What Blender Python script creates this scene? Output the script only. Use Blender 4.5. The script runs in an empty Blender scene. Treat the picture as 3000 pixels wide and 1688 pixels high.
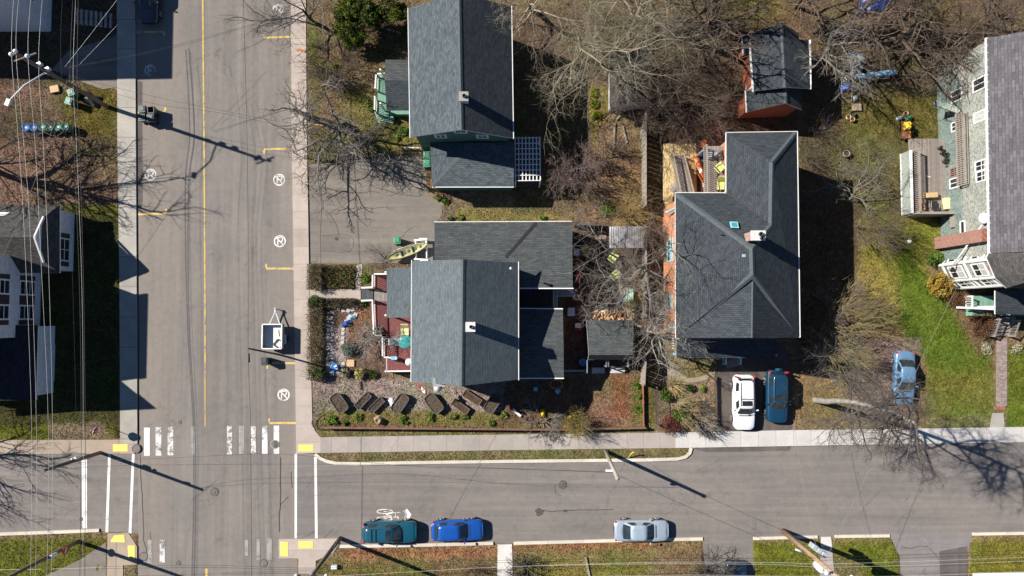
import bpy, bmesh, math, random
import numpy as np
from mathutils import Vector, Matrix
from math import sin, cos, pi, radians, atan2, sqrt, hypot
SC = bpy.context.scene
COL = SC.collection
random.seed(7)
RNG = np.random.default_rng(11)
FPX, CX, CY, HC = 2050.0, 1500.0, 844.0, 60.3
PITCH = math.atan(86.0 / FPX)
CA, SA = cos(PITCH), sin(PITCH)
GZ = 0.06                      # level of yards; roads lie at 0
def P(px, py, z=0.0):
 """world point at height z seen at photo pixel (px, py)"""
 x, y = (px - CX) / FPX, -(py - CY) / FPX
 dy, dz = y * CA + SA, y * SA - CA
 t = (HC - z) / (-dz)
 return Vector((x * t, dy * t, z))
def PX(px, py, X):
 """y, z where the ray through a pixel meets the plane x = X"""
 x, y = (px - CX) / FPX, -(py - CY) / FPX
 t = X / x
 return (y * CA + SA) * t, HC + (y * SA - CA) * t
def to_px(x, y, z=0.0):
 zr = z - HC
 yc = y * CA + zr * SA
 zc = -y * SA + zr * CA
 return CX + FPX * x / (-zc), CY - FPX * yc / (-zc)
def M(px_len):
 return px_len * HC / FPX
def new_mat(name):
 m = bpy.data.materials.new(name)
 m.use_nodes = True
 nt = m.node_tree
 return m, nt, nt.nodes['Principled BSDF']
def N(nt, t, **kw):
 n = nt.nodes.new(t)
 for k, v in kw.items():
  if k in n.inputs:
   n.inputs[k].default_value = v
  else:
   setattr(n, k, v)
 return n
def L(nt, a, b):
 nt.links.new(a, b)
def ramp(nt, fac, stops, interp='LINEAR'):
 r = nt.nodes.new('ShaderNodeValToRGB')
 r.color_ramp.interpolation = interp
 el = r.color_ramp.elements
 while len(el) < len(stops):
  el.new(0.5)
 for e, (p, c) in zip(el, stops):
  e.position = p
  e.color = (c[0], c[1], c[2], 1) if isinstance(c, (tuple, list)) else (c, c, c, 1)
 L(nt, fac, r.inputs[0])
 return r.outputs[0]
def mixc(nt, fac, a, b, mode='MIX'):
 n = nt.nodes.new('ShaderNodeMix')
 n.data_type = 'RGBA'
 n.blend_type = mode
 for sock, v in ((n.inputs[0], fac), (n.inputs[6], a), (n.inputs[7], b)):
  if hasattr(v, 'links') or isinstance(v, bpy.types.NodeSocket):
   L(nt, v, sock)
  elif isinstance(v, (int, float)):
   sock.default_value = v if sock == n.inputs[0] else (v, v, v, 1)
  else:
   sock.default_value = (v[0], v[1], v[2], 1)
 return n.outputs[2]
def coords(nt, kind='pos', scale=(1, 1, 1)):
 if kind == 'pos':
  src = nt.nodes.new('ShaderNodeNewGeometry').outputs['Position']
 elif kind == 'uv':
  src = nt.nodes.new('ShaderNodeTexCoord').outputs['UV']
 else:
  src = nt.nodes.new('ShaderNodeTexCoord').outputs['Object']
 if scale != (1, 1, 1):
  mp = nt.nodes.new('ShaderNodeMapping')
  mp.inputs['Scale'].default_value = scale
  L(nt, src, mp.inputs[0])
  src = mp.outputs[0]
 return src
def noise(nt, co, scale, detail=3, rough=.6):
 n = N(nt, 'ShaderNodeTexNoise', Scale=scale, Detail=detail, Roughness=rough)
 L(nt, co, n.inputs['Vector'])
 return n.outputs[0]
def bump(nt, bsdf, h, strength=.3, dist=.02):
 b = N(nt, 'ShaderNodeBump', Strength=strength, Distance=dist)
 L(nt, h, b.inputs['Height'])
 L(nt, b.outputs[0], bsdf.inputs['Normal'])
def simple(name, col, rough=.7, var=.18, scale=6., metal=0., spec=.5, bmp=0., kind='pos', fine=None):
 """a colour that varies a little over the surface"""
 m, nt, b = new_mat(name)
 co = coords(nt, kind)
 n1 = noise(nt, co, scale, 4)
 lo = [c * (1 - var) for c in col]
 hi = [min(1, c * (1 + var)) for c in col]
 c = ramp(nt, n1, [(.3, lo), (.7, hi)])
 if fine:
  n2 = noise(nt, co, fine, 2)
  c = mixc(nt, 1.0, c, ramp(nt, n2, [(.3, .75), (.7, 1.2)]), 'MULTIPLY')
 L(nt, c, b.inputs['Base Color'])
 b.inputs['Roughness'].default_value = rough
 b.inputs['Metallic'].default_value = metal
 b.inputs['Specular IOR Level'].default_value = spec
 if bmp:
  bump(nt, b, n1, bmp)
 return m
MT = {}
def asphalt(name, along, dust=None, base=(.195, .176, .160)):
 m, nt, b = new_mat(name)
 co = coords(nt)
 st = (1.4, .05, 1) if along == 'y' else (.05, 1.4, 1)
 streak = noise(nt, coords(nt, 'pos', st), 1.0, 4, .65)
 big = noise(nt, co, .22, 4, .6)
 mid = noise(nt, co, 1.9, 5, .7)
 fine = noise(nt, co, 14, 3, .75)
 c = ramp(nt, streak, [(.25, [v * .76 for v in base]), (.75, [v * 1.16 for v in base])])
 c = mixc(nt, 1, c, ramp(nt, big, [(.3, (.90, .90, .92)), (.7, (1.1, 1.08, 1.05))]), 'MULTIPLY')
 c = mixc(nt, 1, c, ramp(nt, mid, [(.3, .91), (.72, 1.09)]), 'MULTIPLY')
 c = mixc(nt, 1, c, ramp(nt, fine, [(.3, .82), (.7, 1.18)]), 'MULTIPLY')
 vo = N(nt, 'ShaderNodeTexVoronoi', Scale=.33)
 vo.feature = 'DISTANCE_TO_EDGE'
 wob = noise(nt, co, 1.1, 4, .7)
 va = N(nt, 'ShaderNodeVectorMath', operation='ADD')
 L(nt, co, va.inputs[0])
 L(nt, mixc(nt, 1, wob, (2.4, 2.4, 0), 'MULTIPLY'), va.inputs[1])
 L(nt, va.outputs[0], vo.inputs['Vector'])
 mk = N(nt, 'ShaderNodeMath', operation='MULTIPLY')
 L(nt, ramp(nt, vo.outputs['Distance'], [(0, .55), (.006, .45), (.014, 0)]), mk.inputs[0])
 L(nt, ramp(nt, noise(nt, co, .16, 3), [(.5, 0), (.62, 1)]), mk.inputs[1])
 c = mixc(nt, mk.outputs[0], c, [v * .4 for v in base])
 blot = noise(nt, co, .7, 5, .75)
 c = mixc(nt, 1, c, ramp(nt, blot, [(.30, .80), (.42, 1.0), (.66, 1.0), (.76, 1.12)]), 'MULTIPLY')
 if dust:                      # dusty lanes: [(x0, x1, strength)] bands across the road
  sep = nt.nodes.new('ShaderNodeSeparateXYZ')
  L(nt, co, sep.inputs[0])
  ax = sep.outputs[0 if along == 'y' else 1]
  for (a, f, bb, s) in dust:
   mr = nt.nodes.new('ShaderNodeMapRange')
   mr.interpolation_type = 'SMOOTHSTEP'
   L(nt, ax, mr.inputs[0])
   mr.inputs[1].default_value, mr.inputs[2].default_value = a, f
   mr.inputs[3].default_value, mr.inputs[4].default_value = s, 0
   mu = N(nt, 'ShaderNodeMath', operation='MULTIPLY')
   L(nt, mr.outputs[0], mu.inputs[0])
   L(nt, ramp(nt, mid, [(.3, .45), (.7, 1.0)]), mu.inputs[1])
   c = mixc(nt, mu.outputs[0], c, bb)
 L(nt, c, b.inputs['Base Color'])
 b.inputs['Roughness'].default_value = .93
 b.inputs['Specular IOR Level'].default_value = .2
 bump(nt, b, fine, .25, .01)
 return m
def concrete(name, col, joint=None, along='y', size=1.5, var=.1):
 m, nt, b = new_mat(name)
 co = coords(nt)
 n1, n2, n3 = noise(nt, co, .8, 5), noise(nt, co, 12, 3, .7), noise(nt, co, .35, 2)
 c = ramp(nt, n1, [(.3, [v * (1 - var) for v in col]), (.7, [v * (1 + var) for v in col])])
 c = mixc(nt, 1, c, ramp(nt, n2, [(.3, .88), (.7, 1.1)]), 'MULTIPLY')
 if joint:
  sep = nt.nodes.new('ShaderNodeSeparateXYZ')
  L(nt, co, sep.inputs[0])
  v = N(nt, 'ShaderNodeMath', operation='DIVIDE')
  L(nt, sep.outputs[1 if along == 'y' else 0], v.inputs[0])
  v.inputs[1].default_value = size
  fr = N(nt, 'ShaderNodeMath', operation='FRACT')
  L(nt, v.outputs[0], fr.inputs[0])
  fl = N(nt, 'ShaderNodeMath', operation='FLOOR')
  L(nt, v.outputs[0], fl.inputs[0])
  wn = N(nt, 'ShaderNodeTexWhiteNoise', noise_dimensions='1D')
  L(nt, fl.outputs[0], wn.inputs['W'])
  c = mixc(nt, 1, c, ramp(nt, wn.outputs[0], [(0, .9), (1, 1.06)]), 'MULTIPLY')
  c = mixc(nt, ramp(nt, fr.outputs[0], [(0, 1), (.022, 1), (.034, 0)]), c, [k * joint for k in col])
 L(nt, c, b.inputs['Base Color'])
 b.inputs['Roughness'].default_value = .9
 b.inputs['Specular IOR Level'].default_value = .25
 bump(nt, b, n2, .15, .01)
 return m
def shingles(name, col, row=.15, var=.3, tint=(1, 1, 1), tabs=.32, old=0.):
 m, nt, b = new_mat(name)
 uv = coords(nt, 'uv')
 br = N(nt, 'ShaderNodeTexBrick')
 br.offset = .5
 br.inputs['Scale'].default_value = 1
 br.inputs['Mortar Size'].default_value = .012
 br.inputs['Mortar Smooth'].default_value = .3
 br.inputs['Bias'].default_value = 0
 br.inputs['Brick Width'].default_value = tabs
 br.inputs['Row Height'].default_value = row
 br.inputs['Color1'].default_value = (0, 0, 0, 1)
 br.inputs['Color2'].default_value = (1, 1, 1, 1)
 br.inputs['Mortar'].default_value = (.2, .2, .2, 1)
 L(nt, uv, br.inputs['Vector'])
 n1 = noise(nt, coords(nt, 'uv', (1, 1, 1)), .9, 4, .7)
 n2 = noise(nt, coords(nt, 'uv', (1.5, 3, 1)), 2.2, 2, .6)
 c = ramp(nt, br.outputs['Color'], [(0, [v * (1 - var) for v in col]), (1, [v * (1 + var) * t for v, t in zip(col, tint)])])
 c = mixc(nt, 1, c, ramp(nt, n1, [(.3, .86), (.7, 1.14)]), 'MULTIPLY')
 c = mixc(nt, 1, c, ramp(nt, n2, [(.35, .88), (.65, 1.12)]), 'MULTIPLY')
 c = mixc(nt, br.outputs['Fac'], c, [v * .45 for v in col])
 if old:
  n3 = noise(nt, coords(nt, 'uv', (3, 1, 1)), 1.1, 6, .8)
  c = mixc(nt, ramp(nt, n3, [(.62, 0), (.72, old)]), c, [v * .35 for v in col])
 L(nt, c, b.inputs['Base Color'])
 b.inputs['Roughness'].default_value = .95
 b.inputs['Specular IOR Level'].default_value = .15
 sep = nt.nodes.new('ShaderNodeSeparateXYZ')
 L(nt, uv, sep.inputs[0])
 d = N(nt, 'ShaderNodeMath', operation='DIVIDE')
 L(nt, sep.outputs[1], d.inputs[0])
 d.inputs[1].default_value = row
 fr = N(nt, 'ShaderNodeMath', operation='FRACT')
 L(nt, d.outputs[0], fr.inputs[0])
 inv = N(nt, 'ShaderNodeMath', operation='SUBTRACT')
 inv.inputs[0].default_value = 1
 L(nt, fr.outputs[0], inv.inputs[1])
 bump(nt, b, inv.outputs[0], .8, .02)
 return m
def boards(name, col, w=.14, axis=0, var=.2, gap=.35, kind='pos', rough=.8):
 """planks that run across `axis` (0: boards lie along y, counted along x; 2: lap siding)"""
 m, nt, b = new_mat(name)
 co = coords(nt, kind)
 sep = nt.nodes.new('ShaderNodeSeparateXYZ')
 L(nt, co, sep.inputs[0])
 v = N(nt, 'ShaderNodeMath', operation='DIVIDE')
 L(nt, sep.outputs[axis], v.inputs[0])
 v.inputs[1].default_value = w
 fr = N(nt, 'ShaderNodeMath', operation='FRACT')
 L(nt, v.outputs[0], fr.inputs[0])
 fl = N(nt, 'ShaderNodeMath', operation='FLOOR')
 L(nt, v.outputs[0], fl.inputs[0])
 wn = N(nt, 'ShaderNodeTexWhiteNoise', noise_dimensions='1D')
 L(nt, fl.outputs[0], wn.inputs['W'])
 c = ramp(nt, wn.outputs[0], [(0, [k * (1 - var) for k in col]), (1, [k * (1 + var) for k in col])])
 n1 = noise(nt, co, 3, 5, .7)
 c = mixc(nt, 1, c, ramp(nt, n1, [(.3, .8), (.7, 1.15)]), 'MULTIPLY')
 c = mixc(nt, ramp(nt, fr.outputs[0], [(0, 1), (.1, 1), (.16, 0)]), c, [k * gap for k in col])
 L(nt, c, b.inputs['Base Color'])
 b.inputs['Roughness'].default_value = rough
 return m
def vcol(name, rough=.85, sub=0., var=.25, scale=9., spec=.3):
 """colour from the mesh's own colour attribute"""
 m, nt, b = new_mat(name)
 a = nt.nodes.new('ShaderNodeVertexColor')
 a.layer_name = 'Col'
 n1 = noise(nt, coords(nt), scale, 3)
 c = mixc(nt, 1, a.outputs[0], ramp(nt, n1, [(.3, 1 - var), (.7, 1 + var)]), 'MULTIPLY')
 L(nt, c, b.inputs['Base Color'])
 b.inputs['Roughness'].default_value = rough
 b.inputs['Specular IOR Level'].default_value = spec
 return m
def paint_worn(name, col, under=(.17, .157, .146), wear=.5):
 m, nt, b = new_mat(name)
 co = coords(nt)
 n1 = noise(nt, co, 9, 5, .75)
 n2 = noise(nt, co, 1.3, 3, .6)
 s = N(nt, 'ShaderNodeMath', operation='ADD')
 L(nt, n1, s.inputs[0])
 L(nt, n2, s.inputs[1])
 f = ramp(nt, s.outputs[0], [(wear, 0), (wear + .25, 1)])
 L(nt, mixc(nt, f, under, col), b.inputs['Base Color'])
 b.inputs['Roughness'].default_value = .85
 return m
def carpaint(name, col, metal=.0, coat=.8, rough=.3):
 m, nt, b = new_mat(name)
 n1 = noise(nt, coords(nt, 'obj'), 2.5, 4)
 c = ramp(nt, n1, [(.3, [v * .92 for v in col]), (.7, [min(1, v * 1.06) for v in col])])
 L(nt, c, b.inputs['Base Color'])
 b.inputs['Metallic'].default_value = metal
 b.inputs['Roughness'].default_value = rough
 b.inputs['Coat Weight'].default_value = coat
 b.inputs['Coat Roughness'].default_value = .08
 return m
def glass(name, col=(.02, .028, .032), rough=.06):
 m, nt, b = new_mat(name)
 n1 = noise(nt, coords(nt), 1.4, 3)
 c = ramp(nt, n1, [(.35, [v * .6 for v in col]), (.65, [v * 1.5 for v in col])])
 L(nt, c, b.inputs['Base Color'])
 b.inputs['Roughness'].default_value = rough
 b.inputs['Specular IOR Level'].default_value = .7
 return m
def build_materials():
 X = lambda px: P(px, 900).x
 Y = lambda py: P(1500, py).y
 tan = (.235, .198, .168)
 MT['road_v'] = asphalt('street_asphalt', 'y', [
  (X(470), X(540), tan, .7), (X(845), X(790), tan, .55)])
 MT['road_h'] = asphalt('side_street_asphalt', 'x', base=(.188, .169, .156))
 MT['drive'] = asphalt('driveway_asphalt', 'x', base=(.19, .168, .146))
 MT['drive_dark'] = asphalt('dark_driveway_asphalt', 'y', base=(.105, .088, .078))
 MT['drive_pale'] = asphalt('pale_driveway_asphalt', 'x', base=(.2, .185, .178))
 MT['walk'] = concrete('sidewalk_concrete', (.40, .335, .29), .72, 'y', 1.52)
 MT['walk_grey'] = concrete('grey_sidewalk_concrete', (.335, .31, .272), .6, 'y', 2.6, .14)
 MT['walk_x'] = concrete('sidewalk_concrete_panels', (.335, .295, .265), .7, 'x', 1.4)
 MT['walk_tan'] = concrete('tan_sidewalk_concrete', (.33, .265, .205), .75, 'x', 4.2)
 MT['walk_new'] = concrete('new_white_concrete', (.485, .46, .435), .7, 'x', 1.5, .08)
 MT['kerb'] = concrete('kerb_concrete', (.56, .505, .43), .8, 'x', 3., .1)
 MT['pad'] = concrete('pad_concrete', (.56, .53, .5))
 MT['stone'] = concrete('pale_stone', (.44, .42, .39), var=.2)
 MT['path_tan'] = concrete('tan_flagstone', (.30, .235, .165), .6, 'x', .7, .2)
 MT['white_line'] = paint_worn('white_road_paint', (.68, .66, .63), wear=.70)
 MT['white_worn'] = paint_worn('worn_white_road_paint', (.58, .56, .54), wear=.93)
 MT['symbol'] = paint_worn('chipped_white_symbol_paint', (.66, .64, .61), wear=.84)
 MT['white_faint'] = paint_worn('faded_white_road_paint', (.31, .292, .275), wear=.85)
 MT['yellow_line'] = paint_worn('yellow_road_paint', (.58, .42, .12), wear=.80)
 MT['yellow_mid'] = paint_worn('rubbed_yellow_centre_paint', (.52, .36, .10), wear=.82)
 MT['yellow_worn'] = paint_worn('worn_yellow_centre_paint', (.44, .29, .09), wear=.82)
 MT['tactile'] = paint_worn('yellow_tactile_plate', (.78, .58, .14), (.4, .35, .28), wear=.45)
 MT['iron'] = simple('cast_iron', (.125, .108, .098), .7, .3, 8, .3)
 MT['crack'] = simple('dark_crack_filler', (.05, .045, .042), .9)
 MT['tar'] = simple('dark_oil_patch', (.07, .062, .058), .8, .3)
 MT['patch'] = asphalt('asphalt_repair_patch', 'y', base=(.112, .10, .094))
 MT['roof_blue'] = shingles('grey_blue_shingles', (.080, .096, .106), var=.25)
 MT['roof_mid'] = shingles('blue_grey_shingles', (.108, .128, .138), var=.14)
 MT['roof_flat'] = shingles('grey_green_shingles', (.070, .078, .079), var=.2, tabs=.5)
 MT['roof_dark'] = shingles('charcoal_and_shaded_shingles', (.045, .053, .060), var=.22)
 MT['roof_grey'] = shingles('weathered_grey_shingles', (.105, .10, .107), var=.22, tabs=.6, row=.22, old=.6)
 MT['roof_old'] = shingles('old_brown_grey_shingles', (.075, .07, .066), var=.3)
 MT['roof_black'] = shingles('black_and_shaded_shingles', (.035, .033, .04), var=.25)
 MT['cap'] = simple('ridge_shingles', (.070, .082, .089), .95, .2, 5, fine=30)
 MT['white'] = simple('white_trim_paint', (.72, .71, .69), .5, .06, 3)
 MT['trim_blue'] = simple('pale_blue_trim_paint', (.25, .55, .62), .5, .1)
 MT['siding_white'] = boards('white_lap_siding', (.62, .63, .65), .11, 2, .05, .7)
 MT['siding_green'] = boards('dark_green_lap_siding', (.045, .13, .095), .12, 2, .08, .6)
 MT['siding_blue'] = boards('grey_blue_lap_siding', (.22, .27, .30), .12, 2, .06, .7)
 MT['siding_orange'] = boards('orange_lap_siding', (.52, .225, .115), .13, 2, .08, .7)
 MT['siding_rust'] = boards('rust_red_lap_siding', (.31, .09, .045), .13, 2, .1, .7)
 MT['siding_red'] = boards('red_shed_siding', (.38, .07, .045), .16, 1, .1, .7)
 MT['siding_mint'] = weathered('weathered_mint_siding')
 MT['brick'] = brick('red_brick', (.27, .078, .042))
 MT['skirt'] = simple('weathered_grey_green_boards', (.27, .30, .275), .85, .35, 8)
 MT['wire_mid'] = simple('twisted_grey_cable', (.20, .19, .18), .6)
 MT['brick_pale'] = brick('pale_worn_brick', (.34, .14, .09), (.42, .38, .35))
 MT['paver'] = brick('pink_grey_pavers', (.26, .205, .185), (.15, .12, .1), w=.3, h=.15, pos=True)
 MT['concrete'] = concrete('weathered_concrete', (.3, .285, .265), var=.2)
 MT['chim_white'] = simple('white_painted_chimney', (.55, .545, .53), .8, .15)
 MT['glass'] = glass('window_glass')
 MT['curtain'] = simple('pale_blind', (.40, .38, .36), .8, .2, 3)
 MT['skylight'] = glass('teal_skylight_glass', (.05, .19, .20), .1)
 MT['shutter'] = boards('dark_brown_shutter', (.045, .032, .035), .06, 2, .1)
 MT['deck_red'] = boards('red_painted_deck', (.165, .048, .044), .13, 0, .1, .5)
 MT['deck_grey'] = boards('weathered_grey_deck', (.235, .20, .175), .14, 0, .2, .45)
 MT['deck_dark'] = boards('dark_grey_deck', (.05, .055, .06), .45, 0, .15, .5)
 MT['deck_green'] = boards('pale_green_deck', (.15, .29, .21), .14, 0, .08, .7)
 MT['deck_yellow'] = boards('new_yellow_pine_deck', (.62, .46, .22), .145, 0, .06, .4)
 MT['wood_grey'] = simple('weathered_grey_wood', (.26, .225, .19), .85, .25, 9)
 MT['wood_brown'] = simple('red_brown_stained_wood', (.16, .075, .05), .8, .25, 5)
 MT['wood_rust'] = simple('rust_stained_wood', (.24, .10, .055), .8, .25, 5)
 MT['wood_dark'] = simple('dark_weathered_wood', (.075, .06, .05), .85, .3, 6)
 MT['wood_new'] = simple('fresh_timber', (.50, .33, .17), .75, .15, 6)
 MT['wood_orange'] = simple('orange_timber', (.50, .19, .06), .7, .15, 6)
 MT['pole'] = simple('brown_pole_wood', (.15, .11, .085), .9, .3, 7, fine=30)
 MT['pole_new'] = simple('tan_pole_wood', (.34, .225, .135), .9, .25, 5, fine=25)
 MT['pole_pale'] = simple('pale_grey_pole_wood', (.34, .295, .25), .9, .2, 5, fine=25)
 MT['wire_pale'] = simple('pale_aluminium_wire', (.58, .56, .52), .5, .1, 2, .2)
 MT['wire_dark'] = simple('black_cable', (.02, .02, .02), .6)
 MT['insul'] = simple('white_porcelain', (.72, .78, .82), .3)
 MT['galv'] = simple('galvanised_steel', (.50, .55, .58), .45, .12, 5, .4)
 MT['steel_pale'] = simple('pale_grey_enamel', (.60, .66, .68), .4, .08)
 MT['tyre'] = simple('tyre_rubber', (.018, .018, .018), .85)
 MT['rim'] = simple('alloy_rim', (.45, .45, .46), .35, .1, 6, .7)
 MT['black'] = simple('black_plastic', (.022, .022, .024), .5)
 MT['bin_grey'] = simple('dark_grey_bin_plastic', (.045, .055, .06), .45)
 MT['bin_green'] = simple('green_bin_plastic', (.055, .24, .13), .45, .15, 4)
 MT['bin_teal'] = simple('teal_green_barrel_plastic', (.05, .17, .115), .4, .2, 4)
 MT['bin_blue'] = simple('blue_barrel_plastic', (.025, .10, .28), .4, .2, 4)
 MT['tarp_blue'] = simple('blue_tarpaulin', (.012, .055, .25), .45, .35, 3, bmp=.6)
 MT['tarp_grey'] = simple('grey_tarpaulin', (.17, .18, .19), .5, .3, 5, bmp=.8)
 MT['plastic_film'] = film('clear_ribbed_roofing')
 MT['red'] = simple('red_paint', (.50, .03, .025), .45)
 MT['red_light'] = simple('red_lamp_lens', (.45, .02, .03), .25)
 MT['lamp'] = simple('clear_lamp_lens', (.55, .57, .6), .15, .1, 6, .3)
 MT['yellow'] = simple('yellow_plastic', (.72, .52, .03), .4)
 MT['orange'] = simple('orange_plastic', (.55, .16, .045), .4)
 MT['blue'] = simple('blue_plastic', (.03, .16, .45), .4)
 MT['blue_pale'] = simple('pale_blue_plastic', (.20, .42, .62), .4)
 MT['mint'] = simple('mint_green_paint', (.42, .58, .47), .5, .2, 10)
 MT['teal'] = simple('teal_painted_table', (.05, .28, .26), .35, .12, 2)
 MT['olive'] = simple('olive_green_cushion', (.27, .29, .08), .7, .1)
 MT['lime'] = simple('lime_green_sling', (.50, .60, .22), .6, .08)
 MT['cream'] = simple('cream_canvas', (.66, .60, .30), .7, .1, 5, bmp=.5)
 MT['white_plastic'] = simple('white_plastic', (.74, .74, .73), .4, .05)
 MT['kayak'] = simple('camo_olive_plastic', (.38, .36, .17), .4, .45, 2.4)
 MT['tub'] = simple('dark_grey_tub_plastic', (.085, .085, .078), .6, .25)
 MT['soil'] = simple('dark_planting_soil', (.075, .052, .036), .95, .45, 9, bmp=1., fine=25)
 MT['leaf'] = vcol('leaves', .8, var=.2, spec=.08)
 MT['litter'] = vcol('dead_leaves', .9, spec=.06)
 MT['bark_grey'] = simple('grey_bark', (.165, .148, .128), .9, .3, 5)
 MT['bark_dark'] = simple('dark_bark', (.08, .067, .056), .9, .3, 5)
 MT['bark_pale'] = simple('lichen_pale_bark', (.255, .222, .15), .9, .3, 2.5)
 MT['bark_brown'] = simple('brown_twig_bark', (.115, .082, .060), .9, .3, 5)
 MT['bark_red'] = simple('reddish_twig_bark', (.16, .112, .10), .9, .3, 5)
 MT['bark_yellow'] = simple('yellow_twig_bark', (.25, .20, .095), .9, .25, 5)
 MT['bark_white'] = simple('pale_grey_bark', (.27, .25, .215), .9, .25, 3)
 MT['straw'] = simple('straw_stems', (.40, .29, .12), .85, .3, 4)
 MT['patch_light'] = asphalt('old_asphalt_patch', 'x', base=(.160, .142, .130))
 MT['stump'] = simple('cut_stump_wood', (.24, .18, .115), .9, .35, 12)
def weathered(name):
 m, nt, b = new_mat(name)
 co = coords(nt)
 sep = nt.nodes.new('ShaderNodeSeparateXYZ')
 L(nt, co, sep.inputs[0])
 n1 = noise(nt, coords(nt, 'pos', (1, 1, 1.5)), 5, 6, .78)
 n2 = noise(nt, co, .5, 3)
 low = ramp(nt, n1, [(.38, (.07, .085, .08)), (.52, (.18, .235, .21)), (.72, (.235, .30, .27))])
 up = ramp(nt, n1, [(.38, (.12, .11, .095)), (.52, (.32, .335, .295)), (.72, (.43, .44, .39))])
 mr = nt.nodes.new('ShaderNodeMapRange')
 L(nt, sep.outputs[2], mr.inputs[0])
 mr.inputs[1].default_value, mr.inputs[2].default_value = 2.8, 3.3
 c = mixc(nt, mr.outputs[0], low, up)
 v = N(nt, 'ShaderNodeMath', operation='DIVIDE')
 L(nt, sep.outputs[2], v.inputs[0])
 v.inputs[1].default_value = .13
 fr = N(nt, 'ShaderNodeMath', operation='FRACT')
 L(nt, v.outputs[0], fr.inputs[0])
 c = mixc(nt, 1, c, ramp(nt, fr.outputs[0], [(0, .6), (.15, 1)]), 'MULTIPLY')
 c = mixc(nt, 1, c, ramp(nt, n2, [(.3, .85), (.7, 1.1)]), 'MULTIPLY')
 L(nt, c, b.inputs['Base Color'])
 b.inputs['Roughness'].default_value = .85
 return m
def brick(name, col, mortar=(.3, .27, .24), w=.22, h=.075, pos=False):
 m, nt, b = new_mat(name)
 br = N(nt, 'ShaderNodeTexBrick')
 br.inputs['Scale'].default_value = 1
 br.inputs['Mortar Size'].default_value = .012
 br.inputs['Brick Width'].default_value = w
 br.inputs['Row Height'].default_value = h
 br.inputs['Color1'].default_value = (*[c * .75 for c in col], 1)
 br.inputs['Color2'].default_value = (*[min(1, c * 1.25) for c in col], 1)
 br.inputs['Mortar'].default_value = (*mortar, 1)
 co = coords(nt)
 if not pos:
  sep = nt.nodes.new('ShaderNodeSeparateXYZ')
  L(nt, co, sep.inputs[0])
  ad = N(nt, 'ShaderNodeMath', operation='ADD')
  L(nt, sep.outputs[0], ad.inputs[0])
  L(nt, sep.outputs[1], ad.inputs[1])
  cb = nt.nodes.new('ShaderNodeCombineXYZ')
  L(nt, ad.outputs[0], cb.inputs[0])
  L(nt, sep.outputs[2], cb.inputs[1])
  co = cb.outputs[0]
 L(nt, co, br.inputs['Vector'])
 n1 = noise(nt, coords(nt), 6, 4)
 c = mixc(nt, 1, br.outputs['Color'], ramp(nt, n1, [(.3, .75), (.7, 1.2)]), 'MULTIPLY')
 L(nt, c, b.inputs['Base Color'])
 b.inputs['Roughness'].default_value = .9
 return m
def film(name):
 m, nt, b = new_mat(name)
 n1 = noise(nt, coords(nt), 2, 5)
 c = ramp(nt, n1, [(.3, (.20, .20, .21)), (.7, (.34, .35, .37))])
 L(nt, c, b.inputs['Base Color'])
 b.inputs['Roughness'].default_value = .25
 L(nt, ramp(nt, n1, [(.3, .45), (.7, .8)]), b.inputs['Alpha'])
 return m
OFF = {}
def tag(o, label=None, cat=None, group=None, kind=None):
 if label:
  o['label'] = label
 if cat:
  o['category'] = cat
 if group:
  o['group'] = group
 if kind:
  o['kind'] = kind
 return o
def thing(name, label, cat, loc=(0, 0, 0), group=None, rz=0.):
 o = bpy.data.objects.new(name, None)
 o.empty_display_size = .3
 COL.objects.link(o)
 o.location = loc
 o.rotation_euler = (0, 0, rz)
 OFF[o.name] = Vector(loc)
 return tag(o, label, cat, group)
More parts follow.
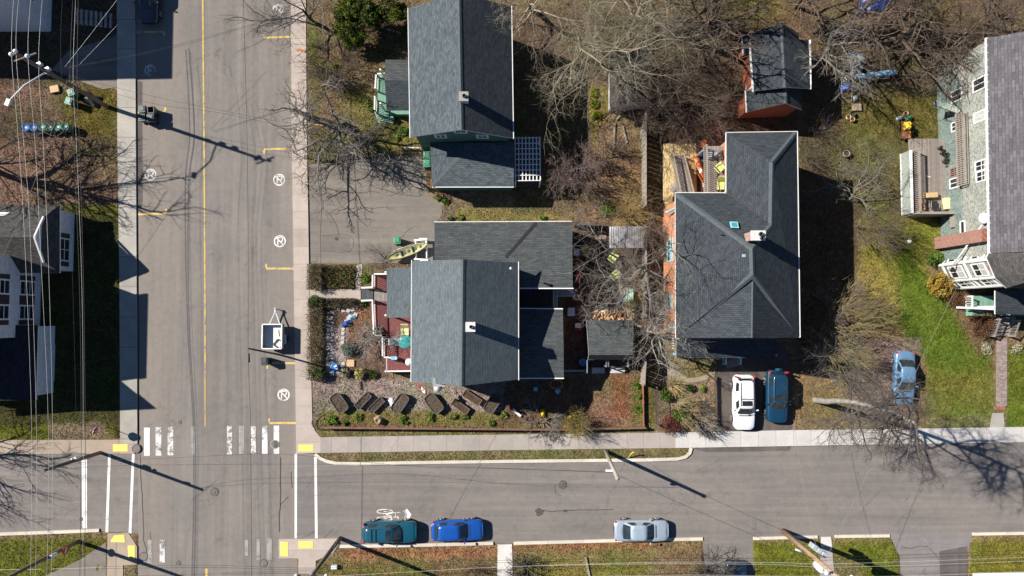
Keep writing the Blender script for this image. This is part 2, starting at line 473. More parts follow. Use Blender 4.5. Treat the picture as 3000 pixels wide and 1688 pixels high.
class MB:
 """collects faces and links them as one mesh object"""
 def __init__(self):
  self.v, self.f, self.m, self.uv, self.smooth = [], [], [], [], []
 def add(self, vs, fs, mi=0, uvs=None, smooth=False):
  o = len(self.v)
  self.v += [tuple(q) for q in vs]
  for i, fc in enumerate(fs):
   self.f.append([o + k for k in fc])
   self.m.append(mi)
   self.smooth.append(smooth)
   self.uv.append(uvs[i] if uvs else None)
  return self
 def box(self, c, s, rz=0., mi=0):
  x, y, z = [k / 2 for k in s]
  ca, sa = cos(rz), sin(rz)
  vs = [(c[0] + ca * a * x - sa * b * y, c[1] + sa * a * x + ca * b * y, c[2] + d * z)
              for d in (-1, 1) for b in (-1, 1) for a in (-1, 1)]
  return self.add(vs, [(0, 2, 3, 1), (4, 5, 7, 6), (0, 1, 5, 4), (2, 6, 7, 3), (0, 4, 6, 2), (1, 3, 7, 5)], mi)
 def prism(self, poly, z0, z1, mi=0, side=None):
  n = len(poly)
  a = sum(poly[i][0] * poly[(i + 1) % n][1] - poly[(i + 1) % n][0] * poly[i][1] for i in range(n))
  if a < 0:
   poly = poly[::-1]
  zz = z1 if isinstance(z1, (list, tuple)) else [z1] * n
  if a < 0 and isinstance(z1, (list, tuple)):
   zz = list(z1)[::-1]
  vs = [(p[0], p[1], z0) for p in poly] + [(p[0], p[1], zz[i]) for i, p in enumerate(poly)]
  self.add(vs, [tuple(range(n - 1, -1, -1)), tuple(range(n, 2 * n))], mi)
  o = len(self.v) - 2 * n
  for i in range(n):
   j = (i + 1) % n
   self.f.append([o + i, o + j, o + n + j, o + n + i])
   self.m.append(mi if side is None else side)
   self.uv.append(None)
   self.smooth.append(False)
  return self
 def beam(self, a, b, w, h, mi=0):
  """square bar between two points, w across, h up"""
  a, b = Vector(a), Vector(b)
  d = (b - a)
  if d.length < 1e-6:
   return self
  d.normalize()
  up = Vector((0, 0, 1)) if abs(d.z) < .95 else Vector((0, 1, 0))
  s = d.cross(up).normalized()
  u = s.cross(d).normalized()
  vs = []
  for q in (a, b):
   for (i, j) in ((-1, -1), (1, -1), (1, 1), (-1, 1)):
    vs.append(q + s * (i * w / 2) + u * (j * h / 2))
  return self.add(vs, [(3, 2, 1, 0), (4, 5, 6, 7), (0, 1, 5, 4), (1, 2, 6, 5), (2, 3, 7, 6), (3, 0, 4, 7)], mi)
 def tube(self, pts, r, n=6, mi=0, cap=True):
  pts = [Vector(p) for p in pts]
  rs = r if isinstance(r, (list, tuple)) else [r] * len(pts)
  o = len(self.v)
  up0 = None
  for i, p in enumerate(pts):
   d = (pts[min(i + 1, len(pts) - 1)] - pts[max(i - 1, 0)]).normalized()
   if up0 is None:
    up0 = Vector((0, 0, 1)) if abs(d.z) < .9 else Vector((1, 0, 0))
   s = d.cross(up0).normalized()
   u = s.cross(d).normalized()
   for k in range(n):
    a = 2 * pi * k / n
    self.v.append(tuple(p + s * (cos(a) * rs[i]) + u * (sin(a) * rs[i])))
  for i in range(len(pts) - 1):
   for k in range(n):
    k2 = (k + 1) % n
    self.f.append([o + i * n + k, o + i * n + k2, o + (i + 1) * n + k2, o + (i + 1) * n + k])
    self.m.append(mi)
    self.uv.append(None)
    self.smooth.append(True)
  if cap:
   for base, rev in ((o, False), (o + (len(pts) - 1) * n, True)):
    fc = [base + k for k in range(n)]
    self.f.append(fc if rev else fc[::-1])
    self.m.append(mi)
    self.uv.append(None)
    self.smooth.append(False)
  return self
 def lathe(self, c, prof, n=16, mi=0, cap=True):
  """prof: [(r, z)]"""
  o = len(self.v)
  for (r, z) in prof:
   for k in range(n):
    a = 2 * pi * k / n
    self.v.append((c[0] + r * cos(a), c[1] + r * sin(a), c[2] + z))
  for i in range(len(prof) - 1):
   for k in range(n):
    k2 = (k + 1) % n
    self.f.append([o + i * n + k, o + i * n + k2, o + (i + 1) * n + k2, o + (i + 1) * n + k])
    self.m.append(mi)
    self.uv.append(None)
    self.smooth.append(True)
  if cap:
   self.add_idx([o + k for k in range(n)][::-1], mi)
   self.add_idx([o + (len(prof) - 1) * n + k for k in range(n)], mi)
  return self
 def add_idx(self, fc, mi=0):
  self.f.append(list(fc))
  self.m.append(mi)
  self.uv.append(None)
  self.smooth.append(False)
 def strip(self, pts, w, z, mi=0):
  """flat ribbon along 2-D points"""
  pts = [Vector((p[0], p[1])) for p in pts]
  vs = []
  for i, p in enumerate(pts):
   d = (pts[min(i + 1, len(pts) - 1)] - pts[max(i - 1, 0)])
   d = d.normalized() if d.length else Vector((1, 0))
   nrm = Vector((-d.y, d.x))
   ww = w[i] if isinstance(w, (list, tuple)) else w
   vs += [(p.x + nrm.x * ww / 2, p.y + nrm.y * ww / 2, z), (p.x - nrm.x * ww / 2, p.y - nrm.y * ww / 2, z)]
  return self.add(vs, [(2 * i, 2 * i + 1, 2 * i + 3, 2 * i + 2) for i in range(len(pts) - 1)], mi)
 def flat(self, poly, z, mi=0):
  n = len(poly)
  a = sum(poly[i][0] * poly[(i + 1) % n][1] - poly[(i + 1) % n][0] * poly[i][1] for i in range(n))
  if a < 0:
   poly = poly[::-1]
  return self.add([(p[0], p[1], z) for p in poly], [tuple(range(n))], mi)
 def build(self, name, mats, parent=None, label=None, cat=None, group=None, kind=None, loc=None, local=False, bevel=0.):
  if name == 'gutter' and len(self.v) > 8:
   for i in range(0, len(self.v), 8):
    s = MB()
    s.add(self.v[i:i + 8], [(3, 2, 1, 0), (4, 5, 6, 7), (0, 1, 5, 4), (1, 2, 6, 5), (2, 3, 7, 6), (3, 0, 4, 7)])
    o = s.build(name, mats, parent)
   return o
  me = bpy.data.meshes.new(name)
  off = Vector((0, 0, 0))
  if not local:
   if parent is not None:
    off = OFF.get(parent.name, off)
   elif loc is not None:
    off = Vector(loc)
  me.from_pydata([(q[0] - off.x, q[1] - off.y, q[2] - off.z) for q in self.v], [], self.f)
  for m in (mats if isinstance(mats, (list, tuple)) else [mats]):
   me.materials.append(MT[m] if isinstance(m, str) else m)
  me.polygons.foreach_set('material_index', self.m)
  me.polygons.foreach_set('use_smooth', self.smooth)
  if any(u is not None for u in self.uv):
   ul = me.uv_layers.new(name='UVMap')
   for poly, u in zip(me.polygons, self.uv):
    for k, li in enumerate(poly.loop_indices):
     ul.data[li].uv = u[k] if u else (0, 0)
  me.update()
  o = bpy.data.objects.new(name, me)
  COL.objects.link(o)
  if parent is not None:
   o.parent = parent
   OFF[o.name] = OFF.get(parent.name, Vector((0, 0, 0)))
  else:
   if loc is not None:
    o.location = loc
   OFF[o.name] = Vector(loc) if loc is not None else Vector((0, 0, 0))
  if bevel:
   bm = o.modifiers.new('bevel', 'BEVEL')
   bm.width = bevel
   bm.segments = 2
   bm.limit_method = 'ANGLE'
  return tag(o, label, cat, group, kind)
def np_mesh(name, verts, faces_by_size, mats, parent=None, cols=None, off=None, smooth=False):
 """fast mesh from numpy arrays; faces_by_size: list of (F, k) index arrays"""
 me = bpy.data.meshes.new(name)
 if off is None and parent is not None:
  off = OFF.get(parent.name, Vector((0, 0, 0)))
 if off is not None:
  verts = verts - np.array(off)[None, :]
 me.vertices.add(len(verts))
 me.vertices.foreach_set('co', np.ascontiguousarray(verts, dtype=np.float32).ravel())
 tot = sum(f.size for f in faces_by_size)
 nf = sum(len(f) for f in faces_by_size)
 me.loops.add(tot)
 me.polygons.add(nf)
 me.loops.foreach_set('vertex_index', np.concatenate([f.ravel() for f in faces_by_size]).astype(np.int32))
 sizes = np.concatenate([np.full(len(f), f.shape[1]) for f in faces_by_size])
 starts = np.concatenate([[0], np.cumsum(sizes)[:-1]])
 me.polygons.foreach_set('loop_start', starts.astype(np.int32))
 if smooth:
  me.polygons.foreach_set('use_smooth', np.ones(nf, dtype=bool))
 me.materials.append(MT[mats])
 if cols is not None:
  at = me.color_attributes.new('Col', 'FLOAT_COLOR', 'POINT')
  c4 = np.ones((len(verts), 4), dtype=np.float32)
  c4[:, :3] = cols
  at.data.foreach_set('color', c4.ravel())
 me.update(calc_edges=True)
 me.validate()
 o = bpy.data.objects.new(name, me)
 COL.objects.link(o)
 if parent is not None:
  o.parent = parent
  OFF[o.name] = OFF.get(parent.name, Vector((0, 0, 0)))
 return o
def px_poly(pts, z=0.):
 return [P(p[0], p[1], z).to_2d()[:] for p in pts]
def smooth_line(pts, k=4):
 """Catmull-Rom through 2-D/3-D points"""
 pts = [Vector(p) for p in pts]
 out = []
 for i in range(len(pts) - 1):
  p0, p1, p2, p3 = pts[max(i - 1, 0)], pts[i], pts[i + 1], pts[min(i + 2, len(pts) - 1)]
  for j in range(k):
   t = j / k
   out.append(.5 * ((2 * p1) + (p2 - p0) * t + (2 * p0 - 5 * p1 + 4 * p2 - p3) * t * t + (3 * p1 - p0 - 3 * p2 + p3) * t ** 3))
 out.append(pts[-1])
 return out
def vnoise(x, y, seed=0):
 """smooth value noise in numpy, 0..1"""
 xi, yi = np.floor(x).astype(np.int64), np.floor(y).astype(np.int64)
 fx, fy = x - xi, y - yi
 fx, fy = fx * fx * (3 - 2 * fx), fy * fy * (3 - 2 * fy)
 def h(a, b):
  k = (a * 374761393 + b * 668265263 + seed * 1442695041) & 0x7fffffff
  k = ((k ^ (k >> 13)) * 1274126177) & 0x7fffffff
  return ((k ^ (k >> 16)) & 0xffff) / 65535.0
 return (h(xi, yi) * (1 - fx) + h(xi + 1, yi) * fx) * (1 - fy) + (h(xi, yi + 1) * (1 - fx) + h(xi + 1, yi + 1) * fx) * fy
def fnoise(x, y, seed=0, oct=4):
 s, a, t = 0, 1., 0
 for i in range(oct):
  s = s + a * vnoise(x * 2 ** i + 17.3 * i, y * 2 ** i - 9.1 * i, seed + i)
  t += a
  a *= .55
 return s / t
def sdist(px, py, poly):
 """signed distance in pixels to a polygon, negative inside"""
 n = len(poly)
 inside = np.zeros(px.shape, dtype=bool)
 d2 = np.full(px.shape, 1e18)
 for i in range(n):
  x0, y0 = poly[i]
  x1, y1 = poly[(i + 1) % n]
  ex, ey = x1 - x0, y1 - y0
  t = np.clip(((px - x0) * ex + (py - y0) * ey) / (ex * ex + ey * ey + 1e-9), 0, 1)
  d2 = np.minimum(d2, (px - x0 - t * ex) ** 2 + (py - y0 - t * ey) ** 2)
  c = ((y0 > py) != (y1 > py)) & (px < (x1 - x0) * (py - y0) / (y1 - y0 + 1e-12) + x0)
  inside ^= c
 d = np.sqrt(d2)
 return np.where(inside, -d, d)
LIT, LITD, DRY = (.165, .105, .062), (.10, .066, .042), (.23, .18, .10)
GRS, GRB, GRY, MOSS = (.105, .120, .034), (.092, .148, .025), (.205, .19, .066), (.098, .092, .022)
RED, SOIL, GRV, MUL, TAN = (.225, .098, .05), (.13, .08, .052), (.27, .215, .185), (.12, .078, .055), (.27, .215, .17)
ZONES = [
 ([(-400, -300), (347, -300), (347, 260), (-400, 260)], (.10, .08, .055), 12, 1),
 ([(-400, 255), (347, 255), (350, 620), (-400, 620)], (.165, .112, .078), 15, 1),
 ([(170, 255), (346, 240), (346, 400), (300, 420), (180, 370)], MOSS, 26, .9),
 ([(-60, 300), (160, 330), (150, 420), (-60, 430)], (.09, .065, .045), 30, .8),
 ([(60, 430), (350, 400), (350, 600), (60, 610)], (.175, .115, .078), 30, .6),
 ([(175, 598), (351, 600), (352, 652), (180, 640)], GRS, 10, 1),
 ([(-400, 640), (352, 640), (355, 1288), (-400, 1288)], (.055, .062, .028), 10, 1),  # lawn in the house shadow; part of that shade is in the colour
 ([(-400, 1246), (330, 1246), (330, 1290), (-400, 1290)], (.10, .12, .025), 12, 1),
 ([(140, 1240), (300, 1240), (320, 1288), (150, 1290)], (.19, .14, .10), 12, .9),
 ([(-400, 1560), (312, 1560), (312, 1800), (-400, 1800)], (.11, .125, .03), 8, 1),
 ([(-400, 1560), (312, 1555), (312, 1580), (-400, 1582)], (.20, .15, .08), 8, .7),
 ([(360, 1655), (440, 1655), (480, 1800), (360, 1800)], (.19, .16, .09), 10, 1),
 ([(895, -300), (1210, -300), (1210, 480), (903, 480)], (.175, .125, .072), 10, 1),
 ([(905, 40), (935, 60), (950, 400), (905, 470)], GRS, 14, .55),
 ([(925, 180), (985, 190), (985, 260), (925, 260)], GRS, 22, .85),
 ([(1000, 270), (1100, 270), (1130, 420), (960, 470), (905, 460), (980, 380)], (.15, .14, .055), 20, .85),
 ([(960, 380), (1020, 400), (1030, 470), (910, 474), (940, 420)], GRS, 16, .9),
 ([(1080, 360), (1215, 340), (1240, 440), (1130, 450)], (.14, .14, .05), 14, .9),
 ([(1000, 90), (1060, 60), (1200, 60), (1200, 170), (1020, 190)], LITD, 20, .9),
 ([(1230, 560), (1720, 560), (1720, 660), (1275, 660)], (.20, .155, .10), 10, 1),
 ([(1330, 612), (1690, 612), (1690, 648), (1330, 650)], (.19, .175, .07), 10, .9),
 ([(1500, 180), (1760, 180), (1760, 620), (1500, 620)], (.115, .10, .055), 12, 1),
 ([(1728, 250), (1790, 250), (1790, 480), (1728, 480)], (.18, .17, .06), 10, .95),
 ([(1755, 360), (1890, 330), (1890, 660), (1700, 660), (1720, 480)], (.23, .16, .095), 18, .95),
 ([(1820, 430), (1892, 430), (1892, 660), (1780, 650)], (.235, .145, .075), 20, .7),
 ([(1780, 340), (1890, 340), (1890, 460), (1790, 460)], (.24, .18, .10), 14, .8),
 ([(1400, -300), (3400, -300), (3400, 160), (1400, 180)], (.155, .108, .064), 30, 1),
 ([(2080, -40), (2330, -60), (2300, 80), (2100, 90)], (.17, .14, .05), 40, .8),
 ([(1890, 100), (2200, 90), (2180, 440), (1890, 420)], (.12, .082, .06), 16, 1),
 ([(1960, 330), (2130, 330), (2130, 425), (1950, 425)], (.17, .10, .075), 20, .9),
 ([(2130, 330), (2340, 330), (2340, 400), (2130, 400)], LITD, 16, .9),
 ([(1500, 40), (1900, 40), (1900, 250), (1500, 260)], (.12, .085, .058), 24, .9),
 ([(2335, 150), (2780, 150), (2780, 700), (2335, 700)], (.105, .083, .05), 20, 1),
 ([(2470, 290), (2740, 270), (2760, 420), (2650, 420), (2640, 560), (2470, 420)], (.115, .112, .038), 30, .95),
 ([(2430, 400), (2620, 400), (2620, 640), (2470, 660)], (.13, .115, .05), 34, .9),
 ([(2640, 430), (2660, 430), (2660, 640), (2620, 640)], (.10, .085, .05), 10, .9),
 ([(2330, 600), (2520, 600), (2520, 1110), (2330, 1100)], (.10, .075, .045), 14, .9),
 ([(2515, 655), (2700, 620), (2760, 680), (2720, 760), (2700, 900), (2512, 960)], (.185, .195, .05), 16, 1),
 ([(2512, 790), (2650, 790), (2650, 960), (2512, 960)], (.235, .215, .075), 36, .8),
 ([(2580, 640), (2740, 660), (2690, 800), (2600, 820)], (.135, .160, .035), 40, .85),
 ([(2640, 740), (2790, 860), (2900, 1000), (2912, 1258), (2694, 1258), (2690, 1040), (2630, 940)], (.095, .150, .025), 20, 1),
 ([(2700, 1090), (2910, 1090), (2910, 1256), (2700, 1256)], (.155, .16, .05), 34, .7),
 ([(2950, 1020), (3300, 1000), (3300, 1256), (2950, 1256)], (.105, .145, .026), 10, 1),
 ([(2770, 880), (2920, 880), (2920, 1010), (2860, 1040)], (.15, .10, .06), 16, .9),
 ([(2325, 1095), (2500, 1105), (2500, 1258), (2325, 1262)], (.235, .165, .085), 14, 1),
 ([(2360, 1170), (2480, 1170), (2480, 1258), (2360, 1260)], (.185, .155, .06), 30, .8),
 ([(2480, 1000), (2690, 990), (2702, 1258), (2490, 1258)], (.215, .165, .135), 16, 1),
 ([(2680, 1040), (2712, 1040), (2720, 1258), (2690, 1258)], (.20, .14, .07), 10, .8),
 ([(2330, 1225), (2910, 1215), (2910, 1264), (2330, 1266)], (.21, .17, .10), 10, .7),
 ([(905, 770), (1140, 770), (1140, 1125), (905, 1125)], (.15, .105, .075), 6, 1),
 ([(1030, 775), (1090, 775), (1090, 850), (1030, 850)], (.14, .15, .06), 10, .8),
 ([(1010, 900), (1090, 860), (1095, 990), (1010, 1000)], (.19, .115, .065), 14, .9),
 ([(955, 960), (1020, 960), (1015, 1100), (955, 1100)], (.33, .29, .26), 10, .9),
 ([(915, 1112), (1530, 1110), (1560, 1225), (915, 1235)], GRV, 6, 1),
 ([(915, 1135), (960, 1140), (960, 1230), (915, 1230)], (.20, .17, .125), 14, .8),
 ([(945, 1205), (1010, 1195), (1480, 1205), (1500, 1246), (945, 1246)], (.15, .14, .052), 10, .9),
 ([(1480, 1110), (1790, 1100), (1790, 1250), (1460, 1250)], (.155, .095, .06), 12, 1),
 ([(1770, 1075), (1885, 1075), (1882, 1236), (1720, 1246)], (.20, .125, .08), 16, 1),
 ([(1800, 1090), (1845, 1090), (1840, 1220), (1800, 1225)], RED, 20, .9),
 ([(1855, 1110), (1885, 1100), (1885, 1235), (1850, 1235)], (.12, .135, .04), 10, .8),
 ([(1884, 1125), (1928, 1130), (1930, 1250), (1886, 1250)], (.115, .105, .045), 8, 1),
 ([(925, 1246), (1926, 1246), (1926, 1276), (940, 1284)], (.16, .14, .06), 6, 1),
 ([(925, 1240), (1300, 1246), (1300, 1262), (925, 1262)], (.17, .115, .07), 8, .8),
 ([(1520, 560), (1880, 560), (1880, 660), (1670, 660)], (.2, .15, .09), 20, .4),
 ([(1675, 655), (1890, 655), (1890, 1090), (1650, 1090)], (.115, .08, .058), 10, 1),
 ([(1785, 800), (1890, 790), (1890, 940), (1785, 900)], (.21, .15, .095), 14, .8),
 ([(1880, 600), (1955, 600), (1958, 1070), (1880, 1070)], (.19, .125, .082), 10, .9),
 ([(1928, 1050), (2098, 1050), (2098, 1264), (1928, 1268)], (.23, .18, .115), 8, 1),
 ([(1960, 1052), (2095, 1052), (2092, 1090), (1990, 1110)], (.18, .17, .085), 14, .9),
 ([(1930, 1060), (1965, 1060), (1960, 1160), (1930, 1160)], (.22, .15, .09), 10, .6),
 ([(915, 1322), (2030, 1306), (2030, 1350), (990, 1362)], (.165, .145, .066), 4, 1),
 ([(960, 1326), (1500, 1318), (1500, 1336), (960, 1340)], (.205, .145, .088), 10, .75),
 ([(870, 1576), (1452, 1576), (1452, 1800), (915, 1800)], (.20, .15, .08), 6, 1),
 ([(1000, 1600), (1450, 1594), (1450, 1636), (1000, 1640)], (.265, .135, .068), 16, .85),
 ([(925, 1640), (1440, 1650), (1440, 1800), (910, 1800)], (.135, .13, .04), 22, .8),
 ([(1250, 1650), (1450, 1640), (1450, 1800), (1250, 1800)], (.18, .12, .07), 24, .7),
 ([(1500, 1590), (2060, 1578), (2060, 1800), (1500, 1800)], (.195, .165, .07), 8, 1),
 ([(1500, 1588), (1940, 1582), (1940, 1606), (1500, 1616)], (.25, .125, .062), 12, .85),
 ([(1560, 1640), (1900, 1630), (1900, 1800), (1560, 1800)], (.175, .17, .05), 30, .8),
 ([(1920, 1600), (2120, 1600), (2120, 1800), (1920, 1800)], (.19, .13, .075), 24, .8),
 ([(2202, 1574), (2404, 1570), (2404, 1800), (2202, 1800)], (.14, .155, .03), 6, 1),
 ([(2440, 1570), (2606, 1566), (2630, 1620), (2635, 1800), (2440, 1800)], (.135, .155, .032), 6, 1),
 ([(2846, 1562), (3400, 1558), (3400, 1800), (2830, 1800)], (.155, .165, .036), 6, 1),
 ([(2200, 1572), (3400, 1558), (3400, 1582), (2200, 1592)], (.235, .175, .085), 10, .8),
 ([(2390, 1640), (2520, 1640), (2520, 1800), (2390, 1800)], (.21, .16, .09), 20, .7),
]
LOW = {   # paved areas cut into the ground: road level
 'street': [(384, -2500), (840, -2500), (862, 844), (870, 1328), (870, 1580), (890, 4500), (404, 4500), (404, 1560), (404, 1266), (400, 300)],
 'side_street_east': [(860, 1328), (922, 1330), (950, 1348), (985, 1357), (1200, 1354), (1985, 1344), (2018, 1332), (2024, 1311), (2320, 1305), (6500, 1240),
                         (6500, 1512), (2605, 1570), (1505, 1592), (1000, 1602), (980, 1577), (860, 1578)],
 'side_street_west': [(-3500, 1345), (300, 1329), (404, 1322), (404, 1564), (290, 1556), (-3500, 1640)],
 'parking_lot': [(904, 480), (1010, 477), (1060, 466), (1130, 461), (1250, 456), (1250, 560), (1262, 578), (1292, 590), (1296, 625), (1278, 655), (1300, 660),
     (1300, 770), (1090, 772), (906, 774)],
 'driveway': [(2098, 1030), (2300, 1000), (2322, 1100), (2322, 1262), (2098, 1264)],
 'south_driveway': [(2056, 1574), (2206, 1572), (2215, 1800), (2080, 1800)],
 'wide_driveway': [(2604, 1566), (2850, 1562), (2832, 1630), (2836, 1800), (2640, 1800), (2634, 1625)],
 'northwest_driveway': [(200, 150), (352, 100), (350, 255), (300, 262), (240, 240), (150, 205)],
}
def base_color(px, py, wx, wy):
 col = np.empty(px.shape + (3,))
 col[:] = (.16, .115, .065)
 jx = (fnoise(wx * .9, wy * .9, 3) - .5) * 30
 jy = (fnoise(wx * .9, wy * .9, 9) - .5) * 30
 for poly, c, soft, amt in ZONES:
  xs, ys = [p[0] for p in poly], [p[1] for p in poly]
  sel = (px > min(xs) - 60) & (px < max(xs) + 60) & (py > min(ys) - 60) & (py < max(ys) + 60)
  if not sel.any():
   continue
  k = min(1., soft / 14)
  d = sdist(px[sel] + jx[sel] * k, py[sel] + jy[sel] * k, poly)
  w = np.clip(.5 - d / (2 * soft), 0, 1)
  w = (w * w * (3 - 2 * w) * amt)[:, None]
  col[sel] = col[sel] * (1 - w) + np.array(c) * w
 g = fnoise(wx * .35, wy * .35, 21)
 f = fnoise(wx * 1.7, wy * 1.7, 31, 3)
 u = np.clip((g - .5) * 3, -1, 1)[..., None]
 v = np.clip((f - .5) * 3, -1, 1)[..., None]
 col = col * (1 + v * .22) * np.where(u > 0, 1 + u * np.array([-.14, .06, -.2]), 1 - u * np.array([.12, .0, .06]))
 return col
ZONES = [(p, tuple(v * k for v, k in zip(c, ((.80, .82, .84) if c[0] > c[1] * 1.12 else (.86, .79, .68)))), s, a) for p, c, s, a in ZONES]
def low_mask(px, py, margin=0):
 m = np.zeros(px.shape, dtype=bool)
 for poly in LOW.values():
  m |= sdist(px, py, poly) < margin
 return m
def axis(lo, hi, step, far):
 core = np.arange(lo, hi + step, step)
 s, out = step, []
 x = 0.
 while x < far:
  s *= 1.35
  x += s
  out.append(x)
 out = np.array(out)
 return np.concatenate([(core[0] - out)[::-1], core, core[-1] + out])
def build_ground():
 gx, gy = axis(-47, 47, .22, 500), axis(-26, 32, .22, 500)
 X, Y = np.meshgrid(gx, gy)
 zr = -HC
 yc = Y * CA + zr * SA
 zc = np.minimum(-Y * SA + zr * CA, -1)
 px, py = CX + FPX * X / (-zc), CY - FPX * yc / (-zc)
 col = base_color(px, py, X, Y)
 inside = (np.abs(X) < 60) & (np.abs(Y) < 45)
 low = np.zeros(X.shape, dtype=bool)
 low[inside] = low_mask(px[inside], py[inside])
 und = (fnoise(X * .8, Y * .8, 5, 3) - .5) * .05 + (fnoise(X * 2.7, Y * 2.7, 8, 2) - .5) * .03
 Z = np.where(low, -.09, GZ - .01 + und)
 ny, nx = X.shape
 idx = np.arange(nx * ny).reshape(ny, nx)
 f = np.stack([idx[:-1, :-1], idx[:-1, 1:], idx[1:, 1:], idx[1:, :-1]], -1).reshape(-1, 4)
 V = np.stack([X.ravel(), Y.ravel(), Z.ravel()], -1)
 m, nt, b = new_mat('ground_earth')
 a = nt.nodes.new('ShaderNodeVertexColor')
 a.layer_name = 'Col'
 co = coords(nt)
 n1, n2, n3 = noise(nt, co, 3.2, 5, .75), noise(nt, co, 15, 3, .75), noise(nt, co, .8, 4, .6)
 vor = N(nt, 'ShaderNodeTexVoronoi', Scale=11.0)
 L(nt, co, vor.inputs['Vector'])
 c = mixc(nt, 1, a.outputs[0], ramp(nt, n1, [(.28, .62), (.72, 1.38)]), 'MULTIPLY')
 c = mixc(nt, 1, c, ramp(nt, n2, [(.28, .6), (.72, 1.4)]), 'MULTIPLY')
 sp = nt.nodes.new('ShaderNodeSeparateColor')
 L(nt, vor.outputs['Color'], sp.inputs[0])
 leaf = mixc(nt, 1, c, (1.75, 1.45, 1.25), 'MULTIPLY')
 c = mixc(nt, ramp(nt, sp.outputs[0], [(.80, 0), (.86, .8)]), c, leaf)
 dark = mixc(nt, 1, c, (.5, .5, .5), 'MULTIPLY')
 c = mixc(nt, ramp(nt, sp.outputs[1], [(.74, 0), (.82, .7)]), c, dark)
 c = mixc(nt, 1, c, ramp(nt, n3, [(.3, .86), (.7, 1.12)]), 'MULTIPLY')
 L(nt, c, b.inputs['Base Color'])
 b.inputs['Roughness'].default_value = .95
 b.inputs['Specular IOR Level'].default_value = .02
 bump(nt, b, n2, .9, .05)
 MT['ground'] = m
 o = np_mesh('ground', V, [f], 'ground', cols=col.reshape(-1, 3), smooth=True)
 tag(o, 'uneven brown and green yard ground under the whole neighbourhood', kind='structure')
def surface(name, pts, z, mat, label=None):
 return MB().flat(px_poly(pts), z).build(name, mat, kind='structure', label=label)
def slab(name, pts, z0, z1, mat, label=None):
 return MB().prism(px_poly(pts), z0, z1).build(name, mat, kind='structure', label=label)
def build_roads():
 surface('road', LOW['street'], 0, 'road_v', 'main street of worn grey asphalt')
 surface('side_road', LOW['side_street_east'], .004, 'road_h', 'side street of grey asphalt running east')
 surface('side_road', LOW['side_street_west'], .004, 'road_h', 'side street of grey asphalt running west')
 surface('parking_lot', LOW['parking_lot'], .01, 'drive', 'worn asphalt parking area beside the street')
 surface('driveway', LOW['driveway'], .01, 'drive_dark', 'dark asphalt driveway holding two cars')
 surface('driveway', LOW['south_driveway'], .008, 'road_h', 'asphalt driveway entrance with a dark car')
 surface('driveway', LOW['wide_driveway'], .008, 'drive_pale', 'wide pale driveway off the side street')
 surface('driveway', LOW['northwest_driveway'], .01, 'drive', 'shaded driveway beside the white house')
 surface('road_patch', [(398, 235), (417, 240), (418, 590), (412, 615), (400, 610)], .004, 'patch')
 surface('road_patch', [(2022, 1313), (2320, 1307), (2312, 1321), (2070, 1325)], .008, 'patch')
 surface('road_patch', [(944, 690), (1026, 690), (1026, 737), (944, 737)], .014, 'patch_light')
 surface('road_patch', [(2752, 1615), (2834, 1600), (2836, 1760), (2754, 1760)], .012, 'patch')
 slab('sidewalk', [(334, -2500), (384, -2500), (403, 1000), (404, 1266), (404, 1300), (380, 1300), (354, 1290), (352, 844), (346, 422)], -.1, .11, 'walk_grey', 'pale concrete pavement on the west of the street')
 slab('sidewalk', [(836, -2500), (879, -2500), (900, 422), (904, 635), (907, 844), (916, 1240), (924, 1262), (940, 1281), (940, 1326), (869, 1329), (862, 844), (856, 422)], -.1, .11, 'walk', 'pinkish concrete pavement on the east of the street')
 slab('sidewalk', [(940, 1281), (1300, 1275), (1978, 1267), (1978, 1312), (1500, 1318), (940, 1326.5)], -.1, .108, 'walk_x', 'panelled concrete pavement along the side street')
 slab('sidewalk', [(1978, 1267), (2320, 1260), (2650, 1256), (6500, 1196), (6500, 1240), (2650, 1300.5), (2250, 1307.5), (1978, 1312)], -.1, .112, 'walk_new', 'new white concrete pavement')
 slab('sidewalk', [(-3500, 1300), (354, 1288), (380, 1300.5), (400, 1301), (404, 1308), (395, 1329), (300, 1329), (-3500, 1345)], -.1, .105, 'walk_tan', 'tan pavement at the north-west corner')
 slab('sidewalk', [(317, 1562), (378, 1561), (403, 1600), (403, 1653), (362, 1655), (362, 1800), (314, 1800)], -.1, .1, 'walk_tan', 'tan corner pavement with two yellow plates')
 slab('sidewalk', [(818, 1579), (990, 1577), (994, 1592), (976, 1620), (926, 1642), (918, 1800), (875, 1800), (875, 1635), (818, 1635)], -.1, .1, 'walk', 'corner pavement at the south-east of the crossing')
 slab('walkway', [(1458, 1595), (1500, 1594), (1504, 1800), (1456, 1800)], -.1, .1, 'pad', 'pale concrete path across the verge')
 slab('walkway', [(2404, 1573), (2433, 1572), (2436, 1600), (2404, 1600)], -.1, .1, 'pad')
 slab('walkway', [(2404, 1600), (2436, 1600), (2452, 1800), (2400, 1800)], -.1, .09, 'walk_x')
 slab('walkway', [(130, 1688), (235, 1640), (312, 1588), (312, 1688), (312, 1760), (100, 1760)], -.1, .075, 'drive')
 slab('walkway', [(907, 849), (1040, 847), (1058, 847), (1058, 878), (907, 874)], -.1, .085, 'walk', 'pale concrete path through the hedge to the porch')
 slab('walkway', [(1045, 775), (1062, 775), (1058, 846), (1042, 846)], -.1, .08, 'walk')
 slab('walkway', [(2918, 998), (2949, 990), (2948, 1190), (2916, 1190)], -.1, .085, 'paver', 'narrow brick path across the lawn')
 slab('walkway', [(2912, 1190), (2943, 1190), (2942, 1200), (2911, 1200)], -.1, .1, 'brick')
 slab('walkway', [(2906, 1210), (2938, 1210), (2942, 1255), (2898, 1255)], -.1, .08, 'walk_grey')
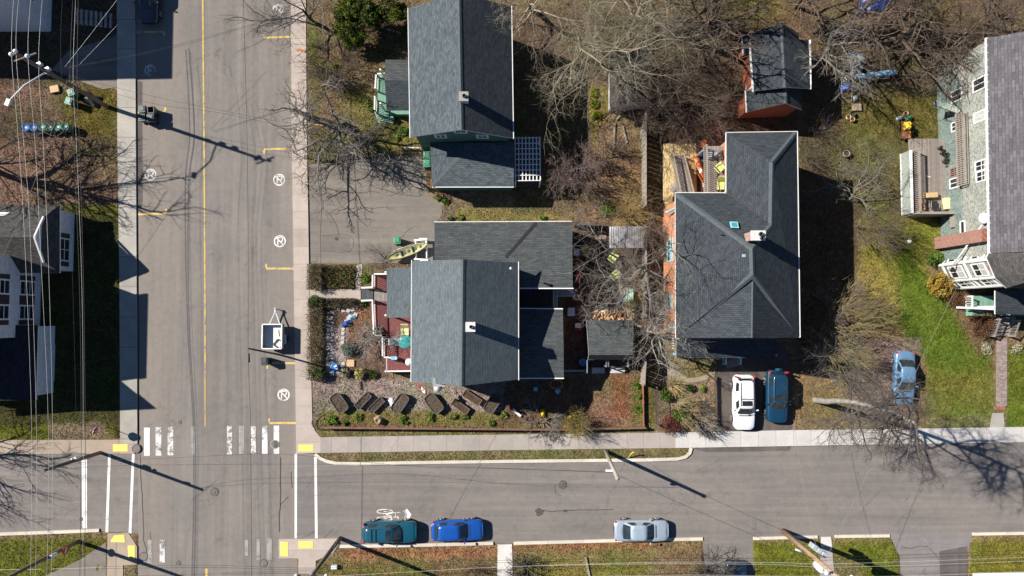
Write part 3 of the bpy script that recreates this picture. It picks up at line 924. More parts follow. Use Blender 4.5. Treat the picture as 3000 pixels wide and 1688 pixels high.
 slab('walkway', [(1955, 1080), (1985, 1088), (2012, 1108), (2045, 1105), (2094, 1088), (2094, 1104), (2050, 1118), (2008, 1122), (1978, 1104), (1955, 1098)], -.1, .09, 'path_tan', 'curved tan flagstone path before the porch')
 runs = [
  ([(924, 1330), (940, 1343), (958, 1351), (985, 1357), (1050, 1358), (1200, 1355), (1500, 1351), (1900, 1347), (1985, 1344), (2008, 1338), (2020, 1327), (2024, 1312)], .26),
  ([(996, 1600), (1200, 1597), (1445, 1591)], .26),
  ([(1505, 1591), (1800, 1583), (2058, 1578)], .26),
  ([(2206, 1577), (2394, 1572)], .24),
  ([(2445, 1571), (2605, 1569)], .24),
  ([(2848, 1564), (3300, 1557)], .24),
  ([(-300, 1571), (0, 1564), (200, 1557), (292, 1553)], .26),
 ]
 for pts, w in runs:
  w2 = [P(*p).to_2d() for p in pts]
  mb = MB()
  lf, rt = [], []
  for i, p in enumerate(w2):
   d = (w2[min(i + 1, len(w2) - 1)] - w2[max(i - 1, 0)]).normalized()
   nn = Vector((-d.y, d.x)) * (w / 2)
   lf.append(p + nn)
   rt.append(p - nn)
  for i in range(len(w2) - 1):
   a, b_, c, d = rt[i], rt[i + 1], lf[i + 1], lf[i]
   mb.add([(a.x, a.y, .13), (b_.x, b_.y, .13), (c.x, c.y, .13), (d.x, d.y, .13),
     (a.x, a.y, -.1), (b_.x, b_.y, -.1), (c.x, c.y, -.1), (d.x, d.y, -.1)],
                   [(0, 1, 2, 3), (4, 5, 1, 0), (7, 3, 2, 6)])
   if i == 0:
    o = len(mb.v) - 8
    mb.add_idx([o + 0, o + 3, o + 7, o + 4])
   if i == len(w2) - 2:
    o = len(mb.v) - 8
    mb.add_idx([o + 1, o + 5, o + 6, o + 2])
  mb.build('kerb', 'kerb', kind='structure')
 MB().strip([P(400.5, 590).to_2d(), P(403.5, 760).to_2d(), P(405, 1000).to_2d(), P(406, 1262).to_2d()], .14, .006).build('road_joint', 'crack', kind='structure')
 MB().strip([P(399.5, 270).to_2d(), P(400, 400).to_2d()], .1, .008).build('road_joint', 'crack', kind='structure')
 def stripe(name, quad, mat, z=.012):
  MB().flat(px_poly(quad), z).build(name, mat, kind='structure')
 RL = 'road_marking'
 stripe(RL, [(239, 1345), (255, 1345), (255, 1548), (241, 1548)], 'white_line')
 stripe(RL, [(317, 1329.5), (325, 1329.5), (317, 1562), (309, 1562)], 'white_line')
 stripe(RL, [(387, 1325), (395, 1325), (385, 1564), (377, 1564)], 'white_line')
 stripe(RL, [(863, 1330), (870.5, 1330), (870, 1577), (863, 1577)], 'white_line')
 stripe(RL, [(920.5, 1338), (928, 1338), (931, 1577), (923, 1577)], 'white_line')
 for x, w, y0, y1, m in ((422, 17, 1253, 1335, 'white_line'), (456, 17, 1252, 1335, 'white_worn'), (491, 17, 1251, 1334, 'white_worn'), (561, 11, 1250, 1332, 'white_faint'),
       (665, 15, 1248, 1331, 'white_worn'), (700, 15, 1248, 1330, 'white_faint'), (735, 15, 1248, 1330, 'white_worn'),
       (768, 16, 1248, 1288, 'white_worn'), (768, 16, 1288, 1330, 'white_line'), (802, 16, 1247, 1330, 'white_line'),
       (433, 13, 1582, 1650, 'white_faint'), (468, 15, 1582, 1648, 'white_worn'), (717, 10, 1582, 1628, 'white_faint'), (752, 10, 1580, 1640, 'white_faint'), (782, 15, 1577, 1640, 'white_faint')):
  stripe('crosswalk_bar', [(x, y0), (x + w, y0), (x + w, y1), (x, y1)], m)
 MB().strip([P(593.5, -100).to_2d(), P(595, 100).to_2d(), P(598, 422).to_2d(), P(600.5, 844).to_2d(), P(601, 1060).to_2d()], .14, .012).build(RL, 'yellow_mid', kind='structure')
 MB().strip([P(601, 1060).to_2d(), P(601.5, 1250).to_2d()], .12, .012).build(RL, 'yellow_worn', kind='structure')
 MB().strip([P(605, 1666).to_2d(), P(606, 1760).to_2d()], .18, .012).build(RL, 'yellow_line', kind='structure')
 for (a, b_, c) in (((402, 94), (482, 94), (481, 106)), ((404, 329.5), (485, 328), (484, 315)), ((405, 628.5), (488, 625.5), (487, 612)),
                       ((852, 108), (771, 111), (771, 101)), ((856, 437), (774, 437), (774, 452)), ((861, 787), (780, 787), (780, 773)),
                       ((866, 1064), (783, 1064), (783, 1080)), ((869, 1239.5), (788, 1239.5), (789, 1226))):
  a, b_, c = [P(*q).to_2d() for q in (a, b_, c)]
  mb = MB()
  mb.strip([a, b_], .17, .012)
  d = (b_ - a).normalized() * .085
  mb.strip([b_ + (c - b_).normalized() * .09, c], .17, .012)
  mb.build('parking_mark', 'yellow_line', kind='structure')
 for (x, y, r, m) in ((440, 206, 17, 'white_worn'), (441, 512, 18, 'white_worn'), (815, 28, 17, 'white_worn'), (818, 527, 18, 'symbol'), (820, 707, 18, 'symbol'), (831, 1157, 18, 'symbol')):
  c = P(x, y)
  R = M(r)
  mb = MB()
  for (a0, a1) in ((140, 310), (-40, 130)):
   pts = [(c.x + R * .885 * cos(radians(t)), c.y + R * .885 * sin(radians(t))) for t in range(a0, a1 + 1, 10)]
   mb.strip(pts, R * .22, .012)
  k = R * .72
  mb.strip([(c.x - k, c.y + k), (c.x + k, c.y - k)], R * .19, .012)
  sx = c.x - R * .33
  mb.strip([(sx, c.y - R * .6), (sx, c.y + R * .12)], R * .2, .0125)
  mb.strip([(sx - R * .1, c.y + R * .60), (c.x + R * .3, c.y + R * .60)], R * .2, .0125)
  mb.strip([(c.x + R * .40, c.y + R * .55), (c.x + R * .46, c.y + R * .3), (c.x + R * .38, c.y + R * .05), (c.x + R * .2, c.y - R * .06)], R * .2, .0128)
  mb.build('no_parking_symbol', m, kind='structure')
 mb = MB()
 q = lambda x, y: P(1080 + x / 10.35, 1470 + y / 10.35).to_2d()
 ell = lambda cx, cy, a, b_: [q(cx + a * cos(t * pi / 12), cy + b_ * sin(t * pi / 12)) for t in range(25)]
 mb.strip(ell(490, 297, 235, 65), .07, .012)
 mb.strip(ell(480, 515, 235, 60), .07, .012)
 for ln in ([(460, 290), (650, 320), (510, 400), (720, 440)], [(510, 400), (740, 335), (820, 335), (940, 325)], [(820, 335), (820, 465)],
               [(720, 440), (600, 480), (700, 500)], [(470, 430), (470, 510), (560, 500)], [(750, 465), (830, 465), (900, 480)]):
  mb.strip([q(*p) for p in ln], .065, .0125)
 mb.strip([q(880, 480), q(925, 475)], .28, .0127)
 mb.strip([q(940, 312), q(945, 345)], .12, .0127)
 mb.build('bicycle_symbol', 'symbol', kind='structure')
 mb = MB()
 mb.flat([q(1110, 260), q(1165, 210), q(1295, 385), q(1180, 385)], .012)
 mb.flat([q(1180, 385.5), q(1295, 385.5), q(1245, 500), q(1150, 500)], .012)
 mb.build('chevron_symbol', 'white_line', kind='structure')
 mb = MB()
 mb.flat([q(1040, 260), q(1105, 262), q(1175, 385), q(1145, 500), q(1060, 500), q(1110, 385)], .0115)
 mb.build('chevron_symbol', 'white_faint', kind='structure')
 for quad in ([(333, 1301), (376, 1301), (376, 1322), (333, 1322)], [(875, 1302), (918, 1302), (918, 1322), (875, 1322)], [(822, 1586), (845, 1587), (845, 1629), (822, 1628)],
                 [(876, 1584), (918, 1584), (918, 1605), (876, 1605)], [(338, 1567), (366, 1566), (368, 1588), (326, 1587), (328, 1580)], [(376, 1597), (397, 1597), (397, 1637), (378, 1633)]):
  MB().prism(px_poly(quad), .09, .118).build('tactile_plate', 'tactile', kind='structure')
 cr = [
  ([(410, 1330), (413, 1390), (417, 1450), (419, 1530), (421, 1580), (428, 1605), (430, 1615), (418, 1625)], .035),
  ([(440, 1556), (442, 1590), (446, 1620)], .02),
  ([(821, 1340), (821, 1420), (822, 1470), (819, 1500), (820, 1560)], .06), ([(822, 1480), (835, 1465), (845, 1455)], .03), ([(853, 1380), (856, 1430)], .03),
  ([(941, 490), (939, 540), (942, 600), (940, 700), (941, 770)], .03), ([(1020, 555), (1060, 565), (1090, 560), (1110, 565)], .03),
  ([(1090, 545), (1140, 560), (1180, 572), (1235, 575)], .04), ([(953, 615), (985, 655), (992, 690)], .035), ([(1000, 735), (1060, 738), (1110, 730)], .025),
  ([(1175, 700), (1190, 680), (1210, 665)], .03), ([(944, 690), (1026, 690), (1026, 737), (944, 737)], .03), ([(1000, 582), (1030, 568), (1065, 566)], .025),
  ([(1590, 1496), (1625, 1498), (1660, 1496), (1720, 1494), (1795, 1493)], .05), ([(2720, 1605), (2740, 1625), (2755, 1650)], .03),
  ([(2640, 1602), (2670, 1606), (2700, 1600), (2720, 1602)], .04), ([(375, 1215), (385, 1225), (384, 1240)], .02),
  ([(1627, 1420), (1626, 1435), (1632, 1447), (1645, 1453)], .03),
 ]
 for pts, w in cr:
  pp = smooth_line([P(*p) for p in pts], 3)
  pp = [(p.x + random.uniform(-.04, .04), p.y + random.uniform(-.04, .04)) for p in pp]
  MB().strip(pp, w * 1.2, .016).build('road_crack', 'crack', kind='structure')
 mb = MB()
 c = P(1581, 1500)
 mb.flat([(c.x + (.36 + .08 * sin(5 * t)) * cos(t), c.y + (.33 + .07 * cos(3 * t)) * sin(t)) for t in np.linspace(0, 2 * pi, 24)[:-1]], .014)
 c = P(1656, 1497)
 mb.flat([(c.x + .2 * cos(t), c.y + .13 * sin(t)) for t in np.linspace(0, 2 * pi, 12)[:-1]], .014)
 mb.build('road_stain', 'tar', kind='structure')
 def cover(x, y, r, label, grate=False, pad=0.):
  c = P(x, y)
  t = thing('drain_grate' if grate else 'manhole_cover', label, 'drain grate' if grate else 'manhole cover', (c.x, c.y, .0))
  z = .112 if (x, y) == (401, 1314) else .01
  R = M(r)
  mb = MB().lathe((c.x, c.y, z), [(R * 1.18, .0), (R * 1.18, .012), (R * .98, .014), (R * .98, .004)], 24, cap=False)
  mb.build('frame', 'iron' if pad == 0 else 'concrete', t)
  mb = MB()
  if grate:
   mb.lathe((c.x, c.y, z), [(R, -.02), (R, .002)], 20)
   for k in range(-3, 4):
    yy = k * R * .25
    hw = sqrt(max(0, R * R * .9 - yy * yy))
    mb.box((c.x, c.y + yy, z + .012), (hw * 2, R * .1, .02), .15, 1)
   mb.build('lid', ['iron', 'wood_grey'], t)
  else:
   mb.lathe((c.x, c.y, z), [(R, -.02), (R * .99, .008), (R * .75, .008), (R * .72, .004), (R * .45, .004), (R * .42, .009), (0.01, .009)], 24)
   mb.build('lid', 'iron', t)
 cover(401, 1314, 11, 'storm drain grate on the north-west corner by the yellow plate', True)
 cover(421, 1630, 11, 'storm drain grate at the south-west corner of the crossing', True)
 cover(806, 1302, 11, 'pale drain grate set in a white crosswalk bar', True, 1)
 cover(772, 1650, 10, 'drain grate beside the south-east corner pavement', True)
 cover(628, 1441, 11, 'round manhole cover in the middle of the crossing')
 cover(1648, 1420, 11, 'manhole cover in the side street near the leaning pole')
 cover(238, 1521, 5, 'small valve cover beside the white stop line')
 cover(527, 1237, 5, 'small valve cover above the faded zebra crossing')
 cover(523, 1649, 6, 'small valve cover near the bottom of the main street')
 cover(986, 700, 5, 'pale utility cap in the parking area patch')
def build_world():
 w = bpy.data.worlds.new('World')
 SC.world = w
 w.use_nodes = True
 nt = w.node_tree
 bg = nt.nodes['Background']
 sky = nt.nodes.new('ShaderNodeTexSky')
 sky.sky_type = 'NISHITA'
 sky.sun_disc = False
 el = radians(SUN_EL)
 az = radians(180 - SUN_AZ)          # direction to the sun, from +x, counter-clockwise
 sx, sy = cos(az), sin(az)
 sky.sun_elevation = el
 sky.sun_rotation = atan2(sx, sy)
 sky.air_density = .8
 sky.dust_density = 0
 sky.ozone_density = 6.0
 nt.links.new(sky.outputs[0], bg.inputs[0])
 bg.inputs[1].default_value = SKY
 d = bpy.data.lights.new('sun', 'SUN')
 d.energy = SUN
 d.angle = radians(.53)
 d.color = (1.0, .95, .87)
 o = bpy.data.objects.new('sun', d)
 COL.objects.link(o)
 v = Vector((sx * cos(el), sy * cos(el), sin(el)))
 o.rotation_euler = v.to_track_quat('Z', 'Y').to_euler()
 o.location = v * 80
 c = bpy.data.cameras.new('camera')
 c.sensor_width = 36
 c.lens = FPX / 3000 * 36
 c.clip_end = 2000
 co = bpy.data.objects.new('camera', c)
 COL.objects.link(co)
 co.location = (0, 0, HC)
 co.rotation_euler = (PITCH, 0, 0)
 SC.camera = co
 vs = SC.view_settings
 vs.view_transform = 'Standard'
 vs.look = 'None'
 vs.exposure = EXPO
 vs.gamma = 1
 vs.use_curve_mapping = False
SUN_EL, SUN_AZ, SUN, SKY, EXPO = 38.5, 20.3, 5.0, .055, .80
def V2(p):
 return Vector((p[0], p[1]))
def roof_w(parent, pts, mat, name='roof', thick=.13, fascia='white'):
 """roof slab from world points; first edge is the eave"""
 pts = [Vector(p) for p in pts]
 n = Vector((0, 0, 0))
 for i in range(len(pts)):
  n += (pts[i] - pts[0]).cross(pts[(i + 1) % len(pts)] - pts[0])
 if n.z < 0:
  n = -n
  pts = [pts[1], pts[0]] + pts[:1:-1]
 n.normalize()
 u = (pts[1] - pts[0]).normalized()
 v = n.cross(u)
 uv = [((p - pts[0]).dot(u), (p - pts[0]).dot(v)) for p in pts]
 k = len(pts)
 low = [p - Vector((0, 0, thick)) for p in pts]
 mb = MB()
 mb.add(pts, [tuple(range(k))], 0, [uv])
 mb.add(low, [tuple(range(k - 1, -1, -1))], 1)
 for i in range(k):
  j = (i + 1) % k
  mb.add([pts[i], low[i], low[j], pts[j]], [(0, 1, 2, 3)], 1)
 return mb.build(name, [mat, fascia], parent)
def roof(parent, pts, mat, **kw):
 return roof_w(parent, [P(*p) for p in pts], mat, **kw)
def ridge_cap(mb, a, b, w=.26, m=.7):
 a, b = Vector(a), Vector(b)
 d = b - a
 if abs(d.z) > .3:
  m /= 1.414
 h = Vector((d.x, d.y, 0)).normalized()
 up = Vector((0, 0, .014))
 for s in (1, -1):
  o = Vector((-h.y * s, h.x * s, -m)) * (w * .6)
  mb.add([a + up, b + up, b + up + o, a + up + o], [(0, 1, 2, 3) if s < 0 else (3, 2, 1, 0)])
def gable(t, EL0, EL1, ER0, ER1, K0, K1, ze, zr, wall, rmat, inset=.35, rmat2=None, end=.25):
 el0, el1, er0, er1 = [P(p[0], p[1], ze) for p in (EL0, EL1, ER0, ER1)]
 k0, k1 = P(K0[0], K0[1], zr), P(K1[0], K1[1], zr)
 roof_w(t, [el0, el1, k1, k0], rmat)
 roof_w(t, [er1, er0, k0, k1], rmat2 or rmat)
 mb = MB()
 ridge_cap(mb, k0, k1, .26, (zr - ze) / max(.1, ((el0 + er0) / 2 - el0).to_2d().length))
 mb.build('ridge_cap', 'cap', t)
 if wall:
  a = (k1 - k0).normalized()
  a.z = 0
  pts = []
  for (l, r, k, s) in ((el0, er0, k0, 1), (el1, er1, k1, -1)):
   w = (r - l).length
   f = inset / w
   L_ = l.lerp(r, f) + a * (s * end)
   R_ = l.lerp(r, 1 - f) + a * (s * end)
   kk = k + a * (s * end)
   zt = ze + (zr - ze) * (2 * f) - .17
   pts.append([(L_.x, L_.y, -.1), (L_.x, L_.y, zt), (kk.x, kk.y, zr - .17), (R_.x, R_.y, zt), (R_.x, R_.y, -.1)])
  mb = MB()
  vs = pts[0] + pts[1]
  mb.add(vs, [(0, 1, 2, 3, 4), (9, 8, 7, 6, 5), (0, 5, 6, 1), (1, 6, 7, 2), (2, 7, 8, 3), (3, 8, 9, 4), (4, 9, 5, 0)])
  mb.build('wall', wall, t)
  return pts
 return None
def walls(t, poly, z1, mat, z0=-.1, name='wall'):
 return MB().prism([V2(p)[:] for p in poly], z0, z1).build(name, mat, t)
def window(t, A, B, u0, u1, z0, z1, nx=2, ny=2, frame='white', pane='glass', out=None, fw=.1, name='window', shutters=None, blind=0.):
 """window on the wall line A->B; u along the wall in metres; the wall's outer side is on the right of A->B"""
 A, B = V2(A), V2(B)
 d = (B - A).normalized()
 n = Vector((d.y, -d.x))
 def W(u, z, o):
  p = A + d * u + n * o
  return Vector((p.x, p.y, z))
 def bar(mb, ua, ub, za, zb, o=.05, mi=0):
  vs = [W(u, z, k) for k in (-.02, o) for (u, z) in ((ua, za), (ub, za), (ub, zb), (ua, zb))]
  mb.add(vs, [(3, 2, 1, 0), (4, 5, 6, 7), (0, 1, 5, 4), (1, 2, 6, 5), (2, 3, 7, 6), (3, 0, 4, 7)], mi)
 mb = MB()
 bar(mb, u0 - fw, u0, z0 - fw, z1 + fw)
 bar(mb, u1, u1 + fw, z0 - fw, z1 + fw)
 bar(mb, u0, u1, z0 - fw, z0, .07)
 bar(mb, u0, u1, z1, z1 + fw, .06)
 for i in range(1, nx):
  u = u0 + (u1 - u0) * i / nx
  bar(mb, u - .025, u + .025, z0, z1, .04)
 for i in range(1, ny):
  z = z0 + (z1 - z0) * i / ny
  bar(mb, u0, u1, z - .03, z + .03, .035)
 w = mb.build(name, frame, t)
 g = MB()
 bar(g, u0, u1, z0, z1, .018)
 g.build('pane', pane, w)
 if blind:
  g = MB()
  bar(g, u0 + .02, u1 - .02, z1 - (z1 - z0) * blind, z1 - .02, .026)
  g.build('blind', 'curtain', w)
 if shutters:
  for (a, b) in ((u0 - fw - shutters, u0 - fw - .02), (u1 + fw + .02, u1 + fw + shutters)):
   g = MB()
   bar(g, a, b, z0 - .05, z1 + .05, .045)
   g.build('shutter', 'shutter', t)
 return w
def chimney(t, px, py, zt, w, d, z0, mat, pot=None, capmat='concrete', name='chimney'):
 c = P(px, py, zt)
 mb = MB().box((c.x, c.y, (z0 + zt - .12) / 2), (w, d, zt - .12 - z0))
 o = mb.build(name, mat, t)
 MB().box((c.x, c.y, zt - .06), (w + .1, d + .1, .12)).build('cap', capmat, o)
 if pot:
  MB().lathe((c.x + pot[0], c.y + pot[1], zt), [(.14, 0), (.14, .18), (.11, .18), (.11, .05), (.01, .05)], 12, cap=False).build('flue', 'black', o)
 return o
def railing(t, pts, z0, h=.95, mat='white', step=.14, name='railing', top=.11, bal=.035, posts=True):
 """hand rail with balusters along world 2-D points; z0 a level or a list of levels"""
 zz = z0 if isinstance(z0, (list, tuple)) else [z0] * len(pts)
 mb = MB()
 for i in range(len(pts) - 1):
  a, b = V2(pts[i]), V2(pts[i + 1])
  l = (b - a).length
  A, B = Vector((a.x, a.y, zz[i])), Vector((b.x, b.y, zz[i + 1]))
  up = Vector((0, 0, 1))
  mb.beam(A + up * h, B + up * h, top, .05)
  mb.beam(A + up * .12, B + up * .12, .06, .05)
  n = max(1, int(l / step))
  for k in range(1, n):
   p = A.lerp(B, k / n)
   mb.box((p.x, p.y, p.z + (h + .12) / 2), (bal, bal, h - .12))
  if posts:
   for p in (A, B):
    mb.box((p.x, p.y, p.z + h / 2 + .03), (.11, .11, h + .06))
 return mb.build(name, mat, t)
def steps(t, a, b, w, z0, z1, n, mat, name='steps'):
 """treads from a (low) to b (high), w wide"""
 a, b = V2(a), V2(b)
 d = (b - a) / n
 ang = atan2(d.y, d.x)
 mb = MB()
 for i in range(n):
  c = a + d * (i + .5)
  z = z0 + (z1 - z0) * (i + 1) / n
  mb.box((c.x, c.y, z / 2 + z0 / 2), (d.length, w, z - z0 + .02), ang)
 return mb.build(name, mat, t)
def house_green():
 c = P(1350, 230)
 t = thing('house', 'dark green house with a blue-grey gable roof at the top of the picture', 'house', (c.x, c.y, 0))
 ze, zr = 5.6, 8.3
 pts = gable(t, (1196, 25), (1202, 402), (1497, 20), (1503, 405), (1345, -22), (1352, 380), ze, zr, 'siding_green', 'roof_blue', rmat2='roof_dark')  # east slope: shade painted in as a darker copy of the shingles
 s = pts[1]
 A, B = Vector(s[0][:2]), Vector(s[4][:2])
 W = (B - A).length
 window(t, A, B, W * .27 - .35, W * .27 + .35, 4.75, 5.55, 2, 2, fw=.13)
 window(t, A, B, W * .72 - .35, W * .72 + .35, 4.75, 5.55, 2, 2, fw=.13)
 window(t, A, B, W * .5 - .38, W * .5 + .38, 6.3, 7.0, 2, 1, fw=.13)
 roof(t, [(1266, 547, 2.9), (1505, 547, 2.9), (1507, 418, 3.7), (1388, 418, 3.7)], 'roof_blue')
 roof(t, [(1260, 418, 2.9), (1266, 547, 2.9), (1388, 418, 3.7)], 'roof_blue')
 mb = MB()
 ridge_cap(mb, P(1267, 546, 2.9), P(1388, 418, 3.7), .3, .22)
 mb.build('hip_cap', 'cap', t)
 q = [P(x, y, 3.1) for x, y in ((1271, 540), (1500, 540), (1500, 412), (1266, 425))]
 walls(t, q, 2.74, 'siding_green')
 g = MB()
 g.beam(P(1266, 548, 2.84), P(1505, 548, 2.84), .1, .1)
 g.beam(P(1195, 24, 5.55), P(1201, 404, 5.55), .05, .1)
 g.beam(P(1499, 18, 5.55), P(1504.5, 407, 5.55), .06, .1)
 g.build('gutter', 'white', t)
 chimney(t, 1358, 282, 8.9, .62, .62, 6.5, 'chim_white', (.05, 0))
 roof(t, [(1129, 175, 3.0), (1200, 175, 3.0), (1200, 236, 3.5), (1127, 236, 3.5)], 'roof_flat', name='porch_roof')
 roof(t, [(1200, 323, 3.0), (1133, 323, 3.0), (1127, 236, 3.5), (1200, 236, 3.5)], 'roof_dark', name='porch_roof')  # slope turned from the sun, its shade put into a darker shingle colour
 dk = [P(x, y, .75) for x, y in ((1104, 217), (1205, 217), (1205, 335), (1108, 335))]
 MB().prism([p.to_2d()[:] for p in dk], 0, .75).build('porch_deck', 'deck_green', t)
 a, b = P(1128, 358, .1), P(1128, 336, .75)
 steps(t, a, b, 1.5, .05, .75, 4, 'deck_green')
 r = lambda x, y: P(x, y, 1.7).to_2d()
 railing(t, [r(1125, 216), r(1102, 216), r(1099, 258)], .75)
 railing(t, [r(1098, 284), r(1097, 324), r(1106, 352)], [.75, .75, .1])
 for x, y in ((1108, 230), (1108, 325)):
  p = P(x + 20, y, .75)
  MB().box((p.x, p.y, 1.85), (.14, .14, 2.2)).build('porch_post', 'white', t)
 p = P(1487, 170, 6.6)
 MB().tube([p, p + Vector((0, 0, .5))], .05).build('vent_pipe', 'black', t)
 g = MB()
 g.beam(P(1184, 432, .5), P(1234, 434, .5), .1, .1)
 g.build('downpipe', 'white', t)
 c = P(1545, 470)
 g = thing('pergola', 'white slatted pergola attached to the green house', 'pergola', (c.x, c.y, 0))
 q = lambda x, y, z=2.6: P(x, y, z)
 mb = MB()
 for k in range(8):
  x0 = 1509 + k * 10.4
  mb.beam(q(x0, 401), q(x0 + 1, 532), .09, .12)
 mb.build('rafters', 'white', g)
 mb = MB()
 for k in range(9):
  y = 405 + k * 15.6
  mb.beam(q(1508, y, 2.71), q(1583, y - 1, 2.71), .06, .06)
 mb.build('slats', 'white', g)
 for x, y in ((1581, 404), (1583, 531), (1510, 531)):
  p = q(x, y)
  MB().box((p.x, p.y, 1.26), (.12, .12, 2.5)).build('post', 'white', g)
 mb = MB()
 mb.prism([P(x, y, .5).to_2d()[:] for x, y in ((1512, 408), (1578, 408), (1578, 545), (1512, 545))], 0, .5)
 mb.build('deck', 'deck_dark', g)
def house_middle():
 c = P(1360, 940)
 t = thing('house', 'corner house with a blue-grey gable roof and a red porch deck', 'house', (c.x, c.y, 0))
 pts = gable(t, (1207, 765), (1205, 1117), (1517, 770), (1518, 1112), (1357, 760), (1353, 1131), 5.5, 8.4, 'siding_blue', 'roof_mid', rmat2='roof_mid')
 g = MB()
 g.beam(P(1206, 762, 5.45), P(1204, 1119, 5.45), .05, .11)
 g.beam(P(1519, 767, 5.45), P(1519.5, 1114, 5.45), .06, .11)
 g.build('gutter', 'white', t)
 s = pts[1]
 A, B = Vector(s[0][:2]), Vector(s[4][:2])
 W = (B - A).length
 for f in (.2, .78):
  for z in (1.2, 4.0):
   window(t, A, B, W * f - .45, W * f + .45, z, z + 1.5, 2, 2)
 roof(t, [(1273, 653, 3.0), (1676, 651, 3.0), (1678, 842, 4.2), (1273, 842, 4.2)], 'roof_flat')
 g = MB()
 g.beam(P(1571, 653, 3.04), P(1482, 755, 3.67), .28, .03)
 g.build('valley_flashing', 'black', t)
 walls(t, [P(1279, 659, 2.9), P(1668, 658, 2.9), P(1668, 838, 2.9), P(1279, 838, 2.9)], 2.85, 'siding_blue')
 g = MB()
 g.beam(P(1272, 650.5, 2.95), P(1676, 648.5, 2.95), .05, .1)
 g.beam(P(1518, 845, 4.1), P(1680, 845, 4.1), .09, .1)
 g.build('gutter', 'white', t)
 roof(t, [(1515, 905, 3.0), (1649, 907, 3.0), (1651, 1010, 3.9), (1515, 1010, 3.9)], 'roof_flat')
 roof(t, [(1652, 1107, 3.0), (1515, 1107, 3.0), (1515, 1010, 3.9), (1651, 1010, 3.9)], 'roof_flat')
 walls(t, [P(1520, 912, 3.0), P(1644, 912, 3.0), P(1646, 1101, 3.0), P(1520, 1101, 3.0)], 2.95, 'siding_blue')
 g = MB()
 g.beam(P(1518, 903.5, 2.98), P(1649, 905, 2.98), .09, .1)
 g.beam(P(1518, 1108.5, 2.98), P(1652, 1108.5, 2.98), .09, .1)
 g.build('gutter', 'white', t)
 MB().prism(px_poly([(1515, 846), (1622, 846), (1622, 904), (1515, 904)], .8), 0, .8).build('rear_deck', 'deck_dark', t)
 chimney(t, 1378, 958, 8.9, .62, .62, 6.8, 'concrete', (.06, 0), 'chim_white')
 o = chimney(t, 1287, 1120, 6.9, .85, .55, 0, 'brick')
 p = P(1283, 1128, 5.5)
 MB().lathe((p.x, p.y - .25, 5.0), [(.3, 0), (.3, .9), (.05, 1.05)], 16).build('vent_hood', 'galv', t)
 p = P(1497, 788, 6.4)
 mb = MB().tube([p, p + Vector((0, 0, .45))], .07)
 mb.lathe((p.x, p.y, p.z + .45), [(.12, 0), (.12, .12), (.02, .16)], 10)
 mb.build('vent_pipe', 'galv', t)
 roof(t, [(1133, 931, 2.9), (1133, 785, 2.9), (1210, 783, 3.3), (1210, 930, 3.3)], 'roof_mid', name='porch_roof', fascia='white')
 dk = px_poly([(1096, 806), (1205, 806), (1205, 1091), (1134, 1091), (1134, 1048), (1122, 1048), (1122, 986), (1096, 986)], .7)
 MB().prism(dk, 0, .7).build('porch_deck', 'deck_red', t)
 MB().prism(px_poly([(1131, 1050), (1158, 1050), (1158, 1088), (1131, 1088)], .5), 0, .5).build('landing', 'stone', t)
 MB().box(P(1116, 866, .72)[:2] + (.73,), (1.1, 1.0, .03)).build('doormat', 'deck_grey', t)
 r = lambda x, y: P(x, y, 1.62).to_2d()
 railing(t, [r(1135, 802.5), r(1092, 803), r(1091, 841)], .7)
 railing(t, [r(1091, 880), r(1095, 982), r(1120, 984), r(1121, 1046), r(1160, 1050)], .7)
 railing(t, [r(1128, 1088.5), r(1204, 1087.5)], .5)
 for x, y in ((1136, 800), (1136, 924)):
  p = P(x, y, 1.8)
  MB().box((p.x, p.y, 1.8), (.14, .14, 2.2)).build('porch_post', 'white', t)
 a, b = P(1060, 863, .1), P(1093, 863, .7)
 steps(t, a, b, .95, .05, .68, 4, 'deck_dark')
 railing(t, [r(1091, 842), P(1058, 843, 1.1).to_2d()], [.7, .1], posts=False)
 railing(t, [r(1092, 880), P(1058, 881, 1.1).to_2d()], [.7, .1], posts=False)
 c = P(1650, 870)
 s = thing('lattice_screen', 'white diagonal lattice screen beside the rear deck', 'lattice screen', (c.x, c.y, 0))
 mb = MB()
 def lattice(x0, y0, x1, y1, z0, z1, n):
  a, b = P(x0, y0, z1).to_2d(), P(x1, y1, z1).to_2d()
  l = (b - a).length
  for k in range(int((l + (z1 - z0)) / .15)):
   for sgn in (1, -1):
    u0, u1 = k * .15, k * .15 - (z1 - z0)
    pa, pb = a + (b - a) * (min(max(u0, 0), l) / l), a + (b - a) * (min(max(u1, 0), l) / l)
    za, zb = z0 + max(0, u0 - l), z1 - max(0, -u1)
    if sgn < 0:
     za, zb = z1 + z0 - za, z1 + z0 - zb
    mb.beam((pa.x, pa.y, za), (pb.x, pb.y, zb), .02, .035)
 for (x0, y0, x1, y1) in ((1632, 848, 1688, 868), (1621, 848, 1633, 905)):
  a, b = P(x0, y0, 2.3), P(x1, y1, 2.3)
  w, h = abs(b.x - a.x), abs(b.y - a.y)
  ox, oy = min(a.x, b.x), min(a.y, b.y)
  k = .0
  while k < w + h:
   for sgn in (0, 1):
    p0 = (max(0, k - h), min(k, h))
    p1 = (min(k, w), max(0, k - w))
    if sgn:
     p0, p1 = (w - p0[0], p0[1]), (w - p1[0], p1[1])
    mb.beam((ox + p0[0], oy + p0[1], 2.3 + sgn * .02), (ox + p1[0], oy + p1[1], 2.3 + sgn * .02), .03, .012)
   k += .16
  for pa, pb in (((ox, oy), (ox + w, oy)), ((ox, oy + h), (ox + w, oy + h)), ((ox, oy), (ox, oy + h)), ((ox + w, oy), (ox + w, oy + h))):
   mb.beam((pa[0], pa[1], 2.32), (pb[0], pb[1], 2.32), .05, .05)
 mb.build('lattice', 'chim_white', s)
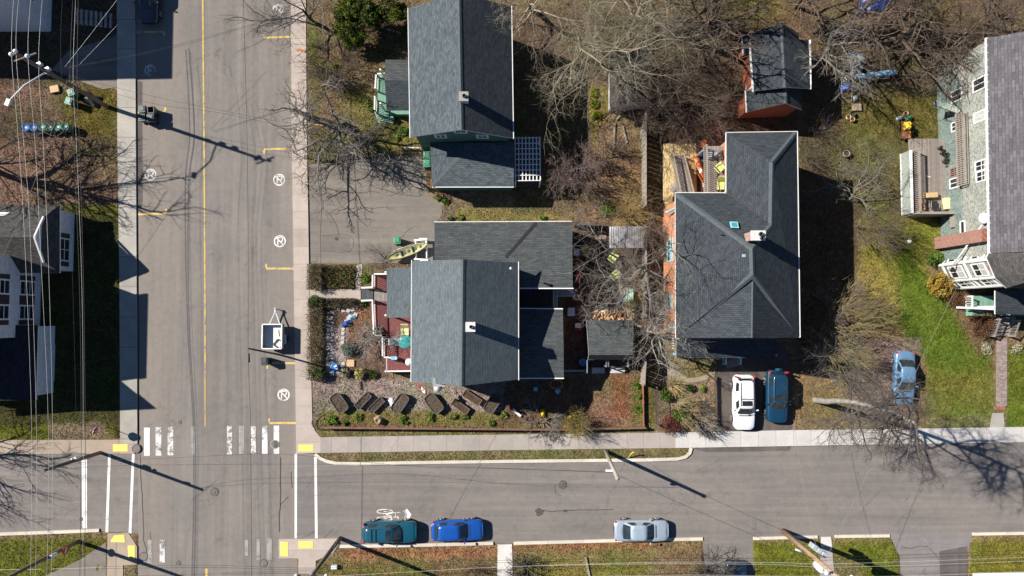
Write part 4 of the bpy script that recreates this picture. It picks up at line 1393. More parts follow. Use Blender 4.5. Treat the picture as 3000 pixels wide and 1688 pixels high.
 for x, y in ((1688, 848), (1688, 868), (1622, 904), (1633, 868)):
  p = P(x, y, 2.3)
  MB().box((p.x, p.y, 1.15), (.09, .09, 2.3)).build('post', 'white', s)
def shed_red():
 c = P(1780, 990)
 t = thing('shed', 'small red garden shed with a grey shingle roof and white door', 'shed', (c.x, c.y, 0))
 ze, zn, zr = 2.2, 2.2, 2.9
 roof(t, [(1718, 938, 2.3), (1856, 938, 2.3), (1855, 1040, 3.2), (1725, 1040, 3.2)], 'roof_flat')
 roof(t, [(1853, 1054, 2.5), (1722, 1054, 2.5), (1725, 1040, 3.2), (1855, 1040, 3.2)], 'roof_black')  # steep south slope: its shadow is painted in as black shingles
 n, s = P(1724, 944, 2.2), P(1724, 1050, 2.2)
 xw, xe = P(1726, 990, 2.6).x + .12, P(1848, 990, 2.6).x
 ry = P(1725, 1040, 3.2).y
 mb = MB()
 prof = [(n.y, -.1), (n.y, 2.18), (ry, 3.02), (s.y, 2.38), (s.y, -.1)]
 vs = [(xw, y, z) for y, z in prof] + [(xe, y, z) for y, z in prof]
 mb.add(vs, [(4, 3, 2, 1, 0), (5, 6, 7, 8, 9), (0, 1, 6, 5), (1, 2, 7, 6), (2, 3, 8, 7), (3, 4, 9, 8)])
 mb.build('wall', 'siding_red', t)
 A, B = Vector((xw, n.y)), Vector((xw, s.y))
 d = MB()
 d.box((xw - .04, (n.y + s.y) / 2 + .15, 1.05), (.06, 1.0, 2.0))
 dr = d.build('door', 'white', t)
 MB().box((xw - .09, (n.y + s.y) / 2 - .2, 1.0), (.06, .05, .14)).build('handle', 'black', dr)
 f = thing('lean_to_frame', 'pale blue-grey timber frame along the south of the red shed', 'timber frame', (c.x, c.y - 2, 0))
 mb = MB()
 for x in (1720, 1776, 1782, 1840):
  a, b = P(x, 1056, 2.0), P(x + (1 if x > 1720 else 0), 1092 if x == 1720 else 1074, 1.6)
  mb.beam(a, b, .09, .09)
 mb.beam(P(1722, 1053, 2.05), P(1850, 1051, 2.05), .08, .08)
 mb.build('rafters', 'siding_blue', f)
 for x, y in ((1719, 1092), (1777, 1074), (1841, 1074)):
  p = P(x, y, 1.6)
  MB().box((p.x, p.y, .8), (.1, .1, 1.6)).build('post', 'siding_blue', f)
 g = MB().box(P(1685, 1086, .3)[:2] + (.42,), (1.9, .16, .3))
 g.build('sill_beam', 'siding_blue', f)
 for (x0, x1, y0, y1, nm) in ((1734, 1771, 1077, 1094, 'shaded'), (1786, 1830, 1075, 1093, 'sunlit')):
  MB().prism(px_poly([(x0, y0), (x1, y0), (x1, y1), (x0, y1)]), 0, .12).build('stone_slab', 'stone', label=nm + ' concrete slab lying on the ground south of the red shed', cat='slab', group='slabs south of the shed')
def house_orange():
 c = P(2160, 760)
 t = thing('house', 'large orange house with a dark hipped roof and teal trim', 'house', (c.x, c.y, 0))
 e, w, m, g9 = 6.2, 8.2, 9.4, 8.9
 R = 'roof_dark'
 roof(t, [(2128, 567, e), (2128, 390, e), (2263, 475, w), (2260, 659, w)], R)
 roof(t, [(2128, 390, e), (2334, 387, e), (2263, 475, w)], R)
 east = [(2334, 387, e), (2342, 987, e), (2206, 806, m), (2204, 728, m), (2260, 659, w), (2263, 475, w)]
 roof(t, [east[1], east[0], east[5], east[4]], R)
 roof(t, [east[1], east[4], east[3], east[2]], R)
 roof(t, [(1979, 566, e), (2128, 567, e), (2260, 659, w), (2204, 728, m)], R)
 roof(t, [(1980, 990, e), (1979, 566, e), (2204, 728, m), (2206, 806, m)], R)
 A, S, rs, rn = (1980, 990, e), (2342, 987, e), (2204, 990, g9), (2206, 822, g9 + .12)
 roof(t, [A, rs, rn], R)
 roof(t, [rs, S, rn], R)
 roof(t, [(1980, 990, e), (2206, 806, m), (2206, 822, g9 + .12)], R)
 roof(t, [(2342, 987, e), (2206, 822, g9 + .12), (2206, 806, m)], R)
 mb = MB()
 for a, b in (((1979, 566, e), (2204, 728, m)), ((2204, 728, m), (2206, 806, m)), ((2263, 475, w), (2260, 659, w)), ((2334, 387, e), (2263, 475, w)), ((2260, 659, w), (2204, 728, m)),
                 ((2206, 806, m), (1983, 986, e)), ((2206, 806, m), (2340, 985, e)), ((2206, 822, g9 + .12), (2204, 990, g9))):
  ridge_cap(mb, P(*a), P(*b), .34)
 mb.build('ridge_cap', 'cap', t)
 i = .33
 a = lambda x, y: P(x, y, e).to_2d()
 nw, ne, se, sw, w1, w2 = a(2128, 390), a(2334, 387), a(2342, 987), a(1980, 990), a(1979, 566), a(2128, 567)
 poly = [(nw.x + i, nw.y - i), (ne.x - i, ne.y - i), (se.x - i, se.y + i), (sw.x + i, sw.y + i), (w1.x + i, w1.y - i), (w2.x + i, w2.y - i)]
 walls(t, poly, e - .14, 'siding_orange')
 mb = MB()
 p0, p1, p2 = P(1995, 988, e), P(2328, 986, e), P(2204, 988, g9)
 mb.add([(p0.x, sw.y + i, e - .15), (p1.x, sw.y + i, e - .15), (p2.x, sw.y + i, g9 - .3), (p0.x, sw.y + i + .2, e - .15), (p1.x, sw.y + i + .2, e - .15), (p2.x, sw.y + i + .2, g9 - .3)],
           [(0, 1, 2), (5, 4, 3), (0, 2, 5, 3), (1, 4, 5, 2)])
 mb.build('gable_wall', 'siding_orange', t)
 g = MB()
 for p, q, k in (((1978, 564), (1979, 991), .04), ((2335.5, 385), (2343.5, 989), .06), ((2127, 388.5), (2335, 385.5), .04), ((2126.5, 389), (2126.5, 566), .05), ((1978, 564.5), (2128, 565), .05), ((1980, 991.5), (2343, 988.5), .02)):
  g.beam(P(p[0], p[1], e - .05), P(q[0], q[1], e - .05), k, .1)
 g.build('gutter', 'white', t)
 Aw, Bw = Vector(poly[4]), Vector(poly[3])          # north to south, outer side = right of travel is west
 X = poly[4][0]
 for (y0, y1, xa, xb) in ((708, 730, 1957, 1972), (738, 760, 1957, 1972), (871, 899, 1958, 1972)):
  ya, za = PX(xa, y0, X)
  yb, zb = PX(xb, y1, X)
  u0, u1 = Aw.y - ya, Aw.y - yb
  window(t, Aw, Bw, min(u0, u1), max(u0, u1), min(za, zb) + .1, max(za, zb), 2, 2, 'trim_blue', fw=.13, blind=.4)
 mb = MB()
 for (x, y) in ((1953, 957), ):
  ya, za = PX(1956, 957, X)
  yb, zb = PX(1976, 960, X)
  mb.beam((X - .12, ya, 3.2), (X - .12, ya, 6.0), .3, .2)
 mb.build('corner_bracket', 'trim_blue', t)
 mb = MB()
 mb.beam(P(1951, 624, 3.4), P(1978, 610, 5.9), .13, .13)
 mb.build('downpipe', 'trim_blue', t)
 c0 = P(2151, 659, 8.2)
 pt = lambda x, y, z: P(x, y, z)
 mb = MB()
 q = [pt(2137, 650, 8.06), pt(2159, 651, 8.06), pt(2163, 669, 8.36), pt(2141, 668, 8.36)]
 ctr = sum(q, Vector()) / 4
 up = Vector((0, 0, .16))
 top = [p + up for p in q]
 inn = [ctr + up + (p - ctr) * .72 for p in q]
 mb.add(q + top + inn, [(0, 1, 5, 4), (1, 2, 6, 5), (2, 3, 7, 6), (3, 0, 4, 7), (4, 5, 9, 8), (5, 6, 10, 9), (6, 7, 11, 10), (7, 4, 8, 11)])
 sk = mb.build('skylight', 'trim_blue', t)
 MB().add([p - Vector((0, 0, .02)) for p in inn], [(0, 1, 2, 3)]).build('pane', 'skylight', sk)
 ch = chimney(t, 2222, 690, 10.3, .95, .62, 8.2, 'brick_pale', None, 'chim_white')
 p = P(2230, 692, 10.3)
 MB().lathe((p.x - .05, p.y + .14, 10.28), [(.15, 0), (.15, .22), (.1, .22), (.1, .05), (.01, .05)], 12, cap=False).build('flue', 'black', ch)
 MB().lathe((p.x + .05, p.y - .16, 10.28), [(.15, 0), (.15, .22), (.1, .22), (.1, .05), (.01, .05)], 12, cap=False).build('flue', 'black', ch)
 p = P(2181, 749, 9.2)
 MB().box((p.x, p.y, 9.0), (.22, .22, .3)).build('roof_vent', 'galv', t)
 p = P(2108, 690, 7.75)
 MB().tube([p - Vector((0, 0, .3)), p + Vector((0, 0, .75))], .055).build('vent_pipe', 'black', t)
 roof(t, [(1981, 1050, 3.1), (2272, 1049, 3.1), (2275, 993, 3.7), (1981, 995, 3.7)], 'roof_dark', name='porch_roof')
 MB().prism(px_poly([(1985, 992), (2272, 992), (2272, 1046), (1985, 1046)], .6), 0, .6).build('porch_deck', 'deck_grey', t)
 for x in (1990, 2085, 2180, 2268):
  p = P(x, 1040, 2.5)
  MB().box((p.x, p.y, 1.75), (.16, .16, 2.4)).build('porch_post', 'trim_blue', t)
 a, b = P(2150, 1074, .1), P(2150, 1050, .6)
 steps(t, a, b, 1.2, .05, .6, 3, 'deck_grey')
 r = lambda x, y, z=1.2: P(x, y, z).to_2d()
 for x in (2128, 2172):
  railing(t, [r(x, 1051, 1.6), r(x, 1068, 1.2)], [.6, .15], .9, 'trim_blue', posts=True)
 mb = MB()
 for k in range(9):
  p = P(1975, 963 + k * 7.2, 3.4)
  mb.box((p.x, p.y, 3.0), (.05, .06, .7))
 mb.build('bracket_trim', 'white', t)
 d = thing('timber_deck', 'new yellow pine deck beside the orange house', 'deck', P(2000, 500)[:])
 z = .85
 MB().prism(px_poly([(1945, 421), (2039, 421), (2041, 575), (1970, 575), (1970, 620), (1958, 620), (1945, 580)], z), 0, z).build('deck_boards', 'deck_yellow', d)
 railing(d, [P(1972, 450, z + .9).to_2d(), P(1994, 562, 3.6).to_2d()], [z, 2.7], .95, 'wood_grey', .12, bal=.05)
 railing(d, [P(2004, 452, z + .9).to_2d(), P(2032, 562, 3.6).to_2d()], [z, 2.7], .95, 'wood_grey', .12, bal=.05)
 a, b = P(2009, 565, .1), P(1990, 452, z)
 a, b = P(1990, 456, z), P(2013, 564, 2.7)
 steps(d, a, b, .95, z - .1, 2.7, 11, 'deck_grey', 'stairs')
 d2 = thing('rear_deck', 'grey deck with a tall rail against the orange house wall', 'deck', P(2100, 500)[:])
 MB().prism(px_poly([(2068, 428), (2130, 428), (2132, 566), (2068, 566)], 4.4), 4.15, 4.4).build('deck_boards', 'deck_grey', d2)
 for x, y in ((2071, 432), (2071, 560)):
  p = P(x, y, 4.3)
  MB().box((p.x, p.y, 2.1), (.14, .14, 4.2)).build('post', 'wood_grey', d2)
 railing(d2, [P(2071, 425, 5.4).to_2d(), P(2073, 562, 5.4).to_2d()], 4.4, 1.0, 'wood_grey', .16, bal=.05, top=.14)
def house_small_rust():
 c = P(2270, 200)
 t = thing('cottage', 'small rust-orange cottage with a dark gable roof under tree shadows', 'cottage', (c.x, c.y, 0))
 R = 'roof_dark'
 gable(t, (2199, 126), (2207, 267), (2367, 119), (2375, 259), (2293, 107), (2301, 256), 3.5, 4.9, 'siding_rust', R)
 gable(t, (2175, 107), (2178, 160), (2340, 98), (2342, 122), (2290, 67), (2293, 112), 2.8, 4.0, 'siding_rust', R, inset=.25)
 gable(t, (2183, 266), (2186, 329), (2347, 258), (2350, 322), (2302, 255), (2303, 302), 2.8, 4.2, 'siding_rust', R, inset=.25)
 g = MB()
 g.beam(P(2196, 124, 3.48), P(2206, 270, 3.48), .12, .12)
 g.beam(P(2373, 117, 3.48), P(2375, 262, 3.48), .1, .12)
 g.beam(P(2173, 106, 2.78), P(2177, 162, 2.78), .1, .1)
 g.beam(P(2184, 266, 2.78), P(2187, 330, 2.78), .1, .1)
 g.build('gutter', 'white', t)
 X = P(2207, 200, 3.5).x + .33
 ya, za = PX(2179, 246, X)
 yb, zb = PX(2189, 215, X)
 window(t, (X, 12), (X, -12), 12 - ya - .1, 12 - yb + .1 if False else 12 - ya + .9, .9, 2.2, 2, 1, fw=.12)
 p = P(2300, 321, 1.2)
 s = P(2250, 322, 1.1)
 A, B = P(2190, 322, 2.8), P(2345, 318, 2.8)
 window(t, (A.x + .3, A.y + .28), (B.x, A.y + .28), 1.3, 2.9, .9, 2.0, 2, 1, 'trim_blue', fw=.1)
def house_victorian():
 X = 37.06
 c = Vector((X + 4, P(2900, 420).y, 0))
 t = thing('house', 'tall weathered mint-green house with a grey shingle roof and angled bay', 'house', c[:])
 yN, yS = P(2757, 206).y, P(2770, 738).y
 zt = 6.45
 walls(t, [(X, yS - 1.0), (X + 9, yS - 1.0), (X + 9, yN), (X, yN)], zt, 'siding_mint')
 e0, e1 = P(2891, 112, 6.6), P(2900, 742, 6.6)
 roof_w(t, [e1, e0, Vector((e0.x + 4.6, e0.y, 9.6)), Vector((e1.x + 4.6, e1.y, 9.6))], 'roof_grey', fascia='wood_grey')
 roof_w(t, [Vector((e0.x + 9.2, e0.y, 6.6)), Vector((e1.x + 9.2, e1.y, 6.6)), Vector((e1.x + 4.6, e1.y, 9.6)), Vector((e0.x + 4.6, e0.y, 9.6))], 'roof_grey', fascia='wood_grey')
 g = MB()
 g.beam(e0 + Vector((-.06, 0, -.04)), e1 + Vector((-.06, 0, -.04)), .12, .1)
 for k in range(30):
  p = e0.lerp(e1, k / 29)
  g.box((p.x - .03, p.y, p.z + .03), (.2, .05, .02))
 g.build('eave_gutter', 'white', t)
 A, B = Vector((X, yN)), Vector((X, yS))
 def win(x0, y0, x1, y1, nx=2, ny=2, **kw):
  ya, za = PX(x0, (y0 + y1) / 2, X)
  yb, zb = PX(x1, (y0 + y1) / 2, X)
  yt, _ = PX((x0 + x1) / 2, y0, X)
  yu, _ = PX((x0 + x1) / 2, y1, X)
  window(t, A, B, yN - yt, yN - yu, min(za, zb), max(za, zb), nx, ny, **kw)
 win(2853, 231, 2886, 262, 2, 1)
 win(2855, 329, 2887, 354, 2, 1, pane='curtain')
 win(2860, 472, 2893, 497, 2, 2, blind=.3)
 win(2863, 503, 2893, 528, 2, 2, blind=.3)
 win(2789, 266, 2817, 294, 2, 1)
 win(2790, 360, 2805, 382, 2, 1)
 win(2785, 493, 2810, 515, 4, 2, frame='brick')
 win(2785, 524, 2810, 548, 2, 1)
 win(2816, 650, 2826, 682, 1, 1)
 g = MB()
 ya, za = PX(2800, 650, X)
 g.box((X - .1, ya, 1.9), (.2, .9, .45))
 g.build('wall_box', 'wood_grey', t)
 yc, _ = PX(2765, 712, X)
 MB().box((X - .28, yc, 3.05), (.55, 1.0, 6.3)).build('chimney', 'brick', t)
 mb = MB()
 ya, za = PX(2877, 660, X - .08)
 yb, zb = PX(2805, 792, X - .6)
 mb.tube([(X - .08, ya, za), (X - .7, yb, zb - 1.0)], .06, 8)
 mb.build('downpipe', 'white', t)
 bp = [P(x, y) for x, y in ((2770, 741), (2751, 778), (2774, 824), (2800, 845))]
 poly = [(X + 2, bp[0].y)] + [p.to_2d()[:] for p in bp] + [(X + 4.5, bp[3].y)]
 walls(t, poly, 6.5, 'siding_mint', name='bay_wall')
 for k, (i, j) in enumerate(((0, 1), (1, 2), (2, 3))):
  a, b = bp[i].to_2d(), bp[j].to_2d()
  l = (b - a).length
  for (z0, z1) in ((1.1, 2.75), (4.1, 5.5)):
   window(t, a, b, l * .2, l * .82, z0, z1, 2, 2, fw=.1, blind=.5 if k < 2 else .3)
  mb = MB()
  dd = (b - a).normalized()
  nn = Vector((dd.y, -dd.x))
  for p in (a, b):
   mb.box((p.x + nn.x * .02, p.y + nn.y * .02, 3.2), (.14, .14, 6.3), atan2(dd.y, dd.x))
  q = (a + b) / 2 + nn * .035
  mb.box((q.x, q.y, 3.3), (l, .08, .22), atan2(dd.y, dd.x))
  q = (a + b) / 2 + nn * .03
  mb.box((q.x, q.y, .45), (l, .07, .2), atan2(dd.y, dd.x))
  mb.build('bay_trim', 'white', t)
  if k:
   mb = MB()
   q = (a + b) / 2 + nn * .02
   for s in (1,):
    vs = []
    for (u, v) in ((0, .32), (.28, 0), (0, -.32), (-.28, 0)):
     vs.append((q.x + dd.x * u + nn.x * .02, q.y + dd.y * u + nn.y * .02, 6.0 + v * .8))
    mb.add(vs, [(0, 1, 2, 3)])
   mb.build('diamond_panel', 'brick', t)
 ctr = Vector((X + 2.2, (bp[1].y + bp[2].y) / 2 - .3))
 ring = []
 for p in [Vector((X + 1.6, yS + .35))] + [b.to_2d() for b in bp] + [Vector((X + 4.5, bp[3].y))]:
  d = (p - ctr).normalized()
  ring.append(Vector(((p + d * .35).x, (p + d * .35).y, 6.55)))
 apex = Vector((X + 3.6, ctr.y, 9.3))
 for i in range(len(ring) - 1):
  roof_w(t, [ring[i], ring[i + 1], apex], 'roof_old', name='turret_roof')
 z = .9
 yA, yB = P(2850, 868).y, P(2850, 905).y
 MB().prism([(P(2848, 900, z).x, yA), (X + 9, yA), (X + 9, yB - .6), (P(2848, 900, z).x, yB - .6)], 0, z).build('porch_deck', 'deck_green', t)
 roof(t, [(2916, 921, 3.3), (3100, 921, 3.3), (3100, 850, 4.0), (2916, 850, 4.0)], 'roof_dark', name='porch_roof')
 r = lambda x, y, zz=1.9: P(x, y, zz).to_2d()
 railing(t, [r(2850, 868), r(2850, 904), r(2912, 906)], z)
 for x in (2886, 2912):
  p = P(x, 900, 2.2)
  MB().box((p.x, p.y, 2.2), (.18, .18, 2.5)).build('porch_post', 'white', t)
 mb = MB()
 mb.beam(P(2805, 901, 3.0), P(2916, 906, 3.0), .16, .3)
 mb.build('porch_beam', 'white', t)
 a, b = P(2932, 984, .1), P(2946, 930, z)
 steps(t, a, b, 1.7, .05, z, 5, 'deck_grey')
 railing(t, [P(2932, 936, 1.85).to_2d(), P(2914, 985, 1.0).to_2d()], [z, .1], .9, 'wood_grey', .13)
 railing(t, [P(2990, 940, 1.85).to_2d(), P(2974, 985, 1.0).to_2d()], [z, .1], .9, 'wood_grey', .13)
 ya, za = PX(2882, 640, X - .3)
 d = thing('satellite_dish', 'white satellite dish on the mint-green wall under the eave', 'satellite dish', (X - .35, ya, za))
 mb = MB()
 for i in range(6):
  pass
 prof = [(.01, 0), (.15, .012), (.3, .05), (.42, .1), (.42, .115), (.3, .065), (.01, .015)]
 mb.lathe((X - .35, ya, za), prof, 18, cap=False)
 o = mb.build('reflector', 'white_plastic', d)
 MB().tube([(X - .35, ya, za), (X, ya, za - .2)], .025, 6).build('bracket', 'galv', d)
 MB().tube([(X - .35, ya - .35, za), (X - .45, ya - .1, za + .4)], .015, 5).build('feed_arm', 'galv', d)
 yb0, yb1 = P(2830, 333, 3.3).y, P(2830, 545, 3.3).y
 bx = X - .45
 k = thing('balcony', 'narrow slatted wooden balcony along the mint-green upper wall', 'balcony', (bx, (yb0 + yb1) / 2, 3.2))
 MB().box((X - .28, (yb0 + yb1) / 2, 3.25), (.5, yb0 - yb1, .08)).build('floor', 'wood_grey', k)
 mb = MB()
 n = 34
 for i in range(n + 1):
  y = yb1 + (yb0 - yb1) * i / n
  mb.box((bx, y, 3.75), (.05, .07, .95))
 mb.box((bx - .01, (yb0 + yb1) / 2, 4.25), (.12, yb0 - yb1, .06))
 mb.box((bx + .24, (yb0 + yb1) / 2, 4.24), (.06, yb0 - yb1, .05))
 mb.build('railing', 'wood_grey', k)
 mb = MB()
 mb.beam(P(2737, 300, 2.6), P(2812, 326, 3.2), .5, .12)
 mb.build('lean_to_roof', 'siding_mint', t)
 dk = thing('wooden_deck', 'raised grey deck with a slatted rail beside the mint-green house', 'deck', P(2720, 530)[:])
 z = 1.0
 x0, y0, y1 = P(2640, 530).x, P(2700, 415).y, P(2700, 632).y
 MB().prism([(x0 + .3, y0), (X - .02, y0), (X - .02, y1), (x0 + .3, y1)], .7, z).build('deck_boards', 'deck_grey', dk)
 ya, yb = P(2640, 452).y, y1
 mb = MB().box((x0 + .05, (ya + yb) / 2, .7), (.12, ya - yb, 1.5))
 mb.build('skirt_wall', 'skirt', dk)
 mb = MB()
 mb.box((x0 + .05, (ya + yb) / 2, 1.48), (.2, ya - yb, .07))
 mb.box((x0 + .02, (ya + yb) / 2, .05), (.22, ya - yb, .1))
 mb.build('skirt_trim', 'white', dk)
 railing(dk, [(x0 + .45, ya), (x0 + .45, yb)], z, 1.0, 'wood_grey', .16, bal=.06, top=.16)
 mb = MB().box(((x0 + X) / 2 + .3, y1 - .06, 1.0), (X - x0 + .2, .1, 2.0))
 mb.build('end_screen', 'wood_grey', dk)
 MB().box(((x0 + X) / 2 + .3, y1 - .06, 2.03), (X - x0 + .3, .2, .06)).build('top_rail', 'wood_grey', dk)
def house_white_west():
 c = P(80, 700)
 t = thing('house', 'white west-side house with brown shutters, in its own shadow', 'house', (c.x, c.y, 0))
 e, k, gz = 2.6, 5.3, 3.5
 R = 'roof_old'
 xr = P(98, 695, k)
 W = -10
 nE, sE = P(175, 600, e), P(175, 800, e)
 n2, s2 = P(124, 640, gz), P(124, 764, gz)
 roof_w(t, [Vector((nE.x - W * -1.6, nE.y, e)), nE, n2, P(98, 695, k), Vector((xr.x - 16, xr.y, k))], R)
 roof_w(t, [sE, Vector((sE.x - 16, sE.y, e)), Vector((xr.x - 16, xr.y, k)), P(98, 695, k), s2], R)
 roof_w(t, [nE, sE, s2, n2], R)
 mb = MB()
 mb.beam(P(98, 695, k) + Vector((.1, 0, 0)), n2 + Vector((.12, .1, .03)), .14, .16)
 mb.beam(P(98, 695, k) + Vector((.1, 0, 0)), s2 + Vector((.12, -.1, .03)), .14, .16)
 mb.build('rake_trim', 'white', t)
 ap = P(98, 695, k)
 mb = MB()
 mb.add([(n2.x - .05, n2.y, gz - .1), (n2.x - .05, s2.y, gz - .1), (n2.x - .05, ap.y, k - .15), (n2.x - .4, n2.y, gz - .1), (n2.x - .4, s2.y, gz - .1), (n2.x - .4, ap.y, k - .15)],
           [(1, 0, 2), (3, 4, 5), (0, 3, 5, 2), (1, 2, 5, 4)])
 mb.build('gable_wall', 'siding_white', t)
 xw = P(218, 700).x
 walls(t, [(xw, nE.y - .35), (xw, sE.y + .3), (xw - 14, sE.y + .3), (xw - 14, nE.y - .35)], e - .12, 'siding_white')
 B, A = Vector((xw, nE.y - .35)), Vector((xw, sE.y + .3))
 u0 = P(200, 763, 1).y - A.y
 window(t, A, B, u0, u0 + 1.75, .75, 1.95, 2, 2, shutters=.42)
 x2 = P(120, 880).x
 yN, yS = P(120, 760, 0).y, P(120, 986).y
 walls(t, [(x2, yN), (x2, yS), (x2 - 14, yS), (x2 - 14, yN)], 7.45, 'siding_white')
 roof_w(t, [Vector((x2 + .35, yN + .3, 7.55)), Vector((x2 + .35, yS - .3, 7.55)), Vector((x2 - 6, yS - .3, 9)), Vector((x2 - 6, yN + .3, 9))], R)
 A, B = Vector((x2, yS)), Vector((x2, yN))
 for y in (848, 919):
  u = P(80, y + 14, 1.6).y - yS
  window(t, A, B, u, u + 1.0, .9, 2.6, 1, 3, shutters=.4, fw=.12)
  window(t, A, B, u, u + 1.0, 3.9, 5.4, 1, 3, shutters=.4, fw=.12)
 yT, yB_ = P(110, 985, 2.7).y, P(110, 1172, 2.7).y
 xe = P(109, 1080, 2.7).x
 roof_w(t, [Vector((xe, yB_, 2.75)), Vector((xe, yT + .9, 2.75)), Vector((xe - 8, yT + .9, 4.0)), Vector((xe - 8, yB_, 4.0))], 'roof_black')
 walls(t, [(xe - .35, yT + .8), (xe - .35, yB_ + .3), (xe - 9, yB_ + .3), (xe - 9, yT + .8)], 2.65, 'siding_white')
 A, B = Vector((xe - .35, yB_ + .3)), Vector((xe - .35, yT + .8))
 bx = P(158, 1060).x
 y0, y1 = P(150, 1120, 1).y, P(150, 1012, 1).y
 walls(t, [(xe - .3, y0), (bx - .35, y0), (bx - .35, y1), (xe - .3, y1)], 2.3, 'siding_white', name='bay_wall')
 A, B = Vector((bx - .35, y0)), Vector((bx - .35, y1))
 l = (B - A).length
 for i in range(3):
  window(t, A, B, .3 + i * (l - .35) / 3, .3 + i * (l - .35) / 3 + .72, .8, 2.0, 1, 2, fw=.11)
 for a, b in ((.0, .2), (l - .2, l)):
  p = A + (B - A) * ((a + b) / 2 / l)
  MB().box((p.x + .02, p.y, 1.4), (.06, .3, 1.4)).build('shutter', 'shutter', t)
 g = P(57, 1051)
 hw = 1.15
 pr = [(g.y + hw, -.1), (g.y + hw, 7.2), (g.y, 9.7), (g.y - hw, 7.2), (g.y - hw, -.1)]
 mb = MB()
 vs = [(g.x, y, z) for y, z in pr] + [(g.x - 9, y, z) for y, z in pr]
 mb.add(vs, [(0, 1, 2, 3, 4), (9, 8, 7, 6, 5), (0, 5, 6, 1), (3, 8, 9, 4)])
 mb.build('gable_wall', 'siding_white', t)
 o = hw + .35
 for s in (1, -1):
  roof_w(t, [Vector((g.x + .3, g.y + s * o, 6.9)), Vector((g.x - 9, g.y + s * o, 6.9)), Vector((g.x - 9, g.y, 9.85)), Vector((g.x + .3, g.y, 9.85))], R)
 c = P(60, 40)
 t = thing('house', 'tall white house at the top left corner casting a long shadow', 'house', (c.x, c.y, 0))
 s = P(151, 94)
 walls(t, [(s.x, s.y), (s.x - 16, s.y), (s.x - 16, s.y + 18), (s.x, s.y + 18)], 8.6, 'siding_white')
 roof_w(t, [Vector((s.x + .35, s.y - .35, 8.75)), Vector((s.x + .35, s.y + 18, 8.75)), Vector((s.x - 8, s.y + 18, 9.2)), Vector((s.x - 8, s.y - .35, 9.2))], R)
 roof_w(t, [Vector((s.x - 16, s.y + 18, 8.75)), Vector((s.x - 16, s.y - .35, 8.75)), Vector((s.x - 8, s.y - .35, 9.2)), Vector((s.x - 8, s.y + 18, 9.2))], R)
 q = P(140, 30)
 A, B = Vector((s.x, s.y)), Vector((s.x, s.y + 18))
 window(t, A, B, 1.6, 3.0, 2.4, 3.9, 2, 2)
 mb = MB().box((s.x + .35, s.y + 6.2, 1.4), (.7, 2.6, 2.9))
 mb.build('side_porch', 'siding_white', t)
 MB().box((s.x + .4, s.y + 6.2, 2.92), (1.0, 3.0, .12)).build('porch_roof', R, t)
 st = thing('garden_steps', 'row of pale steps in the shade by the top left house', 'steps', P(290, 60)[:])
 mb = MB()
 for i in range(8):
  p = P(232 + i * 13.5, 52 + i * 1.6)
  mb.box((p.x, p.y, .05 + .02 * (8 - i)), (.2, 1.3, .2 + .03 * (8 - i)))
 mb.build('treads', 'walk_grey', st)
 c = P(1840, 240)
 t = thing('shed', 'grey-roofed shed half hidden behind bare branches at the top', 'shed', (c.x, c.y, 0))
 roof(t, [(1786, 318, 2.3), (1786, 150, 2.3), (1850, 140, 3.1), (1850, 300, 3.1)], 'roof_old')
 roof(t, [(1908, 150, 2.3), (1908, 300, 2.3), (1850, 300, 3.1), (1850, 140, 3.1)], 'roof_old')
 walls(t, [P(1793, 305, 2.3), P(1793, 158, 2.3), P(1902, 158, 2.3), P(1902, 296, 2.3)], 2.25, 'chim_white')
def build_houses():
 house_green()
 house_middle()
 shed_red()
 house_orange()
 house_small_rust()
 house_victorian()
 house_white_west()
def unit(a):
 return a / np.maximum(np.linalg.norm(a, axis=-1, keepdims=True), 1e-9)
def tubes(pts, rad, k):
 """pts (N,s,3), rad (N,s) -> verts, quads of k-sided tubes"""
 Nn, s, _ = pts.shape
 tan = np.empty_like(pts)
 tan[:, 1:-1] = pts[:, 2:] - pts[:, :-2]
 tan[:, 0] = pts[:, 1] - pts[:, 0]
 tan[:, -1] = pts[:, -1] - pts[:, -2]
 tan = unit(tan)
 ref = np.where(np.abs(tan[..., 2:3]) < .9, np.array([0, 0, 1.]), np.array([1., 0, 0]))
 a = unit(np.cross(tan, ref))
 b = np.cross(a, tan)
 th = np.arange(k) * 2 * pi / k
 ring = a[:, :, None, :] * np.cos(th)[None, None, :, None] + b[:, :, None, :] * np.sin(th)[None, None, :, None]
 V = pts[:, :, None, :] + ring * rad[:, :, None, None]
 idx = np.arange(Nn * s * k).reshape(Nn, s, k)
 nx = np.roll(idx, -1, axis=2)
 F = np.stack([idx[:, :-1], nx[:, :-1], nx[:, 1:], idx[:, 1:]], -1).reshape(-1, 4)
 return V.reshape(-1, 3), F
